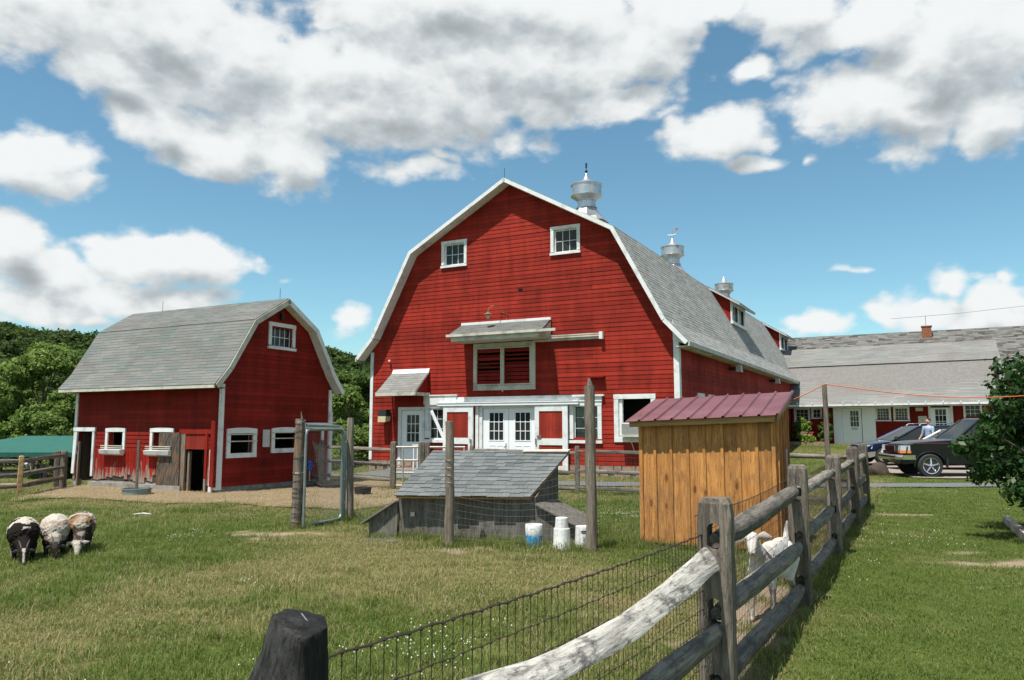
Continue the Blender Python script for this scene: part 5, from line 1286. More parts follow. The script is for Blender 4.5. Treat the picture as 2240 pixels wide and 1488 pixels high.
# --- the long fence beside the lawn
fence = thing('rail_fence', 'weathered three-rail fence with wire mesh running from the foreground past the goat', 'fence', (FL1.x, FL1.y, 0))
inv = Matrix.Translation(-Vector((FL1.x, FL1.y, 0)))
def fl(v): return Vector(v) - Vector((FL1.x, FL1.y, 0))
dirF = Vector((.463, .886, 0)); dirP = Vector((FL1.x-FL0.x, FL1.y-FL0.y, 0)).normalized()
posts = [Vector((1.12,4.4,0)), Vector((2.60,7.2,0)), Vector((4.04,9.95,0)), Vector((5.50,12.75,0)), Vector((6.98,15.6,0))]
hts = [1.205, 1.25, 1.24, 1.27, 1.26]
for i, (p, h) in enumerate(zip(posts, hts)):
    me = post_mesh(.185 if i == 0 else .175, .12, h, (.98, .58, .19), 10+i, 'post')
    put('post', me, fence, fl(p), (R(random.uniform(-1,1)), R(random.uniform(-1.2,1.2)), -math.atan2(.463,.886) + R(random.uniform(-3,3))))
# the near-black post in the foreground: a leaning, many-sided stump of a post with a sloping top
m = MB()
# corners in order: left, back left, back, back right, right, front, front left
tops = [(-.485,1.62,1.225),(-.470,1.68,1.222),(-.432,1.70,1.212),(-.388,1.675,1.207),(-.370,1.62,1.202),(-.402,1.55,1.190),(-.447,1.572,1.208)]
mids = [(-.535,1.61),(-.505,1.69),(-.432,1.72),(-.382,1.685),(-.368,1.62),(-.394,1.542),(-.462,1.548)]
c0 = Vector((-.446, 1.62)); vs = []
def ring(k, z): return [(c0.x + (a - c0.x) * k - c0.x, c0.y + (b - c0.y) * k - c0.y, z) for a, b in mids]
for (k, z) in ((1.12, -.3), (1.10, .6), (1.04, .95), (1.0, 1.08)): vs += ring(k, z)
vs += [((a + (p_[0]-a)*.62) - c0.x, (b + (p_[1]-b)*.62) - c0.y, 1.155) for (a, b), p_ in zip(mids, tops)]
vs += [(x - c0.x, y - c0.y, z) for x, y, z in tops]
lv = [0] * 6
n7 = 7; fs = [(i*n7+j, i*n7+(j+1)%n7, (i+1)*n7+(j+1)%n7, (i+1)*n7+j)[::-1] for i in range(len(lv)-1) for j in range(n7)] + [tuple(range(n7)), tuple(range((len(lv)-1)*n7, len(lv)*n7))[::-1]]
m.add(vs, fs); bp = m.build('post', MAT['post_dark'], fence, label='near-black foreground post with a sloping cut top', bevel=.003); bp.location = fl((-.446, 1.62, 0))
bm = bmesh.new(); bm.from_mesh(bp.data); bmesh.ops.triangulate(bm, faces=bm.faces[:])
for _ in range(5): bmesh.ops.subdivide_edges(bm, edges=[e for e in bm.edges if e.calc_length() > .022 and min(v.co.z for v in e.verts) > .7], cuts=1); bmesh.ops.triangulate(bm, faces=[f for f in bm.faces if len(f.verts) > 3])
bm.normal_update()
for v in bm.verts:
    c = v.co; v.co = c + v.normal * (.0035 * mnoise.noise(Vector((c.x*26, c.y*26, c.z*5))) + .0018 * mnoise.noise(Vector((c.x*90, c.y*90, c.z*14))) - .004 * max(0, mnoise.noise(Vector((c.x*45+9, c.y*45, c.z*3))) - .35) * 4)
bm.to_mesh(bp.data); bm.free(); bp.data.polygons.foreach_set('use_smooth', np.ones(len(bp.data.polygons), bool)); bp.data.set_sharp_from_angle(angle=R(40))
for k, (a, b) in enumerate((((-.020,.040),( .004,.004)), ((.012,.036),(.034,.002)))): MB().tube([(a[0],a[1],1.2165),(b[0],b[1],1.2085)], .0014, 5).build('staple', MAT['tube'], bp)
# rails
hz_ = (.98, .58, .20)
def fence_pt(px, py, off=0.0):
    r = ray(px, py); N = Vector((dirP.y, -dirP.x, 0)); t = (FL1 + N * off - Vector((0, 0, EYE))).dot(N) / r.dot(N); return Vector((0, 0, EYE)) + r * t
# bleached, bowed top rail of the first bay, surveyed along its upper and lower edge
tp = [fence_pt(*q, -.035) for q in ((1566,1174),(1518,1219),(1464,1267.5),(1410,1310),(1357,1348),(1250,1407),(1143,1450),(993,1488))]
bt = [fence_pt(*q, .035) for q in ((1552,1262),(1510,1306),(1464,1337),(1420,1378),(1378,1412),(1303,1450),(1239,1488))]
def zat(lst, s): 
    ss = [(p - FL1).dot(-dirP) for p in lst]; o = sorted(zip(ss, [p.z for p in lst])); return float(np.interp(s, [a for a, _ in o], [b for _, b in o]))
S_ = [0.0, .07, .15, .3, .5, .75, 1.0, 1.3, 1.6, 1.9, 2.1, 2.35, 2.6, 2.9, 3.18]; mv = []; mf = []; nn_ = 10; rr = random.Random(5)
for i, s in enumerate(S_):
    zt, zb = zat(tp, s), zat(bt, s)
    if s > 1.9: zb = zt - (zat(tp, 1.9) - zat(bt, 1.9)) + (s - 1.9) * .012
    zc, hh = (zt + zb) / 2, (zt - zb) / 2 * .97; c = FL1 - dirP * s; e = .55 if i == 0 else (.9 if i == 1 else 1)
    for j in range(nn_):
        th = 2*math.pi*j/nn_; 
        yy = math.cos(th) * .042 * (1 + rr.uniform(-.06, .06)); zz = math.sin(th) * hh * (1 if i > 0 else .8) * (1 + rr.uniform(-.03, .03))
        if math.cos(th) > 0: yy *= .45      # the flat, split face is turned to the camera side
        mv.append((s, -(yy * e - zz / max(hh, .01) * .035), zc + zz))
for i in range(len(S_)-1):
    for j in range(nn_): mf.append((i*nn_+j, i*nn_+(j+1)%nn_, (i+1)*nn_+(j+1)%nn_, (i+1)*nn_+j))
mf += [tuple(range(nn_))[::-1], tuple(range((len(S_)-1)*nn_, len(S_)*nn_))]
m = MB().add(mv, mf); ro = m.build('rail', MAT['fence_light'], fence, smooth=True, label='bleached, bowed top rail nearest the camera')
M4 = Matrix((-dirP, Vector((dirP.y, -dirP.x, 0)) * -1, Vector((0, 0, 1)))).transposed().to_4x4(); M4.translation = fl(FL1); ro.matrix_basis = M4
P0 = Vector((-.44, 1.66, 0)); up_ = lambda v, z: Vector((v.x, v.y, z))
rail(fence, fl(up_(FL1 - dirP*.02, .49)), fl(up_(P0, .50)), .066, 'fence', (1.0, .62), 21, 7, .8)
rail(fence, fl(up_(FL1 - dirP*.02, .12)), fl(up_(P0, .14)), .06, 'fence', (1.0, .7), 22, 7, .8)
zz = {0: (.975, 1.015), 1: (.58, .53), 2: (.20, .15)}
for i in range(4):
    a, b = posts[i], posts[i+1]; da = (b - a).normalized()
    for k, h in enumerate(hz_):
        za, zb = (zz[k] if i == 0 else (h + random.uniform(-.03, .04), h + random.uniform(-.04, .03)))
        if k == 0 and i > 0: za, zb = 1.0, 1.02
        o = rail(fence, fl(up_(a - da*.0, za)), fl(up_(b + da*.0, zb)), .064 + random.uniform(-.006, .008), 'fence', (1.0, random.uniform(.7, .95)), 30 + i*3 + k, 9, .62, random.uniform(-.01, .03) if k else .0)
# wire mesh stapled to the paddock side
wo_ = Vector((-.886, .463, 0)) * .105
netting(fence, fl(P0 + dirP*.10), fl(FL1), .02, 1.085, .0508, .1016, .0017, MAT['wire'], .0062, .0030, lambda f, z: -.055 * math.sin(math.pi * f * .55) * z - .02*f*z, wo_ * .55, .0025)
for i in range(4):
    netting(fence, fl(posts[i]), fl(posts[i+1]), .02, 1.10, .0508, .1016, .0019, MAT['wire'], .004 if i == 0 else 0, .0030, lambda f, z: -.025 * math.sin(math.pi * f) * z, wo_)
MB().tube([fl((-.53,1.62,1.03)), fl((-1.3,.9,1.0))], .003, 5).build('wire', MAT['wire'], fence)

# --- the rear fence: from the far corner post back towards the small barn
rf = thing('rail_fence', 'grey three-rail fence crossing behind the shelter and the pine shed', 'fence', (1.58, 19.05, 0))
O2 = Vector((1.58, 19.05, 0)); q2 = lambda v: Vector(v) - O2
rp = [Vector((6.98, 15.6, 0)), Vector((4.27, 17.45, 0)), Vector((1.58, 19.05, 0)), Vector((-1.02, 19.95, 0))]
thin = post_mesh(.115, .10, 1.13, None, 40, 'post', .03)
for p in rp[1:]: put('post', thin, rf, q2(p), (0, 0, random.uniform(-.5, .5)))
for i in range(3):
    a, b = rp[i], rp[i+1]
    for k, h in enumerate((1.0, .52, .12)):
        rail(rf, q2(up_(a, h + random.uniform(-.02,.02) + (0 if i < 2 else -.03))), q2(up_(b, h + random.uniform(-.02,.02))), .045, 'fence', (1, .8), 60+i*3+k, 7, .7, segs=6)
    netting(rf, q2(a), q2(b), .02, 1.0, .10, .12, .0016, MAT['wire_pale'], off=Vector((-.4, -.8, 0))*.08, sides=3)
# --- tube gate in it, between two posts left of the shelter
tg = thing('tube_gate', 'pale metal tube gate between grey posts in front of the single white door', 'gate', (-3.0, 19.86, 0))
O3 = Vector((-3.0, 19.86, 0)); q3 = lambda v: Vector(v) - O3
gp = [Vector((-3.0, 19.86, 0)), Vector((-2.28, 19.75, 0)), Vector((-2.14, 19.80, 0))]
fat = post_mesh(.15, .13, 1.22, None, 41, 'post', .03)
for p in gp: put('post', fat, tg, q3(p), (0, 0, random.uniform(-.5, .5)))
for h in (1.08, .75, .44, .12): MB().tube([q3(up_(gp[0], h)), q3((-1.18, 19.7, h))], .028, 10).build('tube', MAT['tube_pale'], tg, smooth=True)
MB().tube([q3((-2.75,19.82,.1)), q3((-2.75,19.82,1.08))], .022, 8).build('tube', MAT['tube_pale'], tg, smooth=True)
MB().tube([q3((-1.2,19.7,.1)), q3((-1.2,19.7,1.08))], .022, 8).build('tube', MAT['tube_pale'], tg, smooth=True)
# --- fence from there to the small barn
lf_ = thing('rail_fence', 'grey three-rail fence running from the pale tube gate to the small barn wall', 'fence', (-7.0, 22.9, 0))
O4 = Vector((-7.0, 22.9, 0)); q4 = lambda v: Vector(v) - O4
leanp = post_mesh(.15, .12, 1.32, None, 42, 'post', .03)
put('post', leanp, lf_, (0, 0, 0), (0, R(4), .3)); Lp = [Vector((-7.0,22.9,0)), Vector((-5.2,21.4,0)), Vector((-3.0,19.86,0))]
put('post', fat, lf_, q4(Lp[1]), (0, 0, .3))
for i in range(2):
    for k, h in enumerate((1.05, .68, .30)):
        rail(lf_, q4(up_(Lp[i], h + (.06 if i == 0 else 0) + (.04 if k==1 and i==0 else 0))), q4(up_(Lp[i+1], h - .04 + (.0 if i == 0 else -.0))), .05, 'fence', (1, .8), 80+i*3+k, 7, .7, segs=8)
    netting(lf_, q4(Lp[i]), q4(Lp[i+1]), .02, .8, .10, .12, .0016, MAT['wire_pale'], off=Vector((-.4,-.8,0))*.08, sides=3)
# --- fence at the left by the canopy
xf_ = thing('rail_fence', 'three-rail fence with one yellow new-cut post at the left of the small barn', 'fence', (-11.46, 18.3, 0))
O5 = Vector((-11.46, 18.3, 0)); q5 = lambda v: Vector(v) - O5
XP = [Vector((-14.6, 15.9, 0)), Vector((-11.42, 18.3, 0)), Vector((-11.62, 20.4, 0))]
ye = post_mesh(.115, .10, .92, None, 43, 'yellow_post', .02); dk = post_mesh(.16, .12, .97, None, 44, 'post', .03)
put('post', ye, xf_, q5(XP[1]), (0, 0, .6), label='yellow new-cut post'); put('post', dk, xf_, q5(XP[2]), (0, 0, .2)); put('post', fat, xf_, q5(Vector((-11.85,20.5,-.25))), (0,0,.5)); put('post', fat, xf_, q5(XP[0]+Vector((0,0,-.28))), (0, 0, .5))
for i in range(2):
    for k, h in enumerate((.80, .50, .22)):
        rail(xf_, q5(up_(XP[i], h + (.0 if i else .02))), q5(up_(XP[i+1], h + (.06 if i else .0))), .052, 'fence', (1, .8), 100+i*3+k, 7, .75, segs=6)
rail(xf_, q5(up_(XP[0], .30)), q5(up_(XP[1]+Vector((-.05,-.05,0)), .27)), .035, 'yellow_rail', (1, .7), 120, 7, .8, segs=6)
rail(xf_, q5(up_(XP[1], .26)), q5(up_(XP[2], .32)), .035, 'yellow_rail', (1, .7), 121, 7, .8, segs=6)
netting(xf_, q5(XP[0]), q5(XP[1]), .02, .78, .10, .11, .0018, MAT['wire_pale'], off=Vector((.6,-.6,0))*.1, sides=3)
netting(xf_, q5(XP[1]), q5(XP[2]), .02, .82, .10, .11, .0018, MAT['wire_pale'], off=Vector((.9,-.1,0))*.08, sides=3)

# --- tall netting on round poles, with the chain-link gate
nf = thing('netting_fence', 'tall wire netting on four round grey poles around the shelter paddock', 'fence', (-.84, 10.61, 0))
O6 = Vector((-.84, 10.61, 0)); q6 = lambda v: Vector(v) - O6
def pole(parent, p, h, r, mat='post_round', lean=(0, 0), seed=0, name='pole', tip=0):
    rr = random.Random(seed); k = 12
    pts = [(p[0] + lean[0]*i/k + rr.uniform(-.006,.006), p[1] + lean[1]*i/k + rr.uniform(-.006,.006), -.25 + (h+.25)*i/k) for i in range(k+1)]
    m = MB(); m.tube(pts, [r*(1.08-.16*i/k)*(1+rr.uniform(-.04,.04)) for i in range(k+1)], 10, jit=.06)
    if tip: e = pts[-1]; m.tube([e, (e[0]-.01, e[1], e[2]+tip)], [r*.55, r*.2], 7)
    return m.build(name, MAT[mat], parent, smooth=True)
PA, PB, PC, PD = G(647,1156), G(765,1136), G(983,1197), G(1295,1208)
pole(nf, q6(PB), 1.75, .062, seed=2, lean=(-.02,.0)); pole(nf, q6(PC), 1.67, .062, seed=3, lean=(-.01,0)); pole(nf, q6(PD), 2.13, .074, seed=4, lean=(-.01,0), tip=.10)
shedL = Vector((1.74, 10.9, 0))
sg = lambda f, z: -.10 * math.sin(math.pi*f) * (z - .1)
netting(nf, q6(PB), q6(PC), .02, 1.05, .055, .10, .0011, MAT['wire_pale'], sagf=lambda f, z: -.05*math.sin(math.pi*f)*z, sides=3)
netting(nf, q6(PC), q6(PD), .02, .98, .055, .10, .0012, MAT['wire_pale'], sagf=lambda f, z: -.16*math.sin(math.pi*min(1,f*1.15))*z**1.0, sides=3)
netting(nf, q6(PD), q6(shedL), .02, .95, .055, .10, .0011, MAT['wire_pale'], sagf=lambda f, z: -.08*math.sin(math.pi*f)*z, sides=3)
netting(nf, q6(shedL + Vector((-.02,-.1,0))), q6(Vector((2.1,6.9,0))), .02, .95, .08, .10, .0012, MAT['wire_pale'], sagf=lambda f, z: -.08*math.sin(math.pi*f)*z, sides=3)
for i in range(4):
    z = 1.25 + i*.10; MB().tube([q6(PC + Vector((.07*math.cos(t), .07*math.sin(t), z-.4))) for t in [k*.7 for k in range(10)]], .003, 4, cap=False).build('tie_wire', MAT['wire_pale'], nf)
cg = thing('chain_link_gate', 'tall metal-framed chain-link gate hung between two wire-wrapped poles left of the shelter', 'gate', (PA.x, PA.y, 0))
O7 = Vector((PA.x, PA.y, 0)); q7 = lambda v: Vector(v) - O7
tall = pole(cg, q7(PA), 1.72, .078, 'plank_gray', (.02, 0), 6, 'post')
MB().tube([q7(PA + Vector((.05,0,1.70))), q7(PA + Vector((.03,0,1.84)))], [.018,.004], 6).build('split_tip', MAT['plank_gray'], tall)
for (z0, z1, turns) in ((.05,.75,9),(.85,.9,1.2),(1.1,1.13,1.2),(1.38,1.62,2.5),(1.66,1.70,1.2)):
    k = int(turns*10); rr = random.Random(int(z0*100))
    MB().tube([q7(PA + Vector((.087*math.cos(i*.63)+.02*(z0+(z1-z0)*i/k)/1.7, .087*math.sin(i*.63), z0+(z1-z0)*i/k+.02*math.sin(i*.37+z0*9)))) for i in range(k+1)], .0045, 4, cap=False).build('wrapped_wire', MAT['wire_pale'], cg)
def gate_leaf(a, b, z0, z1, r=.026):
    a, b = Vector(a), Vector(b); d = (b - a).normalized(); rad = .10; pts = []
    def P(s, z): return q7(Vector((a.x + d.x*s, a.y + d.y*s, z)))
    L = (b - a).length; pts = [P(0, z0), P(0, z1-rad)]
    for k in range(1, 6): t = math.pi/2*k/5; pts.append(P(rad*(1-math.cos(t)), z1-rad+rad*math.sin(t)))
    for k in range(0, 6): t = math.pi/2*k/5; pts.append(P(L-rad+rad*math.sin(t), z1-rad+rad*math.cos(t)))
    pts += [P(L, z0+rad)]
    for k in range(1, 6): t = math.pi/2*k/5; pts.append(P(L-rad*(1-math.cos(t)), z0+rad-rad*math.sin(t)))
    pts += [P(0, z0)]
    return MB().tube(pts, r, 9).build('gate_frame', MAT['tube'], cg, smooth=True), P, L
g0 = PA + Vector((.14, .1, 0)); g1 = PB + Vector((-.12, -.28, 0))
_, Pg, Lg = gate_leaf(G(663,1156) + Vector((0,0,0)), G(746,1138), .03, 1.55)
m = MB(); st = .052; H0, H1 = .05, 1.53; k = -30
while k * st < Lg:      # diamond mesh
    for sg_ in (1, -1):
        s0 = k * st if sg_ > 0 else k * st + (H1 - H0) * .62; pts = []
        sa, sb_ = (s0, s0 + (H1-H0)*.62) if sg_ > 0 else (s0, s0 - (H1-H0)*.62)
        f0 = 0.0; f1 = 1.0
        def cl(f): return sa + (sb_ - sa) * f
        fs_ = [0, 1]
        if sg_ > 0: f0 = max(0, (0 - sa) / (sb_ - sa)); f1 = min(1, (Lg - sa) / (sb_ - sa))
        else: f0 = max(0, (sa - Lg) / (sa - sb_)); f1 = min(1, (sa - 0) / (sa - sb_))
        if f1 > f0: m.tube([Pg(cl(f0), H0 + (H1-H0)*f0), Pg(cl(f1), H0 + (H1-H0)*f1)], .0013, 3, cap=False)
    k += 1
m.build('chain_link', MAT['wire_pale'], cg, kind='stuff')
p0_ = PA + Vector((.12,.05,0)); MB().tube([q7(p0_+Vector((0,0,1.62))), q7(Vector((PB.x-.2,PB.y-.15,1.60))), q7(Vector((PB.x-.13,PB.y-.12,1.55))), q7(Vector((PB.x-.10,PB.y-.11,1.45))), q7(Vector((PB.x-.10,PB.y-.11,.05)))], .025, 9).build('gate_frame', MAT['tube'], cg, smooth=True)
MB().tube([q7(PB+Vector((-.07,-.09,.05))), q7(PB+Vector((-.07,-.09,1.3)))], .014, 8).build('hinge_rod', MAT['tube'], cg, smooth=True)
for z in (.3,.7,1.1): MB().box(-.03,.03,-.02,.02,-.02,.02).build('hinge', MAT['galv'], cg, loc=q7(PB+Vector((-.1,-.1,z))))
# --- lone pole with the orange cord
lone = thing('cord_pole', 'slim grey wooden pole holding up an orange cord behind the fence', 'pole', (4.24, 10.55, 0))
pole(lone, (0,0,0), 2.16, .034, seed=9)
a = Vector((3.62,11.2,1.86)); b = Vector((4.24,10.55,2.17)); cpts = []
for i in range(9): f = i/8; v = a.lerp(b, f); v.z -= .04*math.sin(math.pi*f); cpts.append(v)
e = Vector((8.4, 10.9, 2.16))
for i in range(1, 22): f = i/21; v = b.lerp(e, f); v.z -= .17*math.sin(math.pi*f)*1.0; cpts.append(v)
tag(MB().tube(cpts, .006, 6).build('orange_cord', MAT['orange'], smooth=True), 'thin orange cord strung from the pine shed roof over a pole to the bush', 'cord')
# power line far behind the hall
pl_ = [Vector((12+i*4.0, 60, 8.3 + i*.42 - .12*math.sin(math.pi*i/8))) + Vector((20,0,0)) for i in range(9)]
tag(MB().tube([Vector((30.5,62,10.2)), Vector((36,62,10.65)), Vector((48,62,12.0))], .011, 4).build('power_line', MAT['black']), 'thin dark power line crossing the clouds above the hall roof', 'cable')
# ================================================================== goat shelter with shingled roof
sh = thing('animal_shelter', 'low grey plywood shelter with blue-grey shingle roof and sloping side boxes', 'shelter', (-1.64, 11.42, 0), R(-12))
ly = Vector((-1.60, 11.65, 0))
# local x along the front, local y away from the camera; measured from the front left corner
XR = 2.02; DPT = 1.15
fx = lambda s, n, z: Vector((s, -n, z))
MB().box(0, XR, 0, .02, -.05, .62).build('front_wall', MAT['ply'], sh)
MB().prism([(0,-.05),(DPT,-.05),(DPT,1.14),(0,.62)], 'x', XR-.02, XR).build('side_wall', MAT['ply'], sh)
MB().prism([(0,-.05),(DPT,-.05),(DPT,1.14),(0,.62)], 'x', 0, .02).build('side_wall', MAT['ply'], sh)
MB().box(.02, XR-.02, DPT-.02, DPT, -.05, 1.15).build('back_wall', MAT['ply'], sh)
E0, E1, T0, T1 = (.04,-.16,.605), (XR-.06,-.10,.615), (-.02,1.24,1.205), (XR+.16,1.22,1.21)
r = slab(E0, E1, T0, T1, .025).build('roof', MAT['pine_dark'], sh)
shingle_field(r, (.02,-.18,.613), (XR-.05,-.13,.623), (-.03,1.24,1.215), (XR+.17,1.22,1.22), .118, .165, MAT['roof_shel'], .012, joined=False, jit=.016, wvar=.35, gap=.003, lift=.003)
MB().hexa([(XR-.55,1.12,1.205),(XR+.17,1.10,1.21),(XR+.17,1.24,1.23),(XR-.55,1.24,1.22),(XR-.55,1.12,1.225),(XR+.17,1.10,1.231),(XR+.17,1.24,1.25),(XR-.55,1.24,1.24)]).build('ridge_strip', simple('bleached_strip', (.50,.46,.38), .8), sh)
for sg_, x0, x1 in ((1, XR, XR+.60), (-1, 0, -.42)):
    zi, zo = .52, .26
    m = MB(); a, b = (x0, x1)
    m.hexa([(a,-.04,-.05),(b,-.04,-.05),(b,-.02,-.05),(a,-.02,-.05),(a,-.04,zi),(b,-.04,zo),(b,-.02,zo),(a,-.02,zi)] if sg_ > 0 else [(b,-.04,-.05),(a,-.04,-.05),(a,-.02,-.05),(b,-.02,-.05),(b,-.04,zo),(a,-.04,zi),(a,-.02,zi),(b,-.02,zo)])
    o = m.build('side_box', MAT['ply'], sh)
    bxx = sorted((b, b - sg_*.02)); MB().box(bxx[0], bxx[1], -.018, .80, -.05, zo).build('end_panel', MAT['ply'], o)
    ax = a; ov = b + sg_*.10; zz_ = zo - .045
    lid = slab((ov,-.14,zz_), (ov,.86,zz_), (ax+sg_*.01,-.10,zi+.02), (ax+sg_*.01,.86,zi+.02), .018).build('lid', MAT['ply'] if sg_ > 0 else MAT['underlay'], o)
MB().box(.2,.26,-.03,-.01,.32,.38).build('latch', MAT['galv_rust'], sh)
def shear(o, k):
    if o.type == 'MESH' and 'sheared' not in o.data:
        for v in o.data.vertices: v.co.x += k * v.co.y
        o.data['sheared'] = 1
    for c in o.children: shear(c, k)
bpy.context.view_layer.update(); shear(sh, .12)
tag(MB().box(-.25,.25,-.12,.12,-.005,.02).build('drain_grate', MAT['tube'], loc=G(838,1183), rot=(0,0,YAW)), 'small metal grate lying in the grass at the shelter left front corner', 'grate')

# ================================================================== pine shed with red metal roof
ps = thing('pine_shed', 'orange-stained board-and-batten shed with a red ribbed metal roof', 'shed', (1.76, 10.82, 0), YAW)
SW_, SD = 1.80, 1.08; zl, zr_ = 1.64, 1.71
zt = lambda x: zl + (zr_ - zl) * x / SW_
x = 0; i = 0; bw = SW_ / 8
for i in range(8):
    a, b = i * bw, (i + 1) * bw
    MB().hexa([(a+.001,-.012,.04),(b-.001,-.012,.04),(b-.001,.012,.04),(a+.001,.012,.04),(a+.001,-.012,zt(a)),(b-.001,-.012,zt(b)),(b-.001,.012,zt(b)),(a+.001,.012,zt(a))]).build('board', MAT['pine'], ps)
for i in range(1, 8):
    c = i * bw + random.uniform(-.006, .006)
    MB().box(c-.019, c+.019, -.034, -.0125, .05, zt(c)-.002).build('batten', MAT['pine'], ps)
MB().box(.0,.05,-.036,-.0125,.04,zl).build('corner_board', MAT['pine'], ps); MB().box(SW_-.045,SW_+.002,-.036,-.0125,.04,zr_).build('corner_board', MAT['pine'], ps)
zs_ = lambda y: zr_ + (y / SD) * .30
for i in range(5):
    a, b = .002 + i * SD / 5, (i + 1) * SD / 5
    MB().hexa([(SW_-.012,a,.04),(SW_+.012,a,.04),(SW_+.012,b-.002,.04),(SW_-.012,b-.002,.04),(SW_-.012,a,zs_(a)),(SW_+.012,a,zs_(a)),(SW_+.012,b-.002,zs_(b)),(SW_-.012,b-.002,zs_(b))]).build('board', MAT['pine'], ps)
for i in range(5): c = .06 + i * SD / 5; MB().box(SW_+.0125, SW_+.034, c-.019, c+.019, .05, zs_(c)-.02).build('batten', MAT['pine'], ps)
MB().prism([(0,.04),(SD,.04),(SD,zl+.28),(0,zl)], 'x', -.012, .012).build('side_wall', MAT['pine'], ps)
MB().hexa([(0,SD,.04),(SW_,SD,.04),(SW_,SD+.02,.04),(0,SD+.02,.04),(0,SD,zl+.28),(SW_,SD,zr_+.28),(SW_,SD+.02,zr_+.28),(0,SD+.02,zl+.28)]).build('back_wall', MAT['pine'], ps)
MB().box(SW_+.036,SW_+.046,.55,.66,1.05,1.30).build('small_box', MAT['galv'], ps)
MB().hexa([(-.10,-.13,zl-.05),(SW_+.05,-.13,zr_-.05),(SW_+.05,-.10,zr_-.05),(-.10,-.10,zl-.05),(-.10,-.13,zl+.03),(SW_+.05,-.13,zr_+.03),(SW_+.05,-.10,zr_+.03),(-.10,-.10,zl+.03)]).build('fascia', MAT['pine_dark'], ps)
MB().hexa([(SW_+.02,-.13,zr_-.06),(SW_+.05,-.13,zr_-.06),(SW_+.05,SD+.1,zr_+.25),(SW_+.02,SD+.1,zr_+.25),(SW_+.02,-.13,zr_+.028),(SW_+.05,-.13,zr_+.028),(SW_+.05,SD+.1,zr_+.335),(SW_+.02,SD+.1,zr_+.335)]).build('rake_board', MAT['pine_dark'], ps)
# ribbed sheets: each sheet between two raised ribs
def rz_(x, y): return zl + (zr_ - zl) * x / SW_ + .045 + (y + .14) / (SD + .24) * .33
NR = 9; X0, X1 = -.14, SW_ + .09; Y0, Y1 = -.20, SD + .10
mr_ = None
for i in range(NR):
    a = X0 + (X1 - X0) * i / NR; b = X0 + (X1 - X0) * (i + 1) / NR; m = MB(); rw, rh = .022, .022
    prof = [(a, 0), (a + .055*(1), 0), (b - rw*2.2, 0), (b - rw*1.4, rh), (b - rw*.6, rh), (b, 0)]
    for (p, q) in zip(prof[:-1], prof[1:]):
        lo = .0012
        m.hexa([(p[0],Y0,rz_(p[0],Y0)+p[1]-lo),(q[0],Y0,rz_(q[0],Y0)+q[1]-lo),(q[0],Y1,rz_(q[0],Y1)+q[1]-lo),(p[0],Y1,rz_(p[0],Y1)+p[1]-lo),
                (p[0],Y0,rz_(p[0],Y0)+p[1]),(q[0],Y0,rz_(q[0],Y0)+q[1]),(q[0],Y1,rz_(q[0],Y1)+q[1]),(p[0],Y1,rz_(p[0],Y1)+p[1])])
    m.build('roof_panel', MAT['metal_red'], ps)

# ================================================================== buckets
def bucket(name, label, p, r0, r1, h, parts, grp='white plastic buckets between the shelter and the tall pole'):
    t = thing(name, label, 'bucket', p, random.uniform(0, 3), grp)
    MB().lathe([(r0, 0), (r0*1.02, .01), (r1, h-.02), (r1*1.03, h-.02), (r1*1.03, h), (r1*.93, h), (r0*.9, h*.2)][:6], 30).build('body', MAT['plastic_white'], t, smooth=True)
    parts(t); return t
def upside(t): 
    MB().lathe([(.135,.0),(.14,.0),(.14,.03),(.132,.03)], 30).build('rim', MAT['plastic_white'], t, smooth=True)
b2 = G(1229,1203)
t = thing('bucket', 'white bucket upside down in the grass, carrying a smaller one', 'bucket', b2, .3, 'white plastic buckets between the shelter and the tall pole')
MB().lathe([(.118,.035),(.113,.05),(.108,.20),(.104,.275),(.098,.28)], 30).build('body', MAT['plastic_white'], t, smooth=True)
MB().lathe([(.12,.0),(.124,.0),(.124,.034),(.117,.036)], 30).build('rim', MAT['plastic_white'], t, smooth=True)
t = thing('bucket', 'small white bucket upside down on top of a larger one', 'bucket', b2 + Vector((.0,0,.281)), .3, 'white plastic buckets between the shelter and the tall pole')
MB().lathe([(.088,.0),(.087,.02),(.080,.13),(.074,.135)], 30).build('body', MAT['plastic_white'], t, smooth=True)
b1 = G(1168,1197); t = thing('bucket', 'square white tub with a blue band, left of the tall upturned bucket', 'bucket', b1, .5, 'white plastic buckets between the shelter and the tall pole')
MB().lathe([(.112,.16),(.115,.17),(.118,.29),(.112,.30),(.09,.30),(.09,.25)], 20).build('body', MAT['plastic_white'], t, smooth=True)
MB().lathe([(.10,.0),(.108,.005),(.113,.159),(.112,.16)], 20).build('blue_band', simple('blue_label', (.05,.30,.58), .4, 0, .2, 25, (.55,.62,.66)), t, smooth=True)
b3 = G(1276,1200); t = thing('bucket', 'white pail with black print, beside the tall grey pole', 'bucket', b3, 0, 'white plastic buckets between the shelter and the tall pole')
MB().lathe([(.117,.0),(.12,.0),(.12,.03),(.112,.035),(.100,.285),(.095,.29)], 30).build('body', MAT['plastic_white'], t, smooth=True)
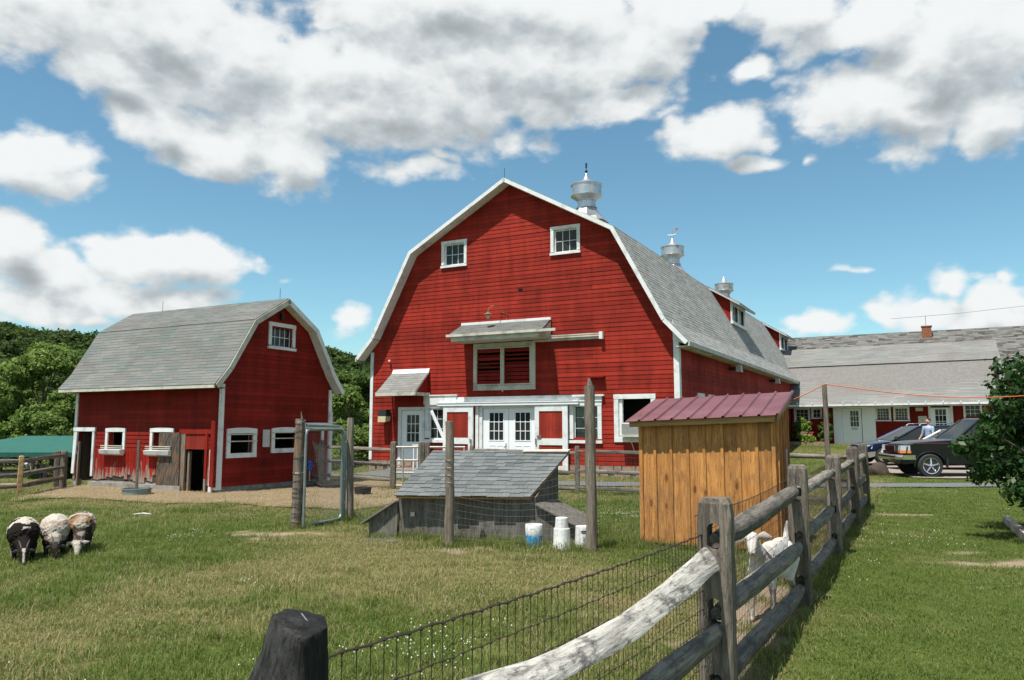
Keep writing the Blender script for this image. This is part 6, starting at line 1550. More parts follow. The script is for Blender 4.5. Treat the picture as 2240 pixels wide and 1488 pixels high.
# black print: an oval mark, a small figure and a line of lettering
def on_can(u, z, r=.112): a = -math.pi/2 + u / r; rr_ = .1135 - (z-.035)*.045; return Vector((rr_*math.cos(a), rr_*math.sin(a), z))
m = MB()
for (ru, rz2) in ((.042,.018),(.030,.010)):
    m.tube([on_can(ru*math.cos(k*.35), .225 + rz2*math.sin(k*.35)) for k in range(19)], .0022, 4, cap=False)
for k in range(5): m.tube([on_can(-.022+k*.011, .219), on_can(-.020+k*.011, .231)], .0016, 4)
m.tube([on_can(-.006,.15), on_can(.008,.135), on_can(-.008,.118), on_can(.008,.104)], .004, 4); m.tube([on_can(.0,.16), on_can(.001,.168)], .005, 4)
for k in range(4): m.tube([on_can(-.024+k*.015, .08), on_can(-.016+k*.015, .08), on_can(-.018+k*.015,.088)], .0024, 4)
m.build('print', MAT['black'], t, kind='stuff')
MB().tube([on_can(-.06,.26), on_can(-.05,.10), on_can(0,.05), on_can(.05,.10), on_can(.06,.26)], .0015, 4, cap=False).build('handle', MAT['wire_pale'], t)

# ================================================================== small things around the barns
def tub(name, label, p, r, h, mat, cat='tub', group=None):
    return tag(MB().lathe([(r*.88,0),(r*.94,h*.5),(r,h-.03),(r*1.05,h-.025),(r*1.05,h),(r*.93,h),(r*.90,h*.4),(0.02,h*.35)], 36).build(name, mat, loc=p, smooth=True), label, cat, group)
tb = thing('water_tub', 'round grey metal water tub with a wooden stake standing in it', 'tub', G(298,1086))
MB().lathe([(.33,0),(.34,.0),(.34,.02),(.31,.03),(.31,.16),(.33,.165),(.33,.185),(.30,.185),(.30,.1),(.02,.09)], 40).build('basin', MAT['tube'], tb, smooth=True)
MB().box(-.03,.02,-.02,.02,.09,1.28).build('stake', MAT['post'], tb)
MB().hexa([(-.40,-.30,0),(.42,-.30,0),(.42,.25,0),(-.40,.25,0),(-.40,-.30,.025),(.42,-.30,.025),(.42,.25,.03),(-.40,.25,.03)]).build('slab', MAT['concrete'], tb)
tub('feed_tub', 'black rubber tub just right of the tall gate pole', Vector((-3.46,18.3,0)), .20, .20, MAT['rubber'], 'tub', 'black rubber tubs near the gate')
tub('feed_tub', 'black rubber tub seen through the chain-link gate', Vector((-5.35,20.5,0)), .32, .16, MAT['rubber'], 'tub', 'black rubber tubs near the gate')
tub('feed_tub', 'dark tub farther right behind the chain-link gate', Vector((-4.6,20.4,0)), .42, .14, MAT['rubber'], 'tub', 'black rubber tubs near the gate')
hy = thing('water_hydrant', 'blue-headed water hydrant standing by the small barn gable', 'hydrant', Vector((-5.4, 21.0, 0)))
MB().tube([(0,0,0),(0,0,.45)], .02, 8).build('pipe', MAT['galv'], hy, smooth=True)
MB().lathe([(.03,.42),(.06,.46),(.05,.60),(.07,.64),(.02,.70)], 12).tube([(0,0,.60),(.12,-.06,.55)], .03, 8).build('head', MAT['blue_plastic'], hy, smooth=True)
# air conditioner in the open window
ac = thing('air_conditioner', 'boxy grey air conditioner on a shelf in the open barn window', 'air conditioner', loc2w(MO, 10.5, -.35), YAW)
MB().box(-.30,.36,0,.42,1.33,1.72).build('case', MAT['plastic_white'], ac)
for k in range(12): MB().box(-.27,.33,-.012,-.001,1.36+k*.028,1.375+k*.028).build('louver', MAT['tube_pale'], ac)
MB().box(-.36,.42,-.05,.30,1.27,1.325).build('shelf', MAT['cream'], ac)
MB().tube([(.0,-.02,1.27),(.05,.33,.75)], .015, 6).build('bracket', MAT['cream'], ac)
# white board leaning against the barn
tag(MB().hexa([(-.05,-.02,0),(.05,-.02,0),(.05,.02,0),(-.05,.02,0),(-.05,-.02,1.75),(.05,-.02,1.75),(.05,.02,1.75),(-.05,.02,1.75)]).build('leaning_board', MAT['white'], loc=loc2w(MO, 4.25, -.95, .66), rot=(R(-4), R(-31), YAW)), 'long white board leaning at a slant in front of the left sliding door', 'board')
# little white stair rail by the single door
rl = thing('stair_rail', 'short white railing in front of the barn door behind the tube gate', 'railing', loc2w(MO, 2.75, -1.0), YAW)
for k in range(4): MB().box(-.02+k*.16,.02+k*.16,-.02,.02,.06,.92).build('baluster', MAT['white'], rl)
MB().box(-.04,.55,-.03,.03,.92,.97).build('handrail', MAT['white'], rl)
# boulder by the corner post, stick and litter
rk = G(1917,1041); bm = bmesh.new(); bmesh.ops.create_icosphere(bm, subdivisions=3, radius=1)
for v in bm.verts: v.co = Vector((v.co.x*.34, v.co.y*.30, v.co.z*.34)) * (1 + .22 * mnoise.noise(v.co * 1.4) + .07 * mnoise.noise(v.co * 5))
me = bpy.data.meshes.new('boulder'); bm.to_mesh(me); bm.free(); me.materials.append(simple('dark_brown_rock', (.055,.040,.030), .9, 0, .3, 6, bs=.8)); me.polygons.foreach_set('use_smooth', np.ones(len(me.polygons), bool))
o = bpy.data.objects.new('boulder', me); C.objects.link(o); o.location = (rk.x+.1, rk.y, .10); tag(o, 'dark brown boulder in the grass right behind the corner fence post', 'rock')
tag(MB().tube([(0,0,.01),(.18,.03,.03),(.36,-.02,.015)], .012, 5, jit=.2).build('feather', MAT['cloth_white'], loc=G(290,1127)), 'small pale scrap lying on the grass in front of the small barn', 'scrap')
# log edging of the bush bed
tag(MB().hexa([(0,0,-.02),(.10,0,-.02),(.10,2.6,-.02),(0,2.6,-.02),(0,0,.12),(.10,0,.12),(.10,2.6,.12),(0,2.6,.12)]).build('edging_timber', simple('pale_timber', (.42,.36,.29), .8, 0, .2, 8), loc=(7.05,10.9,0), rot=(0,0,R(-26))), 'pale edging timber lying under the bush at the right', 'timber')
# the big bush on the right
def big_bush():
    rng = np.random.default_rng(5); rr = random.Random(5); base = Vector((8.28, 11.3, -.10)); t = thing('leafy_shrub', 'big dark-leaved shrub filling the right edge, branches drooping over the lawn', 'shrub', base)
    cs = []; rs = []
    for i in range(95):
        f = rr.random(); z = .55 + 2.05 * f; prof = {0: .75}.get(0) * (1 - abs(f - .42) * .75); a = rr.uniform(0, 6.28); q = 1.95 * prof * math.sqrt(rr.uniform(.15, 1))
        if z < .9: q *= .9
        cs.append((q*math.cos(a), q*math.sin(a), z)); rs.append(rr.uniform(.18, .36))
    for c in ((-1.62,-.2,1.15),(-1.55,-.3,1.62),(-1.5,.1,1.0),(-1.35,-.5,.85),(-1.15,-.6,.62),(-1.0,-.5,.45),(-1.75,.0,1.4),(-1.3,-.2,2.0),(-1.05,-.3,2.4)): cs.append(c); rs.append(.22)
    V, F, T = leaves(cs, rs, 21000, .058, rng, flat=.5, asp=1.75, up=.25); np_obj('foliage', V, F, MAT['leaf_bush'], t, attrs={'tint': ('FACE', T)})
    m = MB(); 
    for i in range(0, len(cs), 4):
        c = Vector(cs[i]); m.tube([(0,0,-.1), (c.x*.25, c.y*.25, c.z*.45), (c.x*.7, c.y*.7, c.z*.85), c], [.05,.035,.02,.008], 6)
    m.build('stem', MAT['bark'], t, smooth=True)
big_bush()
# planting along the wing
def plant(a, b, h, r, nl, ls, mat, seed, label, name='climbing_plant', cat='plant', zb=.45, group=None, flowers=None):
    p = loc2w(MO, a, b); rng = np.random.default_rng(seed); rr = random.Random(seed); t = thing(name, label, cat, (p.x, p.y, TZ(p.x, p.y)), YAW, group)
    k = 14; cs = [(rr.uniform(-1,1)*r*.7, rr.uniform(-.6,.6)*r*.6, h*(.1+.85*i/k)) for i in range(k)]
    V, F, T = leaves(cs, [r*.45*rr.uniform(.7,1.3) for _ in cs], nl, ls, rng); np_obj('foliage', V, F, mat, t, attrs={'tint': ('FACE', T)})
    MB().tube([(0,0,-.05),(.03,.02,h*.5),(0,0,h*.9)], [.02,.014,.006], 5).build('stem', MAT['bark'], t)
    if flowers:
        for mt, n, nm in flowers:
            m = MB()
            for _ in range(n): c = Vector((rr.uniform(-1,1)*r*.8, -abs(rr.gauss(.2,.2))*r, h*rr.uniform(.75,1.1))); m.lathe([(0,-.02),(.035,0),(0,.03)], 6, c)
            m.build(nm, mt, t, kind='stuff')
plant(12.95, 22.4, 1.5, .38, 1500, .10, MAT['leaf_bright'], 201, 'bright climbing plant under the first wing window')
plant(12.55, 22.3, 1.25, .45, 1500, .10, MAT['leaf2'], 202, 'dark leafy plant where the wing meets the big barn')
plant(13.05, 21.5, .62, .45, 1500, .09, MAT['leaf_bright'], 203, 'low bed plant topped with red and purple flowers', 'flower_clump', 'flowers', flowers=((MAT['flower_red'], 22, 'red_flowers'), (MAT['flower_purple'], 14, 'purple_flowers')))
plant(14.05, 22.75, 1.9, .22, 1600, .09, MAT['leaf2'], 204, 'dark narrow vine climbing beside the white wing door')
plant(13.75, 22.6, 1.3, .25, 900, .09, MAT['leaf2'], 205, 'dark vine on the red wall left of the wing door vine')
tag(MB().box(0,1.9,0,.5,-.1,.16).build('stone_border', MAT['stone'], loc=loc2w(MO, 12.2, 21.2, TZ(*loc2w(MO,12.2,21.2).xy)), rot=(0,0,YAW)), 'low stone border of the flower bed in front of the wing', 'border')
# green canopy, far left
cp = thing('canopy', 'green canvas canopy with scalloped edge standing in the meadow beyond the fence', 'tent', (-27.5, 45, TZ(-27.5, 45)))
o_ = Vector((-27.5, 45, TZ(-27.5, 45))); cx0, cx1, cy0, cy1 = -33.0, -21.5, 43.6, 48.5; ze, zp = EYE - 57*43.6/FPX, EYE - 21*46/FPX
L_ = lambda x, y, z: (x - o_.x, y - o_.y, z - o_.z)
hipx = 2.4
top = MB(); A, B_, Cc, D_ = L_(cx0,cy0,ze), L_(cx1,cy0,ze), L_(cx1,cy1,ze), L_(cx0,cy1,ze); Ra, Rb = L_(cx0+4.4,46,zp), L_(cx1-1.5,46,zp)
for (q) in ((A,B_,Rb,Ra),(Cc,D_,Ra,Rb)): top.add(list(q), [(0,1,2,3)])
for q in ((D_,A,Ra),(B_,Cc,Rb)): top.add(list(q), [(0,1,2)])
o = top.build('canvas_top', MAT['green_canvas'], cp); md = o.modifiers.new('t', 'SOLIDIFY'); md.thickness = .02
v = MB(); n = 30
for i in range(n):
    x0 = cx0 + (cx1-cx0)*i/n; x1 = cx0 + (cx1-cx0)*(i+1)/n; k = 4
    for j in range(k):
        a = x0 + (x1-x0)*j/k; b = x0 + (x1-x0)*(j+1)/k; da = .20 + .05*math.sin(math.pi*j/k); db = .20 + .05*math.sin(math.pi*(j+1)/k)
        v.add([L_(a,cy0-.01,ze), L_(b,cy0-.01,ze), L_(b,cy0-.01,ze-db), L_(a,cy0-.01,ze-da)], [(0,1,2,3)]); v.add([L_(a,cy1,ze), L_(b,cy1,ze), L_(b,cy1,ze-db), L_(a,cy1,ze-da)], [(0,1,2,3)])
o = v.build('valance', MAT['green_canvas'], cp); md = o.modifiers.new('t', 'SOLIDIFY'); md.thickness = .01
for (x, y) in ((cx0,cy0),(cx0+3.9,cy0),(cx0+7.8,cy0),(cx1,cy0),(cx0,cy1),(cx1,cy1),(cx0+5,cy1)): MB().tube([L_(x,y,TZ(x,y)), L_(x,y,ze)], .035, 8).build('tent_pole', MAT['galv'], cp, smooth=True)

# ================================================================== living things: one remeshed skin each
def fur(name, dark, tan, white, bump=18, bs=.6):
    m = NT(name); at = m.n('ShaderNodeAttribute'); at.attribute_name = 'patch'; s = m.n('ShaderNodeSeparateColor'); m.l(at.outputs['Color'], s.inputs[0])
    co = m.coord('Object'); n = m.noise(co, bump, 5, .7)
    wv = m.noise(co, 5, 4, .6)
    w = m.scale(white, m.rng(wv, .3, .7, .78, 1.08)) if True else white
    col = m.mix(s.outputs[1], w, tan); col = m.mix(s.outputs[0], col, dark)
    col = m.mix(s.outputs[2], col, (.52, .27, .20)); col = m.scale(col, m.rng(n, .25, .75, .7, 1.15))
    return m.fin(col, .95, n, bs, .02, 0, .1)
MAT['sheep'] = fur('piebald_fleece', (.018,.014,.012), (.26,.15,.075), (.52,.47,.40), 22, .9)
MAT['goat'] = fur('white_goat_hair', (.05,.045,.04), (.42,.30,.22), (.72,.68,.62), 60, .3)
def ellip(bm, c, r, rot=(0, 0, 0), sub=3):
    q = bmesh.ops.create_icosphere(bm, subdivisions=sub, radius=1)
    from mathutils import Euler
    M_ = Matrix.Translation(c) @ Euler(rot).to_matrix().to_4x4() @ Matrix.Diagonal((*r, 1)); bmesh.ops.transform(bm, matrix=M_, verts=q['verts'])
def caps(bm, p, q, r0, r1, n=8):
    p, q = Vector(p), Vector(q)
    for i in range(n + 1): f = i / n; r = r0 + (r1 - r0) * f; ellip(bm, p.lerp(q, f), (r, r, r), sub=2)
def chain(bm, pts, rs):
    for (a, b, r0, r1) in zip(pts[:-1], pts[1:], rs[:-1], rs[1:]): caps(bm, a, b, r0, r1, max(3, int((Vector(b)-Vector(a)).length / (min(r0, r1) * .5 + .004))))
def skin(name, fill, voxel, mat, parent, colf=None, smooth=4, rough=None):
    bm = bmesh.new(); fill(bm); me = bpy.data.meshes.new(name); bm.to_mesh(me); bm.free()
    o = bpy.data.objects.new('tmp', me); C.objects.link(o)
    md = o.modifiers.new('r', 'REMESH'); md.mode = 'VOXEL'; md.voxel_size = voxel; s = o.modifiers.new('s', 'SMOOTH'); s.iterations = smooth; s.factor = .5
    m2 = bpy.data.meshes.new_from_object(o.evaluated_get(bpy.context.evaluated_depsgraph_get())); bpy.data.objects.remove(o); m2.name = name
    
    if rough:
        V_ = np.empty(len(m2.vertices)*3, np.float32); m2.vertices.foreach_get('co', V_); V_ = V_.reshape(-1, 3); N_ = np.array([v.normal[:] for v in m2.vertices])
        for i_, (c_, n_) in enumerate(zip(V_, N_)):
            k_ = rough(Vector(c_)); 
            if k_: V_[i_] = c_ + n_ * k_
        m2.vertices.foreach_set('co', V_.ravel()); m2.update()
    m2.materials.clear(); m2.materials.append(mat); m2.polygons.foreach_set('use_smooth', np.ones(len(m2.polygons), bool))
    if colf:
        a = m2.color_attributes.new('patch', 'FLOAT_COLOR', 'POINT'); arr = np.array([(*colf(v.co), 1) for v in m2.vertices], np.float32); a.data.foreach_set('color', arr.ravel())
    q = bpy.data.objects.new(name, m2); C.objects.link(q); q.parent = parent; return q
def nz(p, s, seed): return mnoise.noise(Vector(p) * s + Vector((seed * 3.7, seed * 1.3, seed)))
def sheep(px, py, seed, facing, colf, label, horns, ears, hx=0.0, big=1.0, facewhite=0):
    p = G(px, py); rr = random.Random(seed); t = thing('sheep', label, 'sheep', (p.x, p.y, 0), facing, 'three piebald sheep grazing side by side')
    # local: nose points to -y
    def fill(bm):
        ellip(bm, (0, .62, .40), (.205, .36, .215)); ellip(bm, (0, .38, .42), (.185, .20, .205)); ellip(bm, (0, .86, .42), (.20, .20, .20)); ellip(bm, (0, .30, .30), (.135,.14,.15))
        chain(bm, [(0, .32, .38), (hx*.6, .16, .25), (hx, .06, .17)], [.12, .088, .07])
        chain(bm, [(hx, .08, .185), (hx, .02, .12), (hx*1.05, -.035, .045)], [.062, .052, .032])
        for (x, y, b) in ((-.10,.34,0),(.11,.38,.02),(-.11,.84,0),(.12,.80,0)): chain(bm, [(x, y+b, .26), (x*1.02, y-.01, .15), (x*1.0, y+.01, .0)], [.058, .036, .024])
        caps(bm, (0, 1.02, .42), (0, 1.08, .26), .035, .03)
    def wool(c):
        if c.y < .17 or c.z < .20: return 0
        a = 1 - abs(mnoise.noise(c * 15 + Vector((seed, 0, 0)))) * 2; return .011 * a * a - .003 + .008 * mnoise.noise(c * 44) + .005 * mnoise.noise(c * 90)
    warp = lambda q: q + Vector((mnoise.noise(q*9+Vector((seed,1,1))), mnoise.noise(q*9+Vector((1,seed,1))), mnoise.noise(q*9+Vector((1,1,seed))))) * .05
    o = skin('body', fill, .0115, MAT['sheep'], t, lambda q: colf(warp(q) if q.y > .15 else q), 2, wool); t.scale = (.86, .82, .78)
    for sx in (-1, 1):
        m = MB()
        pts = [(hx+sx*.045, .07, .20), (hx+sx*.09, .078, .198+ears*.3), (hx+sx*.145, .085, .185+ears)]; m.tube(pts, [.016,.030,.006], 8, flat=(.5,1)); m.build('ear', MAT['rubber'] if not facewhite else MAT['goat_ear'], t, smooth=True)
        if horns: MB().tube([(hx+sx*.025,.055,.23), (hx+sx*.045,.10,.28+horns*.02), (hx+sx*.065,.15,.30+horns*.05)], [.013,.010,.003], 7).build('horn', simple('horn', (.05,.042,.035), .6), t, smooth=True)
        MB().lathe([(0,-.006),(.008,0),(0,.006)], 8, (hx+sx*.047,.01,.145)).build('eye', MAT['black'], t, smooth=True)
MAT['goat_ear'] = simple('pale_ear', (.58,.50,.44), .8)
def c1(p):
    f = 1.0 if p.y < .55 + .14*nz(p, 6, 1) and p.z < .60 else 0; f = max(f, 1.0 if nz(p, 5, 2) > .22 and p.y < .9 else 0)
    if p.z > .50 and nz(p, 7, 3) > .05 and p.x > -.03 and p.x < .06: f = 0
    if p.z < .24 and p.y < .12 and abs(p.x - .01*nz(p, 16, 4)) < .012 + .10*max(0, p.z-.13) + .004*nz(p, 30, 5): f = 0
    return (max(0, f), .0, 0)
def c2(p):
    hd = p.y < .16 and p.z < .24; f = 1.0 if hd else 0
    if hd and abs(p.x) < .03 and p.z > .17: f = 0
    if p.z < .27: f = max(f, .95)
    tan = max(0, min(.75, .55 - abs(p.y - .42) * 1.8 + nz(p, 8, 5) * .7)) if p.z < .56 else max(0, nz(p, 6, 6) * .5)
    if p.y < .42 and p.z < .34: f = max(f, .55)
    return (f, tan, 0)
def c3(p):
    hd = p.y < .16 and p.z < .25; f = 0
    if not hd and p.y < .5 and p.z < .44: f = .9 if nz(p, 7, 7) > -.15 else .25
    if hd and p.x > .02 and nz(p, 14, 8) > -.2: f = .9
    if p.z < .25 and not hd: f = max(f, .6)
    tan = 0 if hd else max(0, min(1, 1.0 - abs(p.y - .36) * 2.6 + nz(p, 6, 9) * .9))
    if not hd and nz(p, 6, 11) > .33: f = max(f, .75)
    return (f, tan, 0)
F0 = R(4)
sheep(50, 1237, 1, R(33), c1, 'black-fronted sheep with white back and pale blaze, leftmost of the three', 1, .0, -.0, 1.0)
sheep(117, 1226, 2, R(30), c2, 'pale woolly sheep with a black face and horns, between two others', 1.6, -.02, .02, 1.0)
sheep(170, 1218, 3, R(27), c3, 'white and tan sheep with a mostly white face, rightmost of the three', .6, .03, -.01, .98, 1)

def goat():
    t = thing('goat', 'white goat looking through the wire mesh between the first two fence posts', 'goat', (1.99, 6.50, 0), R(-35)); t.scale = (1.06, 1.06, 1.06)
    HR = Matrix.Translation((-.02,-.02,0)) @ Matrix.Rotation(R(19), 4, 'Z') @ Matrix.Translation((.02,.02,0))   # the head is turned to the camera
    def fill(bm):
        ellip(bm, (0,.40,.44), (.125,.30,.145)); ellip(bm, (0,.18,.43), (.105,.16,.155)); ellip(bm, (0,.66,.45), (.115,.16,.135)); ellip(bm, (.0,.45,.38), (.125,.2,.11))
        chain(bm, [(0,.12,.47), (-.01,.03,.56), (-.02,-.03,.63)], [.085,.064,.05])
        hp = lambda x, y, z: tuple(HR @ Vector((x, y, z)))
        ellip(bm, hp(-.02,-.055,.655), (.052,.062,.052)); chain(bm, [hp(-.02,-.07,.645), hp(-.022,-.125,.595), hp(-.022,-.150,.56)], [.046,.036,.027])
        for x in (-.07,.07): chain(bm, [(x,.14,.38), (x*1.0,.10 if x < 0 else .16,.22), (x,.08 if x < 0 else .17,.02)], [.048,.024,.017]); ellip(bm, (x,.07 if x < 0 else .16,.018), (.022,.03,.02))
        for x in (-.075,.075): chain(bm, [(x,.66,.42), (x,.60,.27), (x*1.05,.70,.185), (x*1.05,.665,.02)], [.075,.04,.023,.017]); ellip(bm, (x*1.05,.655,.018), (.022,.03,.02))
        chain(bm, [(0,.79,.52), (0,.84,.61), (.01,.83,.70)], [.034,.028,.012])
    def cf(p):
        pk = 0; d = 0; tan = 0
        if p.y < -.145 and p.z < .565: pk = .45
        if p.z < .035: tan = .8
        if p.z < .26 and abs(p.x) > .03: d = .25
        if .10 < p.z < .26: tan = max(0, .45 + nz(p, 9, 3) * .8)
        if p.y > .80 and p.z > .56: pk = .1
        return (d, tan, pk)
    skin('body', fill, .0095, MAT['goat'], t, cf, 3)
    for sx in (-1, 1):
        m = MB(); m.tube([(-.02+sx*.04,-.02,.67), (-.02+sx*.085,.0,.672 if sx > 0 else .65), (-.02+sx*.15,.02,.66 if sx > 0 else .60)], [.016,.036,.008], 9, flat=(.5,1)); m.xf(HR); m.build('ear', MAT['goat_ear'], t, smooth=True)
        MB().lathe([(0,-.008),(.010,0),(0,.008)], 10, (-.02+sx*.046,-.088,.655)).xf(HR).build('eye', MAT['black'], t, smooth=True)
    MB().tube([(-.030,-.175,.562),(-.014,-.175,.562)], .004, 5).xf(HR).build('nostril', MAT['rubber'], t)
goat()

def person(label, p, rz, pose, shirt, trousers, h=1.7, group=None):
    t = thing('person', label, 'person', p, rz, group); s = h / 1.7; t.scale = (s, s, s)
    b = pose.get('bend', 0); hip = Vector((0, 0, .92)) if not pose.get('crouch') else Vector((0, 0, .5))
    up = Vector((0, -math.sin(b), math.cos(b))); chest = hip + up * .42; neck = hip + up * .56; head = hip + up * .72
    sL_, sR_ = chest + Vector((-.19,0,0)) + up*.06, chest + Vector((.19,0,0)) + up*.06
    def legs(bm):
        for x, st in ((-.09, pose.get('step', .05)), (.09, -pose.get('step', .05))): chain(bm, [hip + Vector((x,0,0)), Vector((x*1.1, -.03 - st*.4, hip.z*.52)), Vector((x*1.1, st, .06))], [.095,.065,.042]); ellip(bm, (x*1.1, st-.06, .035), (.045,.11,.035))
        ellip(bm, hip, (.155,.11,.12))
    def torso(bm):
        chain(bm, [hip + up*.04, chest], [.125,.145]); ellip(bm, chest, (.19,.115,.15)); 
        for S, e in ((sL_, pose['lh']), (sR_, pose['rh'])): 
            e = Vector(e); el = (S + e) / 2 + Vector((0, .04, -.03)); chain(bm, [S, el], [.062,.05])
    def skinf(bm):
        chain(bm, [neck - up*.04, neck + up*.06], [.052,.05]); ellip(bm, head, (.075,.092,.112)); ellip(bm, head + Vector((0,-.095,-.01)), (.013,.018,.02)); 
        for x in (-.077,.077): ellip(bm, head + Vector((x,0,0)), (.012,.02,.03), sub=2)
        for S, e in ((sL_, pose['lh']), (sR_, pose['rh'])):
            e = Vector(e); el = (S + e) / 2 + Vector((0, .04, -.03)); chain(bm, [el, e], [.042,.030]); ellip(bm, e + (e-el).normalized()*.05, (.032,.03,.045))
            for k in range(4): f = e + (e-el).normalized()*.08; caps(bm, f + Vector(((k-1.5)*.016,0,0)), f + Vector(((k-1.5)*.018,-.01,-.045)), .0095, .008, 3)
    skin('torso', torso, .02, shirt, t, None, 2); skin('legs', legs, .02, trousers, t, None, 2); skin('body', skinf, .0135, MAT['skin'], t, None, 1)
    def hairf(bm): ellip(bm, head + Vector((0,.022,.045)), (.088,.094,.092))
    skin('hair', hairf, .02, pose.get('hair', MAT['hair']), t, None, 2)
    for x in (-.028,.028): MB().lathe([(0,-.007),(.009,0),(0,.007)], 8, tuple(head + Vector((x,-.088,.012)))).build('eye', MAT['black'], t)
    MB().box(head.x-.022, head.x+.022, head.y-.094, head.y-.086, head.z-.052, head.z-.046).build('mouth', MAT['flower_red'], t)
pc = Vector((.532*31.0, 31.0, .10))
person('dark-haired person in a pale blue shirt standing between two parked cars', pc + Vector((0,0,.02)), R(-65), {'lh': (-.30,-.12,.98), 'rh': (.26,-.18,1.02)}, MAT['shirt'], MAT['jeans'], 1.74)
gp_ = 'people playing in the meadow beyond the left fence'
def far_person(px, pyf, y, **k): r = ray(px, pyf); x = r.x * y / r.y; return Vector((x, y, TZ(x, y)))
person('person in white top and jeans bending forward in the meadow', far_person(88, 1056, 46), R(70), {'bend': 1.0, 'lh': (-.15,-.75,.75), 'rh': (.2,-.7,.8), 'step': .18, 'hair': MAT['skin']}, MAT['cloth_white'], MAT['jeans'], 1.35, gp_)
person('child in a white shirt nearest the yellow post in the meadow', far_person(58, 1050, 50), R(20), {'bend': .25, 'lh': (-.3,-.3,1.0), 'rh': (.3,-.2,.95), 'step': .12}, MAT['cloth_white'], MAT['jeans'], 1.25, gp_)
person('child in a mauve shirt reaching towards the canopy pole', far_person(70, 1048, 51), R(60), {'bend': .15, 'lh': (-.35,-.35,1.25), 'rh': (.35,-.35,1.3), 'step': .15}, MAT['cloth_pink'], MAT['cloth_white'], 1.3, gp_)
person('child in pale blue leaning at the far side of the meadow group', far_person(98, 1052, 47), R(-50), {'bend': .6, 'lh': (-.2,-.5,.8), 'rh': (.25,-.5,.85), 'step': .2}, MAT['shirt'], MAT['cloth_pink'], 1.3, gp_)

# ================================================================== vehicles (local: +x is the tail, nose at x=0, left side at -y towards the camera)
def wheel(parent, x, y, r, w, rim, spokes, side=-1, tw=1):
    t = MB(); prof = [(r*.66, -w/2), (r*.90, -w/2*1.02), (r*.97, -w*.42), (r, -w*.30), (r, w*.30), (r*.97, w*.42), (r*.90, w/2), (r*.66, w/2)]
    t.lathe(prof, 40); t.v = [(a, c, b) for (a, b, c) in t.v]; t.v = [(a + x, b + y, c + r) for a, b, c in t.v]
    o = t.build('wheel', MAT['rubber'], parent, smooth=True)
    m = MB(); m.lathe([(r*.67, .0), (r*.67, -.04), (r*.61, -.035), (r*.59, .0)], 40); m.v = [(a, -c*side, b) for (a, b, c) in m.v]
    yo = y + side * w * .42; m.v = [(a + x, b + yo, c + r) for a, b, c in m.v]; m.build('rim', MAT['chrome'] if rim else MAT['tube_pale'], o, smooth=True)
    s = MB(); s.lathe([(0,-.015),(r*.15,-.012),(r*.17,.0),(0,.0)], 16); s.v = [(a + x, c + yo + side*.03, b + r) for (a, b, c) in s.v]
    for k in range(spokes):
        for dd in ((-.09, .09) if tw == 2 else (0,)):
            a = 2*math.pi*k/spokes + .3; p = Vector((x + math.cos(a)*r*.12, yo + side*.02, r + math.sin(a)*r*.12)); q = Vector((x + math.cos(a+dd)*r*.62, yo + side*.012, r + math.sin(a+dd)*r*.62)); s.tube([p, q], [r*.075, r*.05] if tw == 1 else [r*.04, r*.035], 6)
    s.build('spokes', MAT['chrome'] if rim else MAT['galv'], o, smooth=True)
    d = MB(); d.lathe([(r*.60,0),(0.001,0)], 24); d.v = [(a + x, c + yo + side*.003, b + r) for (a, b, c) in d.v]; d.build('brake_disc', MAT['rubber'], o)
def car_body(parent, prof, arches, sill, W, mat, nose_round=.25, shoulder=.05, name='body', low_mat=None, low_z=None, tail_round=.12):
    """prof: top outline (x,z) from nose bottom over hood to tail bottom; arches: (x, r, zc)"""
    X0 = prof[0][0]; X1 = prof[-1][0]
    bottom = []; xs = [X1]
    for (ax, ar, zc) in sorted(arches, reverse=True):
        n = 12
        bottom += [(ax + ar*math.cos(math.pi*k/n), max(sill, zc + ar*math.sin(math.pi*k/n))) for k in range(n+1)]
    outline = list(prof) + [(X1 - .02, sill)] + bottom + [(X0 + .05, sill)]
    ys = [-1, -.965, -.86, -.5, 0, .5, .86, .965, 1]; V = []; n = len(outline); nt = len(prof)
    for j, f in enumerate(ys):
        for i, (x, z) in enumerate(outline):
            y = f * W / 2; e = abs(f)
            xx = x + nose_round * (e ** 3.2) * max(0, 1 - (x - X0) / .55) - tail_round * (e ** 4) * max(0, 1 - (X1 - x) / .5)
            zz_ = z - (shoulder * (e ** 6) if 0 < i < nt - 1 and z > sill + .3 else 0)
            if z < sill + .25: y *= .985
            V.append((xx, y, zz_))
    F = [];
    for j in range(len(ys)-1):
        for i in range(n): k = (i + 1) % n; F.append((j*n+i, j*n+k, (j+1)*n+k, (j+1)*n+i))
    F += [tuple(range(n))[::-1], tuple(range((len(ys)-1)*n, len(ys)*n))]
    m = MB().add(V, F)
    bm = bmesh.new(); me = bpy.data.meshes.new(name); me.from_pydata(m.v, [], m.f); bm.from_mesh(me); bmesh.ops.triangulate(bm, faces=[f for f in bm.faces if len(f.verts) > 4]); bmesh.ops.recalc_face_normals(bm, faces=bm.faces)
    if low_mat:
        for f in bm.faces: f.material_index = 1 if f.calc_center_median().z < low_z else 0
    bm.to_mesh(me); bm.free(); me.materials.append(mat); 
    if low_mat: me.materials.append(low_mat)
    me.polygons.foreach_set('use_smooth', np.ones(len(me.polygons), bool)); me.set_sharp_from_angle(angle=R(32))
    o = bpy.data.objects.new(name, me); C.objects.link(o); o.parent = parent
    # dark wheel housings and floor
    k = MB(); k.box(X0 + .35, X1 - .3, -W/2 + .16, W/2 - .16, sill - .02, sill + .42); k.build('underbody', MAT['rubber'], parent)
    return o
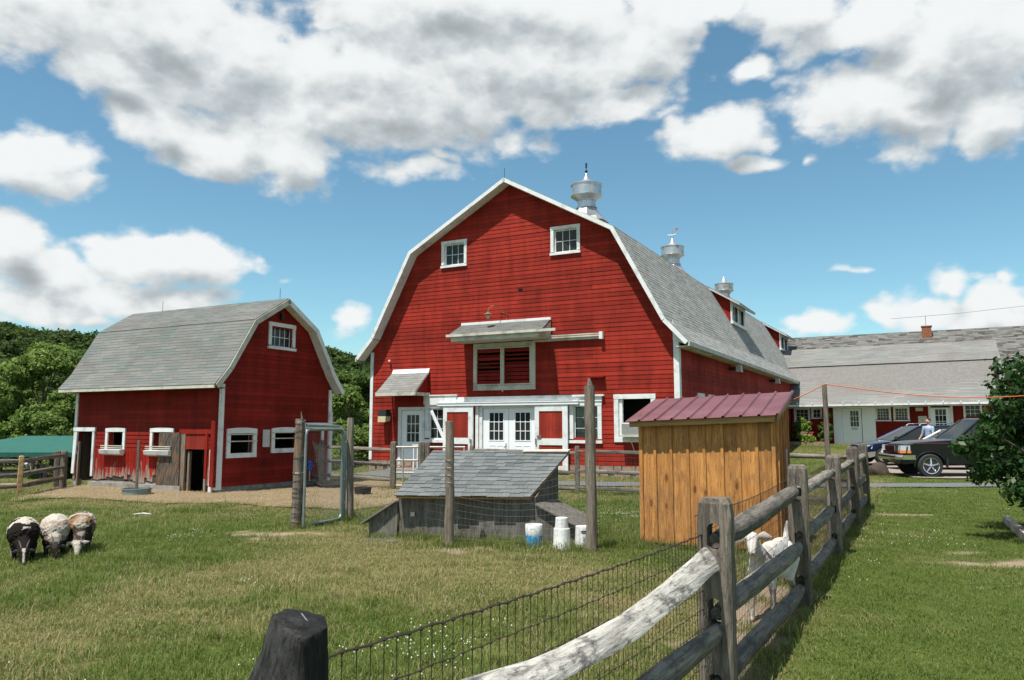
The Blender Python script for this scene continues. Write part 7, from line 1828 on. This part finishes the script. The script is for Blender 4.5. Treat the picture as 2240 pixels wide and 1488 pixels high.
def cabin(parent, pts, W, tumble, roof_mat, belt):
    """pts: windshield base, roof front, roof rear, rear window base (x,z)"""
    wy = lambda z: W/2 - .06 - tumble * (z - belt)
    (ax, az_), (bx_, bz), (cx_, cz), (dx_, dz_) = pts; V = []
    for s in (-1, 1):
        for (x, z) in pts: V.append((x, s * wy(z), z))
    glass = MB().add(V, [(0,1,2,3)[::-1], (4,5,6,7), (0,1,5,4)[::-1], (2,3,7,6)[::-1], (1,2,6,5)[::-1], (3,0,4,7)[::-1]])
    g = glass.build('window_glass', MAT['car_glass'], parent, bevel=.02)
    MB().hexa([(bx_-.02,-wy(bz)-.0,bz-.02),(cx_+.02,-wy(cz),cz-.02),(cx_+.02,wy(cz),cz-.02),(bx_-.02,wy(bz),bz-.02),(bx_+.03,-wy(bz)+.07,bz+.04),(cx_-.02,-wy(cz)+.07,cz+.04),(cx_-.02,wy(cz)-.07,cz+.04),(bx_+.03,wy(bz)-.07,bz+.04)]).build('roof', roof_mat, parent, bevel=.02)
    for s in (-1, 1):
        for nm, p, q in (('a_pillar', pts[0], pts[1]), ('c_pillar', pts[3], pts[2])): MB().tube([(p[0], s*(wy(p[1])+.005), p[1]), (q[0], s*(wy(q[1])+.0), q[1])], .032, 6).build('pillar', roof_mat, parent, smooth=True)
        MB().tube([(pts[1][0], s*(wy(bz)+.002), bz), (pts[2][0], s*(wy(cz)+.002), cz)], .028, 6).build('roof_rail_trim', roof_mat, parent, smooth=True)
    return wy
def seat(parent, x, z, W):
    for y in (-.35, .35): MB().box(x-.08, x+.08, y-.22, y+.22, z, z+.55).box(x-.06,x+.06,y-.12,y+.12,z+.56,z+.74).build('seat', MAT['rubber'], parent)
# --- black pickup in front
tk = thing('pickup_truck', 'black pickup with chrome bumper and amber turn lamp, nearest of the parked vehicles', 'truck', (12.30, 25.62, 0), R(-7))
W_ = 1.76
prof = [(.10,.42),(.06,.60),(.07,.80),(.10,.98),(.16,1.05),(.42,1.12),(.85,1.16),(1.42,1.20),(1.60,1.21),(3.0,1.22),(3.1,1.20),(5.0,1.20),(5.05,.60)]
car_body(tk, prof, [(.92,.45,.34),(4.05,.45,.34)], .44, W_, MAT['car_black'], .14, .05)
wy = cabin(tk, [(1.78,1.20),(2.52,1.80),(3.25,1.80),(3.42,1.22)], W_, .26, MAT['car_black'], 1.2)
seat(tk, 2.85, .8, W_)
for (x, y) in ((.92,-.80),(.92,.80),(4.05,-.80),(4.05,.80)): wheel(tk, x, y, .372, .26, True, 5, -1 if y < 0 else 1)
MB().tube([(-.02+.14,-.90,.63),(-.02,-.78,.63),(-.06,-.4,.63),(-.06,.4,.63),(-.02,.78,.63),(.12,.90,.63)], .085, 10, flat=(1,1)).build('bumper', MAT['chrome'], tk, smooth=True)
MB().hexa([(.10,-.91,.56),(.48,-.91,.56),(.48,-.885,.56),(.10,-.885,.56),(.10,-.91,.70),(.48,-.91,.70),(.48,-.885,.70),(.10,-.885,.70)]).build('bumper_end', MAT['chrome'], tk)
MB().box(.10,.30,-.86,.86,.42,.56).build('valance', MAT['rubber'], tk)
hl = MB().hexa([(.06,-.83,.84),(.10,-.50,.84),(.2,-.50,.84),(.34,-.895,.84),(.08,-.83,1.0),(.12,-.50,1.0),(.2,-.50,1.0),(.34,-.895,1.0)]).build('headlight', MAT['lamp_clear'], tk)
MB().hexa([(.05,-.84,.76),(.10,-.50,.76),(.2,-.50,.76),(.36,-.90,.76),(.05,-.84,.835),(.10,-.50,.835),(.2,-.50,.835),(.36,-.90,.835)]).build('turn_lamp', MAT['lamp_amber'], tk)
MB().hexa([(.06,.83,.84),(.10,.50,.84),(.2,.50,.84),(.34,.895,.84),(.08,.83,1.0),(.12,.50,1.0),(.2,.50,1.0),(.34,.895,1.0)]).build('headlight', MAT['lamp_clear'], tk)
m = MB().box(.04,.10,-.46,.46,.78,1.0).build('grille', MAT['rubber'], tk)
for k in range(4): MB().box(.015,.035,-.46,.46,.80+k*.05,.822+k*.05).build('grille_bar', MAT['chrome'], tk)
MB().box(.3,1.5,-.889,-.884,1.075,1.083).box(1.55,3.0,-.889,-.884,1.095,1.101).build('pinstripe', simple('pink_stripe', (.45,.12,.14), .4), tk)
MB().box(1.40,1.44,-.92,-.88,.32,.62).build('mud_flap', MAT['rubber'], tk)
mi = MB().tube([(2.05,-.86,1.22),(2.03,-.98,1.26)], .02, 6).build('mirror', MAT['car_black'], tk); MB().hexa([(1.97,-1.16,1.20),(2.07,-1.16,1.20),(2.07,-.95,1.20),(1.97,-.95,1.20),(1.99,-1.15,1.36),(2.07,-1.15,1.36),(2.07,-.96,1.36),(1.99,-.96,1.36)]).build('mirror_head', MAT['car_black'], mi, bevel=.02)
MB().tube([(.92+.47*math.cos(math.pi*k/12), -.888, .34+.47*math.sin(math.pi*k/12)) for k in range(13)], .018, 6).build('fender_flare', MAT['car_black'], tk, smooth=True)
for x in (1.62, 3.02): MB().box(x, x+.006, -.884, -.880, .5, 1.16).build('door_seam', MAT['rubber'], tk)
MB().box(1.62,3.02,-.885,-.881,.80,.806).build('door_crease', MAT['tube'], tk)
MB().box(2.78,2.92,-.90,-.885,1.02,1.05).build('door_handle', MAT['car_black'], tk)
# --- dark blue wagon behind
wg = thing('station_wagon', 'dark blue station wagon with tan lower cladding, farthest of the parked cars', 'car', (14.20, 32.7, .08), R(-2))
W2 = 1.74
prof = [(.06,.30),(.0,.48),(.02,.64),(.10,.76),(.5,.86),(1.05,.93),(1.30,.95),(2.4,.97),(3.8,1.0),(4.62,1.02),(4.72,.95),(4.75,.5)]
car_body(wg, prof, [(.88,.38,.32),(3.55,.38,.32)], .26, W2, MAT['car_blue'], .22, .05, low_mat=MAT['car_tan'], low_z=.50)
wy = cabin(wg, [(1.30,.95),(2.40,1.50),(4.2,1.54),(4.68,1.02)], W2, .30, MAT['car_blue'], .95)
seat(wg, 2.3, .6, W2); seat(wg, 3.2, .6, W2)
for (x, y) in ((.88,-.76),(.88,.76),(3.55,-.76),(3.55,.76)): wheel(wg, x, y, .335, .20, False, 5, -1 if y < 0 else 1, 2)
for y in (-.56,.56): MB().tube([(2.5,y,1.56),(2.6,y,1.63),(4.0,y,1.64),(4.1,y,1.57)], .018, 6).build('roof_rack', MAT['galv'], wg, smooth=True)
for x in (2.8,3.7): MB().tube([(x,-.56,1.63),(x,.56,1.63)], .016, 6).build('rack_bar', MAT['galv'], wg, smooth=True)
MB().tube([(2.62,-wy(.98)+.01,.98),(2.62,-wy(1.46)+.01,1.46)], .03, 6).build('pillar', MAT['car_blue'], wg); MB().tube([(3.5,-wy(.98)+.01,.98),(3.5,-wy(1.48)+.01,1.48)], .03, 6).build('pillar', MAT['car_blue'], wg)
MB().hexa([(.05,-.80,.62),(.12,-.45,.62),(.3,-.45,.62),(.42,-.88,.62),(.10,-.78,.76),(.18,-.45,.76),(.3,-.45,.76),(.46,-.87,.76)]).build('headlight', MAT['lamp_clear'], wg)
MB().hexa([(1.32,-1.02,.98),(1.46,-1.02,.98),(1.46,-.84,.98),(1.32,-.84,.98),(1.36,-1.02,1.12),(1.46,-1.02,1.12),(1.46,-.84,1.12),(1.36,-.84,1.12)]).build('mirror', MAT['rubber'], wg, bevel=.02)
# --- silver sedan between them
sd = thing('sedan', 'silver car with large chrome-rimmed headlamps parked between the wagon and the pickup', 'car', (14.08, 29.35, 0), R(-3))
prof = [(.06,.30),(.0,.50),(.03,.68),(.12,.80),(.5,.90),(1.1,.98),(1.3,1.0),(3.5,1.02),(4.3,1.0),(4.4,.9),(4.42,.5)]
car_body(sd, prof, [(.85,.37,.32),(3.4,.37,.32)], .26, 1.72, MAT['car_silver'], .22, .05)
cabin(sd, [(1.45,1.0),(2.25,1.46),(3.3,1.46),(3.85,1.02)], 1.72, .30, MAT['car_silver'], 1.0); seat(sd, 2.2, .6, 1.7)
for (x, y) in ((.85,-.75),(.85,.75),(3.4,-.75),(3.4,.75)): wheel(sd, x, y, .32, .20, False, 5, -1 if y < 0 else 1)
for s in (-1, 1): MB().hexa([(.03,s*.80,.60),(.05,s*.45,.60),(.3,s*.45,.60),(.42,s*.88,.60),(.10,s*.78,.82),(.16,s*.45,.82),(.3,s*.45,.82),(.46,s*.87,.82)]).build('headlight', MAT['lamp_clear'], sd)
MB().box(-.03,.06,-.42,.42,.50,.72).build('grille', MAT['chrome'], sd)
MB().tube([(.14,-.88,.45),(-.02,-.7,.45),(-.05,0,.45),(-.02,.7,.45),(.14,.88,.45)], .07, 8).build('bumper', MAT['car_silver'], sd, smooth=True)
